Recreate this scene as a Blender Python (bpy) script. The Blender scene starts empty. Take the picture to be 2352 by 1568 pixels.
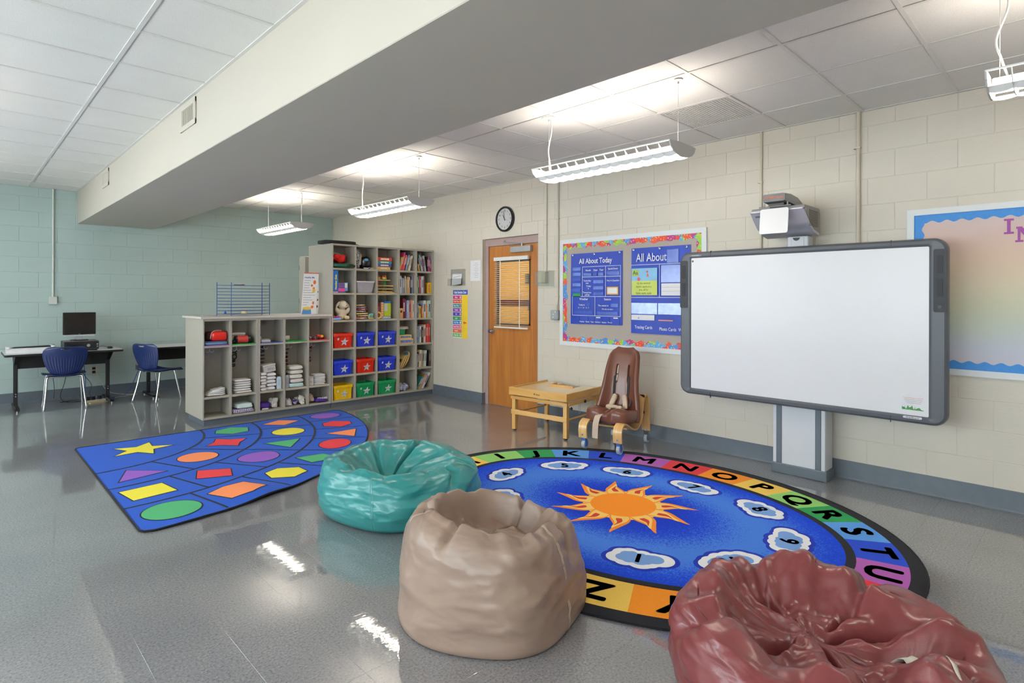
import bpy, bmesh, math, random
from mathutils import Vector, Matrix, noise as mnoise
random.seed(7)
PI = math.pi
scene = bpy.context.scene
C = scene.collection

# ------------------------------------------------------------------ camera
CAM_H, YAW, ROLL = 1.4964, 0.7973, 0.0030
cam_d = bpy.data.cameras.new('camera')
cam_d.sensor_width = 36.0
cam_d.lens = 36.0 * 1315.24 / 2352.0
cam_d.shift_y = -(784.0 - 681.45) / 2352.0
cam_d.clip_start = 0.05
cam = bpy.data.objects.new('camera', cam_d)
C.objects.link(cam)
_f = Vector((math.cos(YAW), math.sin(YAW), 0)); _r0 = Vector((math.sin(YAW), -math.cos(YAW), 0)); _u0 = Vector((0, 0, 1))
_r = _r0 * math.cos(ROLL) + _u0 * math.sin(ROLL)
_u = _u0 * math.cos(ROLL) - _r0 * math.sin(ROLL)
cam.matrix_world = Matrix(((_r.x, _u.x, -_f.x, 0), (_r.y, _u.y, -_f.y, 0), (_r.z, _u.z, -_f.z, CAM_H), (0, 0, 0, 1)))
scene.camera = cam

# ------------------------------------------------------------------ world, exposure
LAMP_STRENGTH = 62.0
world = bpy.data.worlds.new('daylight'); scene.world = world
world.use_nodes = True
bg = world.node_tree.nodes['Background']
bg.inputs[0].default_value = (0.87, 0.945, 1.0, 1)
bg.inputs[1].default_value = 16.0
scene.view_settings.view_transform = 'Standard'
scene.view_settings.look = 'None'
scene.view_settings.exposure = -0.28
scene.view_settings.gamma = 1.0
scene.view_settings.use_curve_mapping = False
scene.cycles.max_bounces = 6
scene.cycles.use_light_tree = False
scene.cycles.diffuse_bounces = 4
scene.cycles.glossy_bounces = 3
scene.cycles.caustics_reflective = False
scene.cycles.caustics_refractive = False

# ------------------------------------------------------------------ materials
def lin(c):
    out = []
    for v in c:
        v = v / 255.0
        out.append(v / 12.92 if v <= 0.04045 else ((v + 0.055) / 1.055) ** 2.4)
    return out
MATS = {}
def mat(name, rgb, rough=0.5, metal=0.0, var=0.05, vscale=9.0, bump=0.0, bscale=120.0, coat=0.0, spec=0.5, coord='Object', emit=0.0, sheen=0.0, alpha=1.0):
    if name in MATS: return MATS[name]
    m = bpy.data.materials.new(name); m.use_nodes = True
    nt = m.node_tree; N = nt.nodes; L = nt.links
    b = N['Principled BSDF']
    c = lin(rgb)
    b.inputs['Roughness'].default_value = rough
    b.inputs['Metallic'].default_value = metal
    b.inputs['Specular IOR Level'].default_value = spec
    b.inputs['Coat Weight'].default_value = coat
    b.inputs['Coat Roughness'].default_value = 0.1
    if sheen: b.inputs['Sheen Weight'].default_value = sheen
    if alpha < 1: b.inputs['Alpha'].default_value = alpha
    tc = N.new('ShaderNodeTexCoord'); geo = N.new('ShaderNodeNewGeometry')
    src = geo.outputs['Position'] if coord == 'World' else tc.outputs['Object']
    nz = N.new('ShaderNodeTexNoise'); nz.inputs['Scale'].default_value = vscale; nz.inputs['Detail'].default_value = 3
    L.new(src, nz.inputs['Vector'])
    rp = N.new('ShaderNodeValToRGB')
    rp.color_ramp.elements[0].position = 0.3; rp.color_ramp.elements[1].position = 0.7
    rp.color_ramp.elements[0].color = [x * (1 - var) for x in c] + [1]
    rp.color_ramp.elements[1].color = [min(1, x * (1 + var)) for x in c] + [1]
    L.new(nz.outputs['Fac'], rp.inputs['Fac'])
    L.new(rp.outputs['Color'], b.inputs['Base Color'])
    if emit:
        b.inputs['Emission Color'].default_value = c + [1]
        b.inputs['Emission Strength'].default_value = emit
    if bump:
        n2 = N.new('ShaderNodeTexNoise'); n2.inputs['Scale'].default_value = bscale; n2.inputs['Detail'].default_value = 4
        L.new(src, n2.inputs['Vector'])
        bp = N.new('ShaderNodeBump'); bp.inputs['Strength'].default_value = bump; bp.inputs['Distance'].default_value = 0.004
        L.new(n2.outputs['Fac'], bp.inputs['Height']); L.new(bp.outputs['Normal'], b.inputs['Normal'])
    MATS[name] = m
    return m
def nodes_of(m):
    return m.node_tree.nodes, m.node_tree.links, m.node_tree.nodes['Principled BSDF']

def wood(name, rgb, rgb2, rough=0.4, scale=(1, 1, 1), coat=0.3, freq=3.0):
    if name in MATS: return MATS[name]
    m = bpy.data.materials.new(name); m.use_nodes = True
    N, L, b = nodes_of(m)
    tc = N.new('ShaderNodeTexCoord'); mp = N.new('ShaderNodeMapping'); mp.inputs['Scale'].default_value = scale
    L.new(tc.outputs['Object'], mp.inputs['Vector'])
    n1 = N.new('ShaderNodeTexNoise'); n1.inputs['Scale'].default_value = freq; n1.inputs['Detail'].default_value = 6; n1.inputs['Distortion'].default_value = 0.6
    L.new(mp.outputs['Vector'], n1.inputs['Vector'])
    rp = N.new('ShaderNodeValToRGB')
    rp.color_ramp.elements[0].position = 0.32; rp.color_ramp.elements[1].position = 0.68
    rp.color_ramp.elements[0].color = lin(rgb2) + [1]; rp.color_ramp.elements[1].color = lin(rgb) + [1]
    L.new(n1.outputs['Fac'], rp.inputs['Fac']); L.new(rp.outputs['Color'], b.inputs['Base Color'])
    b.inputs['Roughness'].default_value = rough; b.inputs['Coat Weight'].default_value = coat; b.inputs['Coat Roughness'].default_value = 0.15
    MATS[name] = m
    return m

def block_paint(name, rgb, rough=0.42):
    m = mat(name, rgb, rough, var=0.025, vscale=1.6, coord='World')
    N, L, b = nodes_of(m)
    geo = N.new('ShaderNodeNewGeometry')
    n2 = N.new('ShaderNodeTexNoise'); n2.inputs['Scale'].default_value = 55; n2.inputs['Detail'].default_value = 6; n2.inputs['Roughness'].default_value = 0.6
    L.new(geo.outputs['Position'], n2.inputs['Vector'])
    bp = N.new('ShaderNodeBump'); bp.inputs['Strength'].default_value = 0.28; bp.inputs['Distance'].default_value = 0.006
    L.new(n2.outputs['Fac'], bp.inputs['Height']); L.new(bp.outputs['Normal'], b.inputs['Normal'])
    return m

M_wall = block_paint('cream_block_paint', (211, 203, 189))
M_green = block_paint('sage_block_paint', (176, 193, 189))
M_plain = mat('cream_smooth_paint', (214, 208, 194), 0.6, var=0.02, vscale=2)
M_beam = mat('beam_paint', (194, 186, 173), 0.55, var=0.015, vscale=1.5, coord='World')
M_base = mat('grey_rubber_base', (98, 107, 117), 0.35, var=0.06, vscale=14, coord='World')
M_white = mat('white_enamel', (232, 230, 226), 0.35, var=0.01)
M_plastic_w = mat('white_plastic', (226, 226, 224), 0.4, var=0.02)
M_black = mat('black_plastic', (22, 22, 24), 0.35, var=0.1)
M_chrome = mat('chrome', (215, 217, 220), 0.12, metal=1.0, var=0.02)
M_steel = mat('brushed_steel', (165, 166, 168), 0.32, metal=0.9, var=0.05, vscale=30)
M_gridbar = mat('ceiling_grid_white', (214, 211, 207), 0.5, var=0.02)

def floor_material():
    m = bpy.data.materials.new('speckled_grey_vinyl'); m.use_nodes = True
    N, L, b = nodes_of(m)
    geo = N.new('ShaderNodeNewGeometry')
    mp = N.new('ShaderNodeMapping'); mp.inputs['Scale'].default_value = (1.0, 1.0, 1.0)
    L.new(geo.outputs['Position'], mp.inputs['Vector'])
    n1 = N.new('ShaderNodeTexNoise'); n1.inputs['Scale'].default_value = 95; n1.inputs['Detail'].default_value = 3.5; n1.inputs['Roughness'].default_value = 0.7
    L.new(mp.outputs['Vector'], n1.inputs['Vector'])
    r1 = N.new('ShaderNodeValToRGB'); e = r1.color_ramp.elements
    e[0].position = 0.34; e[0].color = lin((96, 96, 100)) + [1]
    e[1].position = 0.47; e[1].color = lin((128, 128, 132)) + [1]
    k = e.new(0.58); k.color = lin((137, 137, 140)) + [1]
    k = e.new(0.68); k.color = lin((156, 156, 157)) + [1]
    L.new(n1.outputs['Fac'], r1.inputs['Fac'])
    n2 = N.new('ShaderNodeTexNoise'); n2.inputs['Scale'].default_value = 1.3; n2.inputs['Detail'].default_value = 4
    L.new(geo.outputs['Position'], n2.inputs['Vector'])
    r2 = N.new('ShaderNodeValToRGB'); r2.color_ramp.elements[0].color = (0.86, 0.86, 0.87, 1); r2.color_ramp.elements[1].color = (1.06, 1.05, 1.04, 1)
    r2.color_ramp.elements[0].position = 0.35; r2.color_ramp.elements[1].position = 0.65
    L.new(n2.outputs['Fac'], r2.inputs['Fac'])
    mx = N.new('ShaderNodeMix'); mx.data_type = 'RGBA'; mx.blend_type = 'MULTIPLY'; mx.inputs['Factor'].default_value = 1
    L.new(r1.outputs['Color'], mx.inputs['A']); L.new(r2.outputs['Color'], mx.inputs['B'])
    L.new(mx.outputs['Result'], b.inputs['Base Color'])
    b.inputs['Roughness'].default_value = 0.38
    b.inputs['Specular IOR Level'].default_value = 0.2
    b.inputs['Coat Weight'].default_value = 1.0
    b.inputs['Coat IOR'].default_value = 2.15
    n4 = N.new('ShaderNodeTexNoise'); n4.inputs['Scale'].default_value = 3.0; n4.inputs['Detail'].default_value = 5
    L.new(geo.outputs['Position'], n4.inputs['Vector'])
    mr = N.new('ShaderNodeMapRange'); mr.inputs['From Min'].default_value = 0.3; mr.inputs['From Max'].default_value = 0.7
    mr.inputs['To Min'].default_value = 0.012; mr.inputs['To Max'].default_value = 0.04
    L.new(n4.outputs['Fac'], mr.inputs['Value']); L.new(mr.outputs['Result'], b.inputs['Coat Roughness'])
    mp3 = N.new('ShaderNodeMapping'); mp3.inputs['Rotation'].default_value = (0, 0, 0.79); mp3.inputs['Scale'].default_value = (1.0, 2.2, 1.0)
    L.new(geo.outputs['Position'], mp3.inputs['Vector'])
    n3 = N.new('ShaderNodeTexNoise'); n3.inputs['Scale'].default_value = 7.5; n3.inputs['Detail'].default_value = 2; n3.inputs['Roughness'].default_value = 0.55
    L.new(mp3.outputs['Vector'], n3.inputs['Vector'])
    bp = N.new('ShaderNodeBump'); bp.inputs['Strength'].default_value = 0.085; bp.inputs['Distance'].default_value = 0.0045
    L.new(n3.outputs['Fac'], bp.inputs['Height']); L.new(bp.outputs['Normal'], b.inputs['Coat Normal'])
    return m
M_floor = floor_material()

def tile_material():
    m = mat('acoustic_tile', (226, 223, 219), 0.85, var=0.02, vscale=3, coord='World')
    N, L, b = nodes_of(m)
    geo = N.new('ShaderNodeNewGeometry')
    v = N.new('ShaderNodeTexNoise'); v.inputs['Scale'].default_value = 190; v.inputs['Detail'].default_value = 2
    L.new(geo.outputs['Position'], v.inputs['Vector'])
    r = N.new('ShaderNodeValToRGB'); r.color_ramp.elements[0].position = 0.36; r.color_ramp.elements[1].position = 0.44
    r.color_ramp.elements[0].color = (0.88, 0.87, 0.86, 1); r.color_ramp.elements[1].color = (1, 1, 1, 1)
    L.new(v.outputs['Fac'], r.inputs['Fac'])
    old = b.inputs['Base Color'].links[0].from_socket
    mx = N.new('ShaderNodeMix'); mx.data_type = 'RGBA'; mx.blend_type = 'MULTIPLY'; mx.inputs['Factor'].default_value = 1
    L.new(old, mx.inputs['A']); L.new(r.outputs['Color'], mx.inputs['B']); L.new(mx.outputs['Result'], b.inputs['Base Color'])
    return m
M_tile = tile_material()

def clear_material(name, tint=(235, 240, 240), gloss=0.12, rough=0.05):
    if name in MATS: return MATS[name]
    m = bpy.data.materials.new(name); m.use_nodes = True
    nt = m.node_tree; N = nt.nodes; L = nt.links
    N.remove(N['Principled BSDF'])
    tr = N.new('ShaderNodeBsdfTransparent'); tr.inputs[0].default_value = lin(tint) + [1]
    gl = N.new('ShaderNodeBsdfGlossy'); gl.inputs['Roughness'].default_value = rough
    mx = N.new('ShaderNodeMixShader'); mx.inputs[0].default_value = gloss
    L.new(tr.outputs[0], mx.inputs[1]); L.new(gl.outputs[0], mx.inputs[2])
    L.new(mx.outputs[0], N['Material Output'].inputs[0])
    MATS[name] = m
    return m
M_glass = clear_material('window_glass', (244, 248, 248), 0.06, 0.02)
M_clear = clear_material('clear_plastic', (248, 250, 250), 0.10, 0.12)

def paper_material(name, rgb):
    m = bpy.data.materials.new(name); m.use_nodes = True
    N, L, b = nodes_of(m)
    b.inputs['Base Color'].default_value = lin(rgb) + [1]; b.inputs['Roughness'].default_value = .8
    tr = N.new('ShaderNodeBsdfTranslucent'); tr.inputs[0].default_value = lin(rgb) + [1]
    mx = N.new('ShaderNodeMixShader'); mx.inputs[0].default_value = .5
    L.new(b.outputs[0], mx.inputs[1]); L.new(tr.outputs[0], mx.inputs[2]); L.new(mx.outputs[0], N['Material Output'].inputs[0])
    MATS[name] = m
    return m
def emit_material(name, rgb, strength):
    m = bpy.data.materials.new(name); m.use_nodes = True
    N, L, b = nodes_of(m)
    b.inputs['Base Color'].default_value = (0.9, 0.9, 0.9, 1)
    b.inputs['Emission Color'].default_value = lin(rgb) + [1]
    b.inputs['Emission Strength'].default_value = strength
    return m
M_lamp = emit_material('fluorescent_tube_glow', (255, 246, 232), LAMP_STRENGTH)

# ------------------------------------------------------------------ mesh helpers
def BM(): return bmesh.new()
def box(bm, x0, x1, y0, y1, z0, z1, bev=0.0, mi=0, M=None, seg=1):
    vs = [bm.verts.new((x, y, z)) for z in (z0, z1) for y in (y0, y1) for x in (x0, x1)]
    fs = [bm.faces.new([vs[i] for i in f]) for f in ((0, 2, 3, 1), (4, 5, 7, 6), (0, 1, 5, 4), (2, 6, 7, 3), (0, 4, 6, 2), (1, 3, 7, 5))]
    for f in fs: f.material_index = mi
    if M is not None:
        for v in vs: v.co = M @ v.co
    if bev > 0:
        es = list({e for f in fs for e in f.edges})
        r = bmesh.ops.bevel(bm, geom=es, offset=bev, segments=seg, profile=0.6, affect='EDGES', clamp_overlap=True)
        for f in r['faces']: f.material_index = mi
    return bm
def frame_axes(d):
    d = d.normalized()
    a = Vector((0, 0, 1)) if abs(d.z) < 0.9 else Vector((1, 0, 0))
    u = d.cross(a).normalized(); v = d.cross(u).normalized()
    return u, v
def cyl(bm, p0, p1, r0, r1=None, n=16, mi=0, cap=True):
    p0 = Vector(p0); p1 = Vector(p1); r1 = r0 if r1 is None else r1
    u, v = frame_axes(p1 - p0)
    A = []; B = []
    for i in range(n):
        a = 2 * PI * i / n; d = u * math.cos(a) + v * math.sin(a)
        A.append(bm.verts.new(p0 + d * r0)); B.append(bm.verts.new(p1 + d * r1))
    for i in range(n):
        f = bm.faces.new((A[i], A[(i + 1) % n], B[(i + 1) % n], B[i])); f.material_index = mi; f.smooth = True
    if cap:
        f = bm.faces.new(A[::-1]); f.material_index = mi
        f = bm.faces.new(B); f.material_index = mi
    return bm
def smooth_path(pts, sub=6, closed=False):
    P = [Vector(p) for p in pts]; n = len(P); out = []
    rng = range(n if closed else n - 1)
    for i in rng:
        p0 = P[(i - 1) % n] if (closed or i > 0) else P[0]
        p1 = P[i]; p2 = P[(i + 1) % n]
        p3 = P[(i + 2) % n] if (closed or i + 2 < n) else P[-1]
        for k in range(sub):
            t = k / sub
            out.append(0.5 * ((2 * p1) + (p2 - p0) * t + (2 * p0 - 5 * p1 + 4 * p2 - p3) * t * t + (3 * p1 - p0 - 3 * p2 + p3) * t ** 3))
    if not closed: out.append(P[-1])
    return out
def tube(bm, pts, r, n=8, mi=0, closed=False, cap=True):
    P = [Vector(p) for p in pts]; m = len(P)
    rings = []; prev = None
    for i, p in enumerate(P):
        a = P[(i - 1) % m] if (closed or i > 0) else P[i]
        b = P[(i + 1) % m] if (closed or i < m - 1) else P[i]
        t = (b - a)
        if t.length < 1e-9: t = Vector((0, 0, 1))
        t.normalize()
        if prev is None: u, _ = frame_axes(t)
        else:
            u = prev - t * prev.dot(t)
            if u.length < 1e-6: u, _ = frame_axes(t)
            u.normalize()
        prev = u; v = t.cross(u)
        rr = r(i / max(1, m - 1)) if callable(r) else r
        rings.append([bm.verts.new(p + (u * math.cos(2 * PI * k / n) + v * math.sin(2 * PI * k / n)) * rr) for k in range(n)])
    for i in range(m if closed else m - 1):
        A = rings[i]; B = rings[(i + 1) % m]
        for k in range(n):
            f = bm.faces.new((A[k], A[(k + 1) % n], B[(k + 1) % n], B[k])); f.material_index = mi; f.smooth = True
    if cap and not closed:
        f = bm.faces.new(rings[0][::-1]); f.material_index = mi
        f = bm.faces.new(rings[-1]); f.material_index = mi
    return bm
def sweep(bm, path, prof, side, mi=0, closed_prof=True, cap=True, smooth=True):
    """sweep a 2d profile (a along side, b along normal) on a path lying in a plane whose normal is 'side'"""
    P = [Vector(p) for p in path]; side = Vector(side).normalized(); rings = []
    for i, p in enumerate(P):
        t = (P[min(i + 1, len(P) - 1)] - P[max(i - 1, 0)]).normalized()
        nrm = side.cross(t).normalized()
        rings.append([bm.verts.new(p + side * a + nrm * b) for a, b in prof])
    m = len(prof)
    for i in range(len(P) - 1):
        for k in range(m if closed_prof else m - 1):
            f = bm.faces.new((rings[i][k], rings[i][(k + 1) % m], rings[i + 1][(k + 1) % m], rings[i + 1][k])); f.material_index = mi; f.smooth = smooth
    if cap and closed_prof:
        f = bm.faces.new(rings[0][::-1]); f.material_index = mi
        f = bm.faces.new(rings[-1]); f.material_index = mi
    return bm
def lathe(bm, prof, n=24, c=(0, 0, 0), mi=0, M=None):
    c = Vector(c); rings = []
    for r, z in prof:
        if r < 1e-6: rings.append([bm.verts.new(c + Vector((0, 0, z)))])
        else: rings.append([bm.verts.new(c + Vector((r * math.cos(2 * PI * i / n), r * math.sin(2 * PI * i / n), z))) for i in range(n)])
    new = [v for r in rings for v in r]
    for A, B in zip(rings, rings[1:]):
        for i in range(n):
            j = (i + 1) % n
            if len(A) == 1 and len(B) == 1: continue
            if len(A) == 1: f = bm.faces.new((A[0], B[j], B[i]))
            elif len(B) == 1: f = bm.faces.new((A[i], A[j], B[0]))
            else: f = bm.faces.new((A[i], A[j], B[j], B[i]))
            f.material_index = mi; f.smooth = True
    if M is not None:
        for v in new: v.co = M @ v.co
    return bm
def prism(bm, poly, h0, h1, fn=None, mi=0, mi_side=None, smooth_side=False):
    """extrude polygon poly (list of (a,b)) between h0 and h1; fn(a,b,h)->Vector maps to space"""
    if fn is None: fn = lambda a, b, h: Vector((a, b, h))
    A = [bm.verts.new(fn(a, b, h0)) for a, b in poly]; B = [bm.verts.new(fn(a, b, h1)) for a, b in poly]
    n = len(poly); ms = mi if mi_side is None else mi_side
    f = bm.faces.new(A[::-1]); f.material_index = ms
    f = bm.faces.new(B); f.material_index = mi
    for i in range(n):
        f = bm.faces.new((A[i], A[(i + 1) % n], B[(i + 1) % n], B[i])); f.material_index = ms; f.smooth = smooth_side
    return bm
def gridsurf(bm, fn, nu, nv, cu=False, cv=False, mi=0):
    V = [[bm.verts.new(fn(i / (nu if cu else nu - 1), j / (nv if cv else nv - 1))) for j in range(nv)] for i in range(nu)]
    for i in range(nu if cu else nu - 1):
        for j in range(nv if cv else nv - 1):
            f = bm.faces.new((V[i][j], V[(i + 1) % nu][j], V[(i + 1) % nu][(j + 1) % nv], V[i][(j + 1) % nv]))
            f.material_index = mi; f.smooth = True
    return V
def rrect(w, h, r, n=4, cx=0, cy=0):
    out = []
    for sx, sy, a0 in ((1, 1, 0), (-1, 1, 90), (-1, -1, 180), (1, -1, 270)):
        for k in range(n + 1):
            a = math.radians(a0 + 90 * k / n)
            out.append((cx + sx * (w / 2 - r) + r * math.cos(a), cy + sy * (h / 2 - r) + r * math.sin(a)))
    return out
def circ(r, n=32, cx=0, cy=0, ry=None): return [(cx + r * math.cos(2 * PI * i / n), cy + (r if ry is None else ry) * math.sin(2 * PI * i / n)) for i in range(n)]
def star(r, ri, n=5, a0=PI / 2, cx=0, cy=0):
    return [(cx + (r if k % 2 == 0 else ri) * math.cos(a0 + PI * k / n), cy + (r if k % 2 == 0 else ri) * math.sin(a0 + PI * k / n)) for k in range(2 * n)]
def mesh_from(name, bm, mats, auto=40):
    bmesh.ops.recalc_face_normals(bm, faces=bm.faces)
    me = bpy.data.meshes.new(name); bm.to_mesh(me); bm.free()
    for m in (mats if isinstance(mats, (list, tuple)) else [mats]): me.materials.append(m)
    if auto and any(p.use_smooth for p in me.polygons):
        me.set_sharp_from_angle(angle=math.radians(auto))
    return me
def link(name, me, parent=None, loc=None, rot=None):
    o = bpy.data.objects.new(name, me); C.objects.link(o)
    if parent is not None: o.parent = parent
    if loc is not None: o.location = loc
    if rot is not None: o.rotation_euler = rot
    return o
def obj(name, bm, mats, parent=None, auto=40, loc=None, rot=None):
    return link(name, mesh_from(name, bm, mats, auto), parent, loc, rot)
def smooth_all(bm):
    for f in bm.faces: f.smooth = True
    return bm
def tag(o, label, cat=None, group=None):
    o['label'] = label
    if cat: o['category'] = cat
    if group: o['group'] = group
    return o
def thing(name, label, cat, loc=(0, 0, 0), rotz=0.0, group=None):
    o = bpy.data.objects.new(name, None); C.objects.link(o)
    o.empty_display_size = 0.1; o.location = loc; o.rotation_euler = (0, 0, rotz)
    return tag(o, label, cat, group)
def structure(o, label=None):
    o['kind'] = 'structure'
    if label: o['label'] = label
    return o
def text_mesh(s, size, m, bold=0.0, depth=0.0006, align='CENTER', res=3, sx=1.0, spacing=1.0, shear=0.0):
    cu = bpy.data.curves.new('lettering', 'FONT'); cu.body = s; cu.size = size; cu.extrude = depth; cu.offset = bold
    cu.align_x = align; cu.align_y = 'CENTER'; cu.resolution_u = res; cu.space_character = spacing; cu.shear = shear
    t = bpy.data.objects.new('lettering', cu)
    me = bpy.data.meshes.new_from_object(t)
    bpy.data.objects.remove(t); bpy.data.curves.remove(cu)
    if sx != 1.0:
        for v in me.vertices: v.co.x *= sx
    me.materials.clear(); me.materials.append(m)
    return me
def text(name, s, size, m, parent, M, **k):
    me = text_mesh(s, size, m, **k); me.transform(M)
    return link(name, me, parent)
def fat_text(name, s, size, m, parent, M, d, **k):
    me = text_mesh(s, size, m, depth=.0003, **k); bm = BM()
    for i in range(9):
        a = 2 * PI * i / 8; off = Matrix.Translation((0, 0, 0) if i == 8 else (d * math.cos(a), d * math.sin(a), 0))
        c = me.copy(); c.transform(off); bm.from_mesh(c); bpy.data.meshes.remove(c)
    bm.to_mesh(me); bm.free(); me.transform(M)
    return link(name, me, parent)
def on_wall_x(X, y, z):      # text on a wall facing -X: reading direction is -Y
    return Matrix(((0, 0, -1, X), (-1, 0, 0, y), (0, 1, 0, z), (0, 0, 0, 1)))
def on_face_y(x, Y, z):      # text on a face that looks towards -Y: reading direction +X
    return Matrix(((1, 0, 0, x), (0, 0, -1, Y), (0, 1, 0, z), (0, 0, 0, 1)))
# ------------------------------------------------------------------ the room
XW, YG, HZ = 5.302, 10.438, 3.0125
XL, YB = -2.4, -2.6
COURSE, J0 = 0.2122, 0.1255
DOOR_Y0, DOOR_Y1, DOOR_H = 4.958, 6.02, 2.295
# floor
bm = BM(); box(bm, XL - .2, XW + .6, YB - .2, YG + .2, -0.12, -0.004)
floor = structure(obj('floor', bm, M_floor), 'polished grey speckled vinyl tile floor')
TS = 0.3048
bm = BM(); box(bm, -TS / 2 + .0001, TS / 2 - .0001, -TS / 2 + .0001, TS / 2 - .0001, -0.004, 0, bev=0.0003)
me_tile = mesh_from('floor_tile', bm, M_floor, 0)
cells = []
for i in range(-8, 18):
    for j in range(-9, 35):
        x = i * TS + .11; y = j * TS + .05
        if x < XL + .1 or x > XW or y < YB + .1 or y > YG: continue
        d = x * _f.x + y * _f.y; s = x * _r0.x + y * _r0.y
        vis = d > 0.3 and abs(s) < d * .93 + .2 and d > 1.9
        cells.append((0 if vis else 1, math.hypot(x, y), x, y))
cells.sort()
for k, (v, d, x, y) in enumerate(cells[:300]):
    link('floor_tile', me_tile, floor, (x, y, 0))
bm = BM()
for v, d, x, y in cells[300:]:
    h = TS / 2 - .0001
    box(bm, x - h, x + h, y - h, y + h, -.004, 0)
o = obj('floor_tiling', bm, M_floor, floor, 0); o['kind'] = 'stuff'

# block walls
BLK = {}
def block_mesh(l, h, m):
    k = (round(l, 3), round(h, 3), m.name)
    if k not in BLK:
        pr = .0012 if m is M_wall else .0024
        bm = BM(); box(bm, -l / 2, l / 2, -pr, .012, -h / 2, h / 2, bev=.0018 if m is M_wall else .0026)
        BLK[k] = mesh_from('block', bm, m, 0)
    return BLK[k]
def block_wall(parent, m, face, a0, a1, L, offA, offB, hide=None, rest_fn=None, hole=None, limit=300):
    """lay blocks; face='x' (wall at X=XW facing -X, running in Y) or 'y' (wall at Y=YG facing -Y)"""
    J = .0045 if face == 'x' else .0065
    z = 0.0; n = 0; edges = [0.0] + [J0 + COURSE * k for k in range(0, 15)]
    items = []
    for r in range(len(edges) - 1):
        z0, z1 = edges[r], min(edges[r + 1], HZ)
        if z0 >= HZ - .02: break
        off = offA if r % 2 == 0 else offB
        k0 = math.floor((a0 - off) / L)
        p = off + k0 * L
        while p < a1:
            s, e = max(p, a0), min(p + L, a1); p += L
            if e - s < .03: continue
            pieces = [(s, e, z0, z1)]
            if hole:
                h0, h1, hz = hole; np_ = []
                for (s_, e_, b, t) in pieces:
                    if e_ <= h0 or s_ >= h1 or b >= hz: np_.append((s_, e_, b, t)); continue
                    if s_ < h0: np_.append((s_, h0 + J / 2, b, t))
                    if e_ > h1: np_.append((h1 - J / 2, e_, b, t))
                    if t > hz + .03: np_.append((max(s_, h0), min(e_, h1), hz - J / 2, t))
                pieces = np_
            for q in pieces:
                if q[1] - q[0] > .02: items.append(q)
    vis = [q for q in items if not hide(q)]; hid = [q for q in items if hide(q)]
    def place(q):
        return ((XW, (q[0] + q[1]) / 2, (q[2] + q[3]) / 2), (0, 0, -PI / 2)) if face == 'x' else (((q[0] + q[1]) / 2, YG, (q[2] + q[3]) / 2), (0, 0, 0))
    for q in vis[:limit]:
        me = block_mesh(q[1] - q[0] - J, q[3] - q[2] - J, m)
        l, r = place(q); link('block', me, parent, l, r)
    bm = BM()
    for q in hid + vis[limit:]:
        if face == 'x': box(bm, XW - .0012, XW + .012, q[0] + J / 2, q[1] - J / 2, q[2] + J / 2, q[3] - J / 2)
        else: box(bm, q[0] + J / 2, q[1] - J / 2, YG - .0012, YG + .012, q[2] + J / 2, q[3] - J / 2)
    if len(bm.faces):
        o = obj('block_courses', bm, m, parent, 0); o['kind'] = 'stuff'
    return len(vis)
bm = BM()
W0 = XW + .0015
box(bm, W0, XW + .25, YB - .2, DOOR_Y0, 0, HZ + .1); box(bm, W0, XW + .25, DOOR_Y1, YG + .2, 0, HZ + .1); box(bm, W0, XW + .25, DOOR_Y0, DOOR_Y1, DOOR_H, HZ + .1)
wall_right = structure(obj('wall_right', bm, M_wall), 'cream painted concrete block wall')
nr = block_wall(wall_right, M_wall, 'x', YB, YG, .395, 1.12, 1.307,
                hide=lambda q: q[1] < .15 or (q[0] > 7.25 and q[3] < 2.2) or (q[0] > 7.25 and q[2] > 2.95), hole=(DOOR_Y0, DOOR_Y1, DOOR_H))
bm = BM()
cx0, cx1, cy0, cy1 = XW + .25, XW + 2.0, DOOR_Y0 - 1.0, DOOR_Y1 + 1.0
box(bm, cx1, cx1 + .1, cy0 - .1, cy1 + .1, 0, 2.9); box(bm, cx0, cx1, cy0 - .1, cy0, 0, 2.9); box(bm, cx0, cx1, cy1, cy1 + .1, 0, 2.9); box(bm, cx0 - .001, cx1 + .1, cy0 - .1, cy1 + .1, 2.8, 2.9); box(bm, cx0 - .001, cx1 + .1, cy0 - .1, cy1 + .1, -.1, -.0005)
structure(obj('wall_corridor', bm, M_plain), 'corridor walls behind the door')
cl_ = thing('corridor_light', 'square ceiling light in the corridor behind the door', 'light', (XW + 1.1, 5.49, 2.8))
bm = BM(); box(bm, -.32, .32, -.62, .62, -.05, -.001); obj('housing', bm, M_white, cl_, 0)
bm = BM(); box(bm, -.3, .3, -.6, .6, -.056, -.0505); obj('diffuser', bm, emit_material('corridor_diffuser_glow', (255, 246, 232), 55.0), cl_, 0)
bm = BM(); box(bm, XL - .2, W0, YG + .0015, YG + .25, 0, HZ + .1)
wall_far = structure(obj('wall_far', bm, M_green), 'sage green painted concrete block wall')
ng = block_wall(wall_far, M_green, 'y', XL, XW - .002, .4195, 1.076 - .21, 1.076, hide=lambda q: q[1] < .3)
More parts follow.
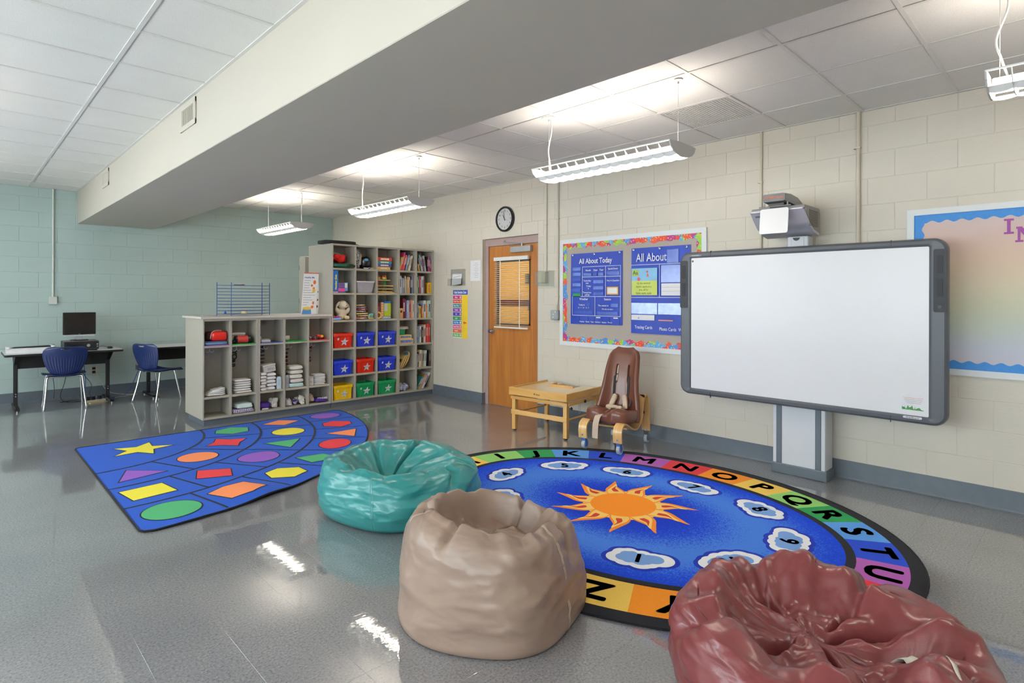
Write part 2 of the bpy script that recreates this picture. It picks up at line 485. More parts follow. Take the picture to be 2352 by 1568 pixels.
# window wall (left of the camera) and wall behind
WIN = [(-1.7, .5), (1.1, 3.3), (3.9, 6.1), (6.7, 8.9)]
WZ0, WZ1 = .78, 2.36
bm = BM(); ys = [YB - .2] + [v for w in WIN for v in w] + [YG + .2]
for i in range(0, len(ys), 2): box(bm, XL - .2, XL, ys[i], ys[i + 1], 0, HZ + .1)
for a, b in WIN: box(bm, XL - .2, XL, a, b, 0, WZ0); box(bm, XL - .2, XL, a, b, WZ1, HZ + .1)
structure(obj('wall_left', bm, M_plain), 'cream wall with a row of windows')
for k, (a, b) in enumerate(WIN):
    bm = BM()
    t = .05
    box(bm, XL - .14, XL - .06, a, b, WZ0, WZ0 + t); box(bm, XL - .14, XL - .06, a, b, WZ1 - t, WZ1)
    for y in (a, (a + b) / 2 - t / 2, b - t): box(bm, XL - .14, XL - .06, y, y + t, WZ0 + t, WZ1 - t)
    w = structure(obj('window_%d' % (k + 1), bm, M_white), 'white framed classroom window')
    for y0, y1 in ((a + t, (a + b) / 2 - t / 2), ((a + b) / 2 + t / 2, b - t)):
        bm = BM(); box(bm, XL - .103, XL - .097, y0, y1, WZ0 + t, WZ1 - t); obj('pane', bm, M_glass, w)
    bm = BM(); box(bm, XL - .06, XL + .05, a - .03, b + .03, WZ0 - .03, WZ0, bev=.004); obj('window_sill', bm, M_white, w)
bm = BM(); box(bm, XL - .2, XW + .25, YB - .2, YB, 0, HZ + .1)
structure(obj('wall_back', bm, M_plain), 'plain cream wall opposite the sage wall')

# baseboards
def base_run(bm, face, a, b):
    prof = [(0, 0), (.016, 0), (.010, .006), (.006, .016), (.0055, .146), (.003, .152), (0, .152)]
    if face == 'x':
        A = [bm.verts.new((XW - .002 - t, a, z)) for t, z in prof]; B = [bm.verts.new((XW - .002 - t, b, z)) for t, z in prof]
    elif face == 'y':
        A = [bm.verts.new((a, YG - .002 - t, z)) for t, z in prof]; B = [bm.verts.new((b, YG - .002 - t, z)) for t, z in prof]
    n = len(prof)
    for i in range(n): bm.faces.new((A[i], A[(i + 1) % n], B[(i + 1) % n], B[i]))
    bm.faces.new(A); bm.faces.new(B[::-1])
bm = BM(); base_run(bm, 'x', YB, DOOR_Y0 - .002); base_run(bm, 'x', DOOR_Y1 + .002, 7.16)
box(bm, XW - .0095, XW + .07, DOOR_Y1 - .006, DOOR_Y1 + .001, 0, .152)
structure(obj('baseboard_right', bm, M_base), 'grey rubber base along the cream wall')
bm = BM(); base_run(bm, 'y', XL, XW - .02)
structure(obj('baseboard_far', bm, M_base), 'grey rubber base along the sage wall')

# ceiling
bm = BM(); box(bm, XL - .2, XW + .25, YB - .2, YG + .25, HZ + .02, HZ + .15)
ceiling = structure(obj('ceiling', bm, M_plain), 'suspended ceiling of white acoustic tiles')
BX0, BX1, BZ = 1.302, 2.262, 2.545
G = .6096
VENT = (4.163, 1.9478)
TM = {}
def ceil_tile(w, h):
    k = (round(w, 3), round(h, 3))
    if k not in TM:
        bm = BM(); box(bm, -w / 2, w / 2, -h / 2, h / 2, 0, .015, bev=.002); TM[k] = mesh_from('ceiling_tile', bm, M_tile, 0)
    return TM[k]
def ceiling_bay(x0, x1, gx, gy):
    xs = sorted([x0, x1] + [gx + G * k for k in range(-12, 12) if x0 + .03 < gx + G * k < x1 - .03])
    ys = sorted([YB, YG] + [gy + G * k for k in range(-25, 25) if YB + .03 < gy + G * k < YG - .03])
    for i in range(len(xs) - 1):
        for j in range(len(ys) - 1):
            w, h = xs[i + 1] - xs[i], ys[j + 1] - ys[j]
            cx, cy = (xs[i] + xs[i + 1]) / 2, (ys[j] + ys[j + 1]) / 2
            if abs(cx - VENT[0] - G / 2) < .1 and abs(cy - VENT[1] - G / 2) < .1: continue
            link('ceiling_tile', ceil_tile(w - .004, h - .004), ceiling, (cx, cy, HZ + .004))
    for x in xs[1:-1]:
        bm = BM(); box(bm, -.012, .012, YB, YG, 0, .006, bev=.001); obj('grid_runner', bm, M_gridbar, ceiling, 0, (x, 0, HZ - .002))
    for y in ys[1:-1]:
        bm = BM(); box(bm, x0, x1, -.012, .012, 0, .006, bev=.001); obj('grid_runner', bm, M_gridbar, ceiling, 0, (0, y, HZ - .0015))
    for x, s in ((x0, 1), (x1, -1)):
        bm = BM(); box(bm, min(x, x + s * .022), max(x, x + s * .022), YB, YG, HZ - .003, HZ + .003); obj('wall_angle', bm, M_gridbar, ceiling, 0)
ceiling_bay(BX1, XW - .004, 3.5535, 1.3382)
ceiling_bay(XL, BX0, .7545, 3.8469)
bm = BM(); box(bm, BX0, BX1, YB, YG - .002, BZ, HZ + .02, bev=.004)
structure(obj('trim_1', bm, M_beam), 'boxed in beam running across the room')

# return air grille in the ceiling
v = thing('ceiling_vent', 'square white egg-crate grille set in the ceiling', 'vent', (VENT[0] + G / 2, VENT[1] + G / 2, HZ))
bm = BM()
h = G / 2 - .004
for s in (-1, 1):
    box(bm, s * h - .014, s * h + .014, -h, h, -.004, .004); box(bm, -h, h, s * h - .014, s * h + .014, -.0035, .0035)
obj('frame', bm, M_gridbar, v, 0)
bm = BM(); n = 26
for k in range(1, n):
    p = -h + 2 * h * k / n
    box(bm, p - .0022, p + .0022, -h, h, -.001, .010); box(bm, -h, h, p - .0022, p + .0022, -.0012, .0102)
o = obj('egg_crate_grid', bm, mat('vent_white', (205, 202, 198), .5), v, 0); o['kind'] = 'stuff'
bm = BM(); box(bm, -h, h, -h, h, .016, .019); obj('backing', bm, mat('duct_shadow', (120, 116, 112), .8), v, 0)
# two grilles on the beam
for k, (y0, y1, lab) in enumerate(((4.72, 5.11, 'larger looking louvred grille on the near part of the ceiling beam'), (8.07, 8.44, 'small louvred grille on the beam end close to the sage wall'))):
    g = thing('air_grille', lab, 'vent', (BX0, (y0 + y1) / 2, 2.89), 0, 'grilles on the beam')
    w = (y1 - y0) / 2
    bm = BM()
    for s in (-1, 1):
        box(bm, -.012, -.0005, s * (w - .022) - .022, s * (w - .022) + .022, -.1, .1, bev=.002)
        box(bm, -.0122, -.0005, -w, w, s * .08 - .02, s * .08 + .02, bev=.002)
    obj('frame', bm, M_beam, g, 0)
    bm = BM(); box(bm, -.003, -.0005, -w + .03, w - .03, -.07, .07); obj('backing', bm, mat('grille_dark', (110, 105, 98), .8), g, 0)
    for i in range(11):
        y = -w + .05 + (2 * w - .1) * i / 10
        bm = BM(); box(bm, -.009, -.003, -.003, .003, -.062, .062, M=Matrix.Rotation(.5, 4, 'Z')); obj('slat', bm, M_beam, g, 0, (0, y, 0))

# ------------------------------------------------------------------ pendant fluorescent lights
M_plate = mat('fixture_end_grey', (196, 193, 190), .5, var=.02)
M_baffle = mat('fixture_white', (238, 236, 232), .4, var=.01)
def pendant(x, y, cord_side, label):
    Z0 = 2.470
    t = thing('pendant_light', label, 'light', (x, y, Z0), 0, 'pendant fluorescent lights')
    hl = .64
    for s in (-1, 1):
        bm = BM(); cyl(bm, (s * .055, -hl + .015, .048), (s * .055, hl - .015, .048), .016, n=12); obj('lamp_tube', bm, M_lamp, t)
        prof = [(-.178, .088), (-.16, .05), (-.125, .024), (-.07, .006), (0, -.002), (.07, .006), (.125, .024), (.16, .05), (.178, .088), (.12, .094), (0, .096), (-.12, .094)]
        bm = BM(); prism(bm, prof, s * hl - .004, s * hl + .004, lambda a, b, h: Vector((a, h, b))); obj('end_plate', bm, M_plate, t, 0)
        bm = BM(); sweep(bm, [(s * .174, -hl, .085), (s * .174, hl, .085)], [(-.004, -.004), (.004, -.004), (.004, .004), (-.004, .004)], (1, 0, 0), smooth=False); obj('side_rail', bm, M_baffle, t, 0)
        # scalloped lower reflector
        bm = BM(); n = 14
        V0 = []; V1 = []
        for i in range(n * 6 + 1):
            yy = -hl + 2 * hl * i / (n * 6); sc = abs(math.sin(PI * i / 6)) * .012
            V0.append(bm.verts.new((s * .105, yy, .030))); V1.append(bm.verts.new((s * (.078 - sc * .4), yy, .008 - sc * .6)))
        for i in range(n * 6): bm.faces.new((V0[i], V0[i + 1], V1[i + 1], V1[i])).smooth = True
        obj('reflector', bm, M_baffle, t)
    bm = BM()
    prof = [(-.17, .086), (-.155, .052), (-.12, .026), (-.068, .008), (0, .0), (.068, .008), (.12, .026), (.155, .052), (.17, .086), (.13, .058), (.07, .026), (0, .022), (-.07, .026), (-.13, .058)]
    prism(bm, prof, -.002, .002, lambda a, b, h: Vector((a, h, b)))
    me = mesh_from('baffle', bm, M_baffle, 0)
    for i in range(1, 14): link('baffle', me, t, (0, -hl + 2 * hl * i / 14, 0))
    bm = BM(); box(bm, -.028, .028, -hl + .01, hl - .01, .062, .088, bev=.003); obj('spine', bm, M_baffle, t, 0)
    for s in (-1, 1):
        bm = BM(); cyl(bm, (0, s * .605, .088), (0, s * .605, HZ - Z0 - .002), .0017, n=6); obj('cable', bm, M_white, t)
        r = .062 if s == cord_side else .032
        bm = BM(); lathe(bm, [(0, HZ - Z0), (r, HZ - Z0 - .001), (r, HZ - Z0 - .006), (r * .6, HZ - Z0 - .011), (.007, HZ - Z0 - .013), (.007, HZ - Z0 - .03), (0, HZ - Z0 - .03)], 20, (0, s * .605, 0)); obj('canopy', bm, M_white, t)
    s = cord_side; h = HZ - Z0
    bm = BM(); tube(bm, smooth_path([(.0, s * (.605) - .02, h - .01), (.0, s * .605 - .03, h - .12), (.012, s * .605 + .015, h - .26), (.004, s * .605 - .005, h - .36), (0, s * .605 - .03, .088)], 6), .0052, 8); obj('power_cord', bm, M_white, t)
    return t
PEND = [(3.615, 2.655, 1, 'largest lit pendant light, hung in front of the wide grille by the whiteboard'), (3.615, 5.755, 1, 'lit pendant light hung over the middle of the room between its two neighbours'),
        (3.615, 8.69, -1, 'smallest lit pendant light, hung nearest the sage wall'), (3.615, -.27, 1, 'lit pendant light cut off by the right edge of the photo'),
        (-.75, 8.69, -1, 'pendant light of the window side row nearest the sage wall'), (-.75, 5.755, 1, 'pendant light of the window side row, second from the sage wall'),
        (-.75, 2.655, 1, 'pendant light of the window side row, third from the sage wall'), (-.75, -.42, -1, 'pendant light of the window side row, behind the camera')]
for p in PEND: pendant(*p)
# ------------------------------------------------------------------ door
M_door = wood('door_oak', (196, 128, 58), (172, 104, 40), .38, (6, 6, .55), .5, 2.2)
M_frame = mat('mauve_steel_frame', (172, 148, 144), .45, var=.03)
door = thing('door_1', 'oak veneer door with a window covered by a mini blind', 'door', (5.372, 5.4865, 0)); structure(door)
del door['category']
w = .4665
bm = BM()
wy0, wy1, wz0, wz1 = -.33, .31, 1.12, 1.99      # window opening (local y,z)
for y0, y1, z0, z1 in ((-w, w, .008, wz0), (-w, w, wz1, 2.19), (-w, wy0, wz0, wz1), (wy1, w, wz0, wz1)):
    box(bm, 0, .044, y0, y1, z0, z1)
bmesh.ops.remove_doubles(bm, verts=bm.verts, dist=1e-5)
obj('leaf', bm, M_door, door, 0)
bm = BM()
for y0, y1 in ((w + .003, .5335), (-.5285, -w - .003)): box(bm, -.02, .075, y0, y1, 0, 2.195, bev=.003)
box(bm, -.02, .075, -.5285, .5335, 2.195, 2.295, bev=.003)
obj('frame', bm, M_frame, door, 0)
bm = BM(); box(bm, .02, .026, wy0, wy1, wz0, wz1); obj('pane', bm, M_glass, door, 0)
bm = BM(); t = .022
for y0, y1, z0, z1 in ((wy0, wy1, wz0, wz0 + t), (wy0, wy1, wz1 - t, wz1), (wy0, wy0 + t, wz0, wz1), (wy1 - t, wy1, wz0, wz1)): box(bm, -.006, .02, y0, y1, z0, z1)
obj('glazing_bead', bm, mat('dark_bronze', (70, 58, 50), .4), door, 0)
bm = BM(); box(bm, .032, .034, wy0 + .003, wy1 - .003, wz0 + .003, wz1 - .003); p = obj('window_paper', bm, paper_material('pale_yellow_paper', (240, 206, 132)), door, 0)
bm = BM(); box(bm, .0305, .032, wy0 + .08, wy1 - .01, 1.365, 1.462); q = obj('paper_band', bm, paper_material('red_paper', (206, 66, 40)), p, 0)
bm = BM(); box(bm, .0305, .032, wy0 + .01, wy0 + .08, 1.32, 1.46); obj('paper_band', bm, paper_material('lilac_paper', (206, 160, 190)), p, 0)
bm = BM(); box(bm, .0305, .032, wy0 + .01, wy0 + .13, 1.66, 1.80); obj('paper_note', bm, paper_material('tan_paper', (196, 170, 130)), p, 0)
M_slat = mat('blind_ivory', (236, 230, 214), .45, var=.01)
bl = obj('blind_headrail', box(BM(), -.052, -.012, -.325, .33, 1.985, 2.035, bev=.004), M_white, door, 0)
obj('light_stop_strip', box(BM(), -.015, .06, -w, w, 0, .0078), M_steel, door, 0)  # strip added to block light leaking under the door leaf
bm = BM(); box(bm, -.013, .013, -.318, .322, -.0007, .0007, M=Matrix.Rotation(.35, 4, 'Y')); me = mesh_from('blind_slat', bm, M_slat, 0)
for i in range(33): link('blind_slat', me, door, (-.032, 0, 1.112 + .0265 * i))
obj('blind_bottom_rail', box(BM(), -.046, -.018, -.322, .326, 1.072, 1.094, bev=.003), M_white, door, 0)
for y in (-.17, .2):
    bm = BM(); box(bm, -.047, -.045, y - .006, y + .006, 1.08, 2.0); obj('blind_tape', bm, M_white, door, 0)
bm = BM()
lathe(bm, [(0, 0), (.036, 0), (.036, .006), (.014, .01), (.012, .04), (.026, .046), (.031, .062), (.022, .078), (0, .082)], 20, M=Matrix.Translation((0, .39, 1.02)) @ Matrix.Rotation(-PI / 2, 4, 'Y'))
obj('knob', bm, M_chrome, door)
M_closer = mat('closer_silver', (176, 178, 180), .35, metal=.4)
bm = BM(); box(bm, -.055, -.001, -.37, .0, 2.085, 2.165, bev=.008, seg=2); cl = obj('closer', bm, M_closer, door, 0)
bm = BM(); cyl(bm, (-.03, -.2, 2.165), (-.03, -.2, 2.205), .012); cyl(bm, (-.03, -.2, 2.2), (-.04, .13, 2.235), .008, n=8); cyl(bm, (-.04, .13, 2.235), (-.02, .13, 2.25), .014); obj('closer_arm', bm, M_closer, cl)

# ------------------------------------------------------------------ clock
ck = thing('wall_clock', 'round black rimmed clock above the door', 'clock', (XW - .002, 5.55, 2.535))
R90 = Matrix.Rotation(-PI / 2, 4, 'Y')
bm = BM(); lathe(bm, [(.168, .0), (.170, .03), (.160, .042), (.148, .040), (.142, .024)], 48, M=R90); obj('rim', bm, M_black, ck)
bm = BM(); cyl(bm, (-.006, 0, 0), (-.022, 0, 0), .146, n=48); obj('dial', bm, mat('clock_dial', (232, 230, 232), .5, var=.01), ck)
for k in range(12):
    a = PI / 2 - 2 * PI * (k + 1) / 12
    y = -.112 * math.cos(a); z = .112 * math.sin(a)
    text('numeral', str(k + 1), .034, M_black, ck, on_wall_x(-.023, y, z), bold=.0004, depth=.0004)
def hand(a, l, wd, name, x):
    d = (math.cos(a), math.sin(a)); pts = [(-wd, -.02), (wd, -.02), (wd * .6, l), (-wd * .6, l)]
    bm = BM(); prism(bm, pts, x, x - .001, lambda u, v, h: Vector((h, -(u * d[1] + v * d[0]), -u * d[0] * 1 + v * d[1])))
    obj(name, bm, M_black, ck, 0)
hand(PI / 2 + .55, .075, .005, 'hour_hand', -.026)
hand(PI / 2 + .18, .108, .0035, 'minute_hand', -.028)
hand(PI / 2 - 1.9, .1, .001, 'second_hand', -.03)
bm = BM(); cyl(bm, (-.0385, 0, 0), (-.040, 0, 0), .143, n=48); obj('lens', bm, clear_material('clock_lens', (250, 250, 250), .05, .02), ck)

# ------------------------------------------------------------------ papers and schedule by the door
M_paper = mat('white_paper', (232, 230, 232), .7, var=.01)
M_ink = mat('grey_print', (150, 150, 160), .7)
fh = thing('paper_holder', 'clear wall pocket holding a tilted white letter left of the door', 'paper holder', (XW - .002, 6.56, 1.66))
bm = BM(); box(bm, -.003, 0, -.17, .17, .0, .24); box(bm, -.06, 0, -.17, .17, -.003, 0); box(bm, -.063, -.06, -.17, .17, 0, .1); obj('pocket', bm, M_clear, fh, 0)
T = Matrix.Translation((-.035, .0, .01)) @ Matrix.Rotation(.22, 4, 'Y') @ Matrix.Rotation(-.12, 4, 'X')
bm = BM(); box(bm, -.001, .001, -.108, .108, 0, .285, M=T); sh = obj('letter', bm, M_paper, fh, 0)
for z, l in ((.25, .12), (.18, .15), (.12, .17)):
    bm = BM(); box(bm, -.0016, -.0009, -l / 2, l / 2, z, z + .006, M=T); obj('print_line', bm, M_ink, sh, 0)
ps = thing('paper_sheet', 'white typed notice sheet taped flat beside the door frame', 'paper', (XW - .002, 6.17, 1.72))
bm = BM(); box(bm, -.002, -.0005, -.108, .108, 0, .29); obj('sheet', bm, M_paper, ps, 0)
for k in range(9):
    l = random.uniform(.05, .16); bm = BM(); box(bm, -.0026, -.0019, -.02 - l / 2, -.02 + l / 2, .05 + .025 * k, .053 + .025 * k); obj('print_line', bm, M_ink, ps, 0)
sc = thing('schedule_chart', 'yellow daily schedule pocket chart with coloured cards hung on the wall', 'chart', (XW - .002, 6.505, .89))
bm = BM(); box(bm, -.002, -.0005, -.168, .168, 0, .71); obj('chart_sheet', bm, mat('chart_white', (236, 226, 214), .6), sc, 0)
bm = BM(); box(bm, -.003, -.002, -.167, -.035, .0, .63); obj('yellow_panel', bm, mat('chart_yellow', (246, 208, 48), .55), sc, 0)
bm = BM(); prism(bm, [(a, b) for a, b in [(-.166, .635), (.166, .635)] + [(.166 - .332 * i / 16, .708 - .008 * (i % 2)) for i in range(17)]], -.004, -.002, lambda a, b, h: Vector((h, a, b))); obj('title_band', bm, mat('chart_blue', (52, 86, 176), .5), sc, 0)
text('title', 'Daily Schedule Chart', .05, M_white, sc, on_wall_x(-.005, 0, .668), bold=.0012, sx=.66)
cards = [('Music', (214, 62, 140)), ('Circle Time', (224, 62, 28)), ('Story Time', (22, 150, 148)), ('Centers', (140, 62, 168)), ('Art', (84, 70, 190)), ('Lunch', (30, 158, 96)), ('Play Time', (30, 130, 212)), ('Snack Time', (224, 92, 168)), ('Outside', (232, 100, 40)), ('Clean Up', (108, 192, 108))]
for k, (s, c) in enumerate(cards):
    z = .597 - .0615 * k
    bm = BM(); box(bm, -.0045, -.002, -.03, .165, z - .026, z + .026); cd = obj('schedule_card', bm, mat('card_%d' % k, c, .5, var=.02), sc, 0)
    text('card_word', s, .036, M_white, cd, on_wall_x(-.005, .09, z), bold=.0008, sx=.72)
    bm = BM(); prism(bm, circ(.018, 12), -.0052, -.0045, lambda a, b, h: Vector((h, -.005 + a, z + b))); obj('card_picture', bm, mat('card_pic_%d' % (k % 3), [(230, 210, 200), (240, 200, 90), (220, 120, 110)][k % 3], .6), cd, 0)
bm = BM(); prism(bm, [(-.06, .01), (-.1, .01), (-.1, .025), (-.135, 0), (-.1, -.025), (-.1, -.01), (-.06, -.01)], -.005, -.003, lambda a, b, h: Vector((h, -.2 - a + .0, .228 + b)))
obj('pointer_arrow', bm, mat('arrow_red', (232, 92, 50), .5), sc, 0)

# ------------------------------------------------------------------ conduits and boxes on the cream wall
M_conduit = mat('painted_conduit', (206, 196, 178), .45, var=.02)
def conduit(y, z0, r, label, z1=HZ - .002, bends=None, clips=()):
    c = thing('conduit', label, 'conduit', (XW - .002, y, z0))
    bm = BM()
    pts = bends or [(-r, 0, 0), (-r, 0, z1 - z0)]
    tube(bm, pts if not bends else smooth_path(bends, 5), r, 10); obj('pipe', bm, M_conduit, c)
    for z in clips:
        bm = BM(); box(bm, -2 * r - .004, -.0005, -r - .004, r + .016, z - z0 - .008, z - z0 + .008, bev=.002); obj('strap', bm, M_conduit, c, 0)
    return c
conduit(2.158, 1.55, .011, 'thin painted conduit rising behind the whiteboard projector', clips=(2.55,))
conduit(1.372, 1.3, .016, 'thick painted conduit running up from the whiteboard to the ceiling', clips=(2.72,))
c1 = conduit(4.807, 1.80, .009, 'thin painted conduit dropping to the clear covered alarm box', clips=(2.4,))
c2 = conduit(4.615, 1.335, .012, 'thin painted conduit dropping to the grey junction box', bends=[(-.03, 0, 0), (-.03, 0, .05), (-.012, 0, .13), (-.012, 0, .5), (-.012, 0, HZ - 1.337)], clips=(1.5, 2.45))
jb = thing('junction_box', 'small grey steel junction box left of the bulletin board', 'electrical box', (XW - .002, 4.642, 1.214))
bm = BM(); prism(bm, rrect(.122, .122, .018, 3, 0, .061), -.045, -.0005, lambda a, b, h: Vector((h, a, b))); obj('box', bm, M_steel, jb, 0)
bm = BM(); prism(bm, rrect(.11, .11, .024, 2, .003, .061), -.049, -.045, lambda a, b, h: Vector((h, a, b))); cv = obj('cover', bm, mat('grey_cover', (168, 172, 174), .4, metal=.3), jb, 0)
for y, z in ((.01, .07), (.015, .035), (-.02, .1)):
    bm = BM(); cyl(bm, (-.049, y, z), (-.052, y, z), .008, n=10); obj('knockout', bm, M_white, cv)
ab = thing('alarm_box', 'cream switch box under a clear cover right of the door', 'electrical box', (XW - .002, 4.817, 1.63))
bm = BM(); box(bm, -.008, -.0005, -.125, .125, 0, .19, bev=.003); obj('backplate', bm, mat('cream_plate', (214, 206, 188), .5), ab, 0)
bm = BM(); box(bm, -.045, -.008, .03, .105, .045, .175, bev=.004); obj('switch_body', bm, mat('cream_box', (218, 206, 176), .45), ab, 0)
bm = BM(); box(bm, -.062, -.008, -.04, .028, .04, .18, bev=.004); obj('raceway_box', bm, mat('beige_box', (202, 188, 160), .45), ab, 0)
bm = BM()
for y0, y1, z0, z1 in ((-.118, .118, .006, .010), (-.118, .118, .182, .186), (-.118, -.114, .006, .186), (.114, .118, .006, .186)): box(bm, -.078, -.008, y0, y1, z0, z1)
box(bm, -.081, -.078, -.118, .118, .006, .186); obj('clear_cover', bm, M_clear, ab, 0)

# ------------------------------------------------------------------ bulletin boards
def bulletin(name, label, y0, y1, z0, z1, fw, face_mat):
    b = thing(name, label, 'bulletin board', (XW - .002, (y0 + y1) / 2, z0)); h = (y1 - y0) / 2; H = z1 - z0
    bm = BM(); box(bm, -.012, -.0005, -h + .01, h - .01, .01, H - .01); obj('backing', bm, face_mat, b, 0)
    M_al = mat('white_aluminium', (222, 224, 226), .35, var=.01)
    for a in ((-h, h, 0, fw), (-h, h, H - fw, H)):
        bm = BM(); prism(bm, [(a[0], a[2] if a[2] == 0 else a[3]), (a[1], a[2] if a[2] == 0 else a[3]), (a[1] - fw, a[3] if a[2] == 0 else a[2]), (a[0] + fw, a[3] if a[2] == 0 else a[2])], -.022, -.0005, lambda p, q, r: Vector((r, p, q))); obj('frame_rail', bm, M_al, b, 0)
    for s in (-1, 1):
        bm = BM(); prism(bm, [(s * h, 0), (s * h, H), (s * (h - fw), H - fw), (s * (h - fw), fw)], -.022, -.0005, lambda p, q, r: Vector((r, p, q))); obj('frame_rail', bm, M_al, b, 0)
    return b, h, H
def border(parent, h, H, fw, depth, pitch, m, name, wave, rnd=0.0):
    for side in ('top', 'bottom', 'left', 'right'):
        Lh = h - fw; pts = []
        if side in ('top', 'bottom'):
            n = max(8, int(2 * Lh / pitch) * 8); f = [(-Lh + 2 * Lh * i / n) for i in range(n + 1)]
        else:
            n = max(8, int((H - 2 * fw) / pitch) * 8); f = [fw + (H - 2 * fw) * i / n for i in range(n + 1)]
        inner = [depth + wave * math.sin(2 * PI * i / 8 + rnd * math.sin(i * .37)) + (rnd * .006 * math.sin(i * 1.13 + len(side))) for i in range(n + 1)]
        bm = BM()
        def P(a, d):
            if side == 'top': return Vector((-.0135, a, H - fw - d))
            if side == 'bottom': return Vector((-.0135, a, fw + d))
            if side == 'left': return Vector((-.0137, h - fw - d, a))
            return Vector((-.0137, -h + fw + d, a))
        A = [bm.verts.new(P(a, 0)) for a in f]; B = [bm.verts.new(P(a, d)) for a, d in zip(f, inner)]
        for i in range(n): bm.faces.new((A[i], A[i + 1], B[i + 1], B[i]))
        r = bmesh.ops.extrude_face_region(bm, geom=bm.faces[:])
        for v_ in [v for v in r['geom'] if isinstance(v, bmesh.types.BMVert)]: v_.co.x += .001
        obj(name, bm, m, parent, 0)
M_cork = mat('taupe_fabric', (178, 168, 160), .9, var=.05, vscale=90, bump=.3, bscale=400)
def border_material():
    m = bpy.data.materials.new('star_swirl_border'); m.use_nodes = True
    N, L, b = nodes_of(m)
    tc = N.new('ShaderNodeTexCoord')
    v = N.new('ShaderNodeTexVoronoi'); v.inputs['Scale'].default_value = 14
    L.new(tc.outputs['Object'], v.inputs['Vector'])
    sp = N.new('ShaderNodeSeparateColor'); L.new(v.outputs['Color'], sp.inputs['Color'])
    r = N.new('ShaderNodeValToRGB'); r.color_ramp.interpolation = 'CONSTANT'
    cols = [(228, 70, 52), (90, 170, 226), (150, 204, 74), (188, 54, 132), (226, 90, 66), (76, 140, 214)]
    r.color_ramp.elements[0].color = lin(cols[0]) + [1]; r.color_ramp.elements[0].position = 0
    r.color_ramp.elements[1].color = lin(cols[1]) + [1]; r.color_ramp.elements[1].position = .2
    for i, p in enumerate((.4, .55, .68, .84)):
        e = r.color_ramp.elements.new(p); e.color = lin(cols[i + 2]) + [1]
    L.new(sp.outputs[0], r.inputs['Fac'])
    v2 = N.new('ShaderNodeTexVoronoi'); v2.inputs['Scale'].default_value = 42
    L.new(tc.outputs['Object'], v2.inputs['Vector'])
    r2 = N.new('ShaderNodeValToRGB'); r2.color_ramp.elements[0].position = .24; r2.color_ramp.elements[1].position = .30
    r2.color_ramp.elements[0].color = (1, 1, 1, 1); r2.color_ramp.elements[1].color = (0, 0, 0, 1)
    L.new(v2.outputs['Distance'], r2.inputs['Fac'])
    mx = N.new('ShaderNodeMix'); mx.data_type = 'RGBA'
    L.new(r2.outputs['Color'], mx.inputs['Factor']); L.new(r.outputs['Color'], mx.inputs['A']); mx.inputs['B'].default_value = lin((246, 212, 96)) + [1]
    L.new(mx.outputs['Result'], b.inputs['Base Color']); b.inputs['Roughness'].default_value = .5
    return m
b1, h1, H1 = bulletin('bulletin_board', 'taupe bulletin board with a bright star swirl border behind the two blue charts', 2.684, 4.575, .915, 2.185, .05, M_cork)
border(b1, h1, H1, .05, .055, .16, border_material(), 'border_strip', .011, 1.2)

def rainbow_material():
    m = bpy.data.materials.new('pastel_rainbow_paper'); m.use_nodes = True
    N, L, b = nodes_of(m)
    tc = N.new('ShaderNodeTexCoord'); sp = N.new('ShaderNodeSeparateXYZ'); L.new(tc.outputs['Object'], sp.inputs[0])
    nz = N.new('ShaderNodeTexNoise'); nz.inputs['Scale'].default_value = 3; L.new(tc.outputs['Object'], nz.inputs['Vector'])
    ad = N.new('ShaderNodeMath'); ad.operation = 'MULTIPLY_ADD'; ad.inputs[1].default_value = .12; L.new(nz.outputs['Fac'], ad.inputs[0]); L.new(sp.outputs['Z'], ad.inputs[2])
    mr = N.new('ShaderNodeMapRange'); mr.inputs['From Min'].default_value = .12; mr.inputs['From Max'].default_value = 1.2; L.new(ad.outputs[0], mr.inputs['Value'])
    r = N.new('ShaderNodeValToRGB'); e = r.color_ramp.elements
    e[0].position = 0; e[0].color = lin((204, 196, 208)) + [1]; e[1].position = 1; e[1].color = lin((212, 190, 188)) + [1]
    for p, c in ((.15, (194, 198, 212)), (.30, (196, 202, 186)), (.42, (204, 202, 176)), (.55, (214, 200, 174)), (.72, (216, 190, 168)), (.88, (214, 186, 176))):
        k = e.new(p); k.color = lin(c) + [1]
    L.new(mr.outputs[0], r.inputs['Fac']); L.new(r.outputs['Color'], b.inputs['Base Color']); b.inputs['Roughness'].default_value = .6
    return m
b2, h2, H2 = bulletin('bulletin_board', 'bulletin board with pastel rainbow paper and a blue scalloped border', -.75, 1.035, .93, 2.172, .045, rainbow_material())
border(b2, h2, H2, .045, .056, .085, mat('blue_corrugated', (66, 142, 218), .6, var=.06, vscale=60), 'border_strip', .009)
M_purple = mat('purple_letter', (158, 74, 158), .6, var=.03)
cy = .1425
def letter_part(polys, y, z, lab):
    bm = BM()
    for p in polys: prism(bm, p, -.0165, -.013, lambda a, b, h: Vector((h, y - cy - a, z - .93 + b)))
    tag(obj('letter_cutout', bm, M_purple, b2, 0), lab)
letter_part([[(-.026, .053), (.026, .053), (.026, .04), (.009, .04), (.009, -.04), (.026, -.04), (.026, -.053), (-.026, -.053), (-.026, -.04), (-.009, -.04), (-.009, .04), (-.026, .04)]], .439, 2.0, 'purple letter I')
letter_part([[(-.05, .053), (-.02, .053), (.026, -.015), (.026, .04), (.012, .04), (.012, .053), (.055, .053), (.055, .04), (.042, .04), (.042, -.053), (.02, -.053), (-.028, .02), (-.028, -.04), (-.012, -.04), (-.012, -.053), (-.055, -.053), (-.055, -.04), (-.042, -.04), (-.042, .04), (-.05, .04)]], .35, 1.94, 'purple letter N')

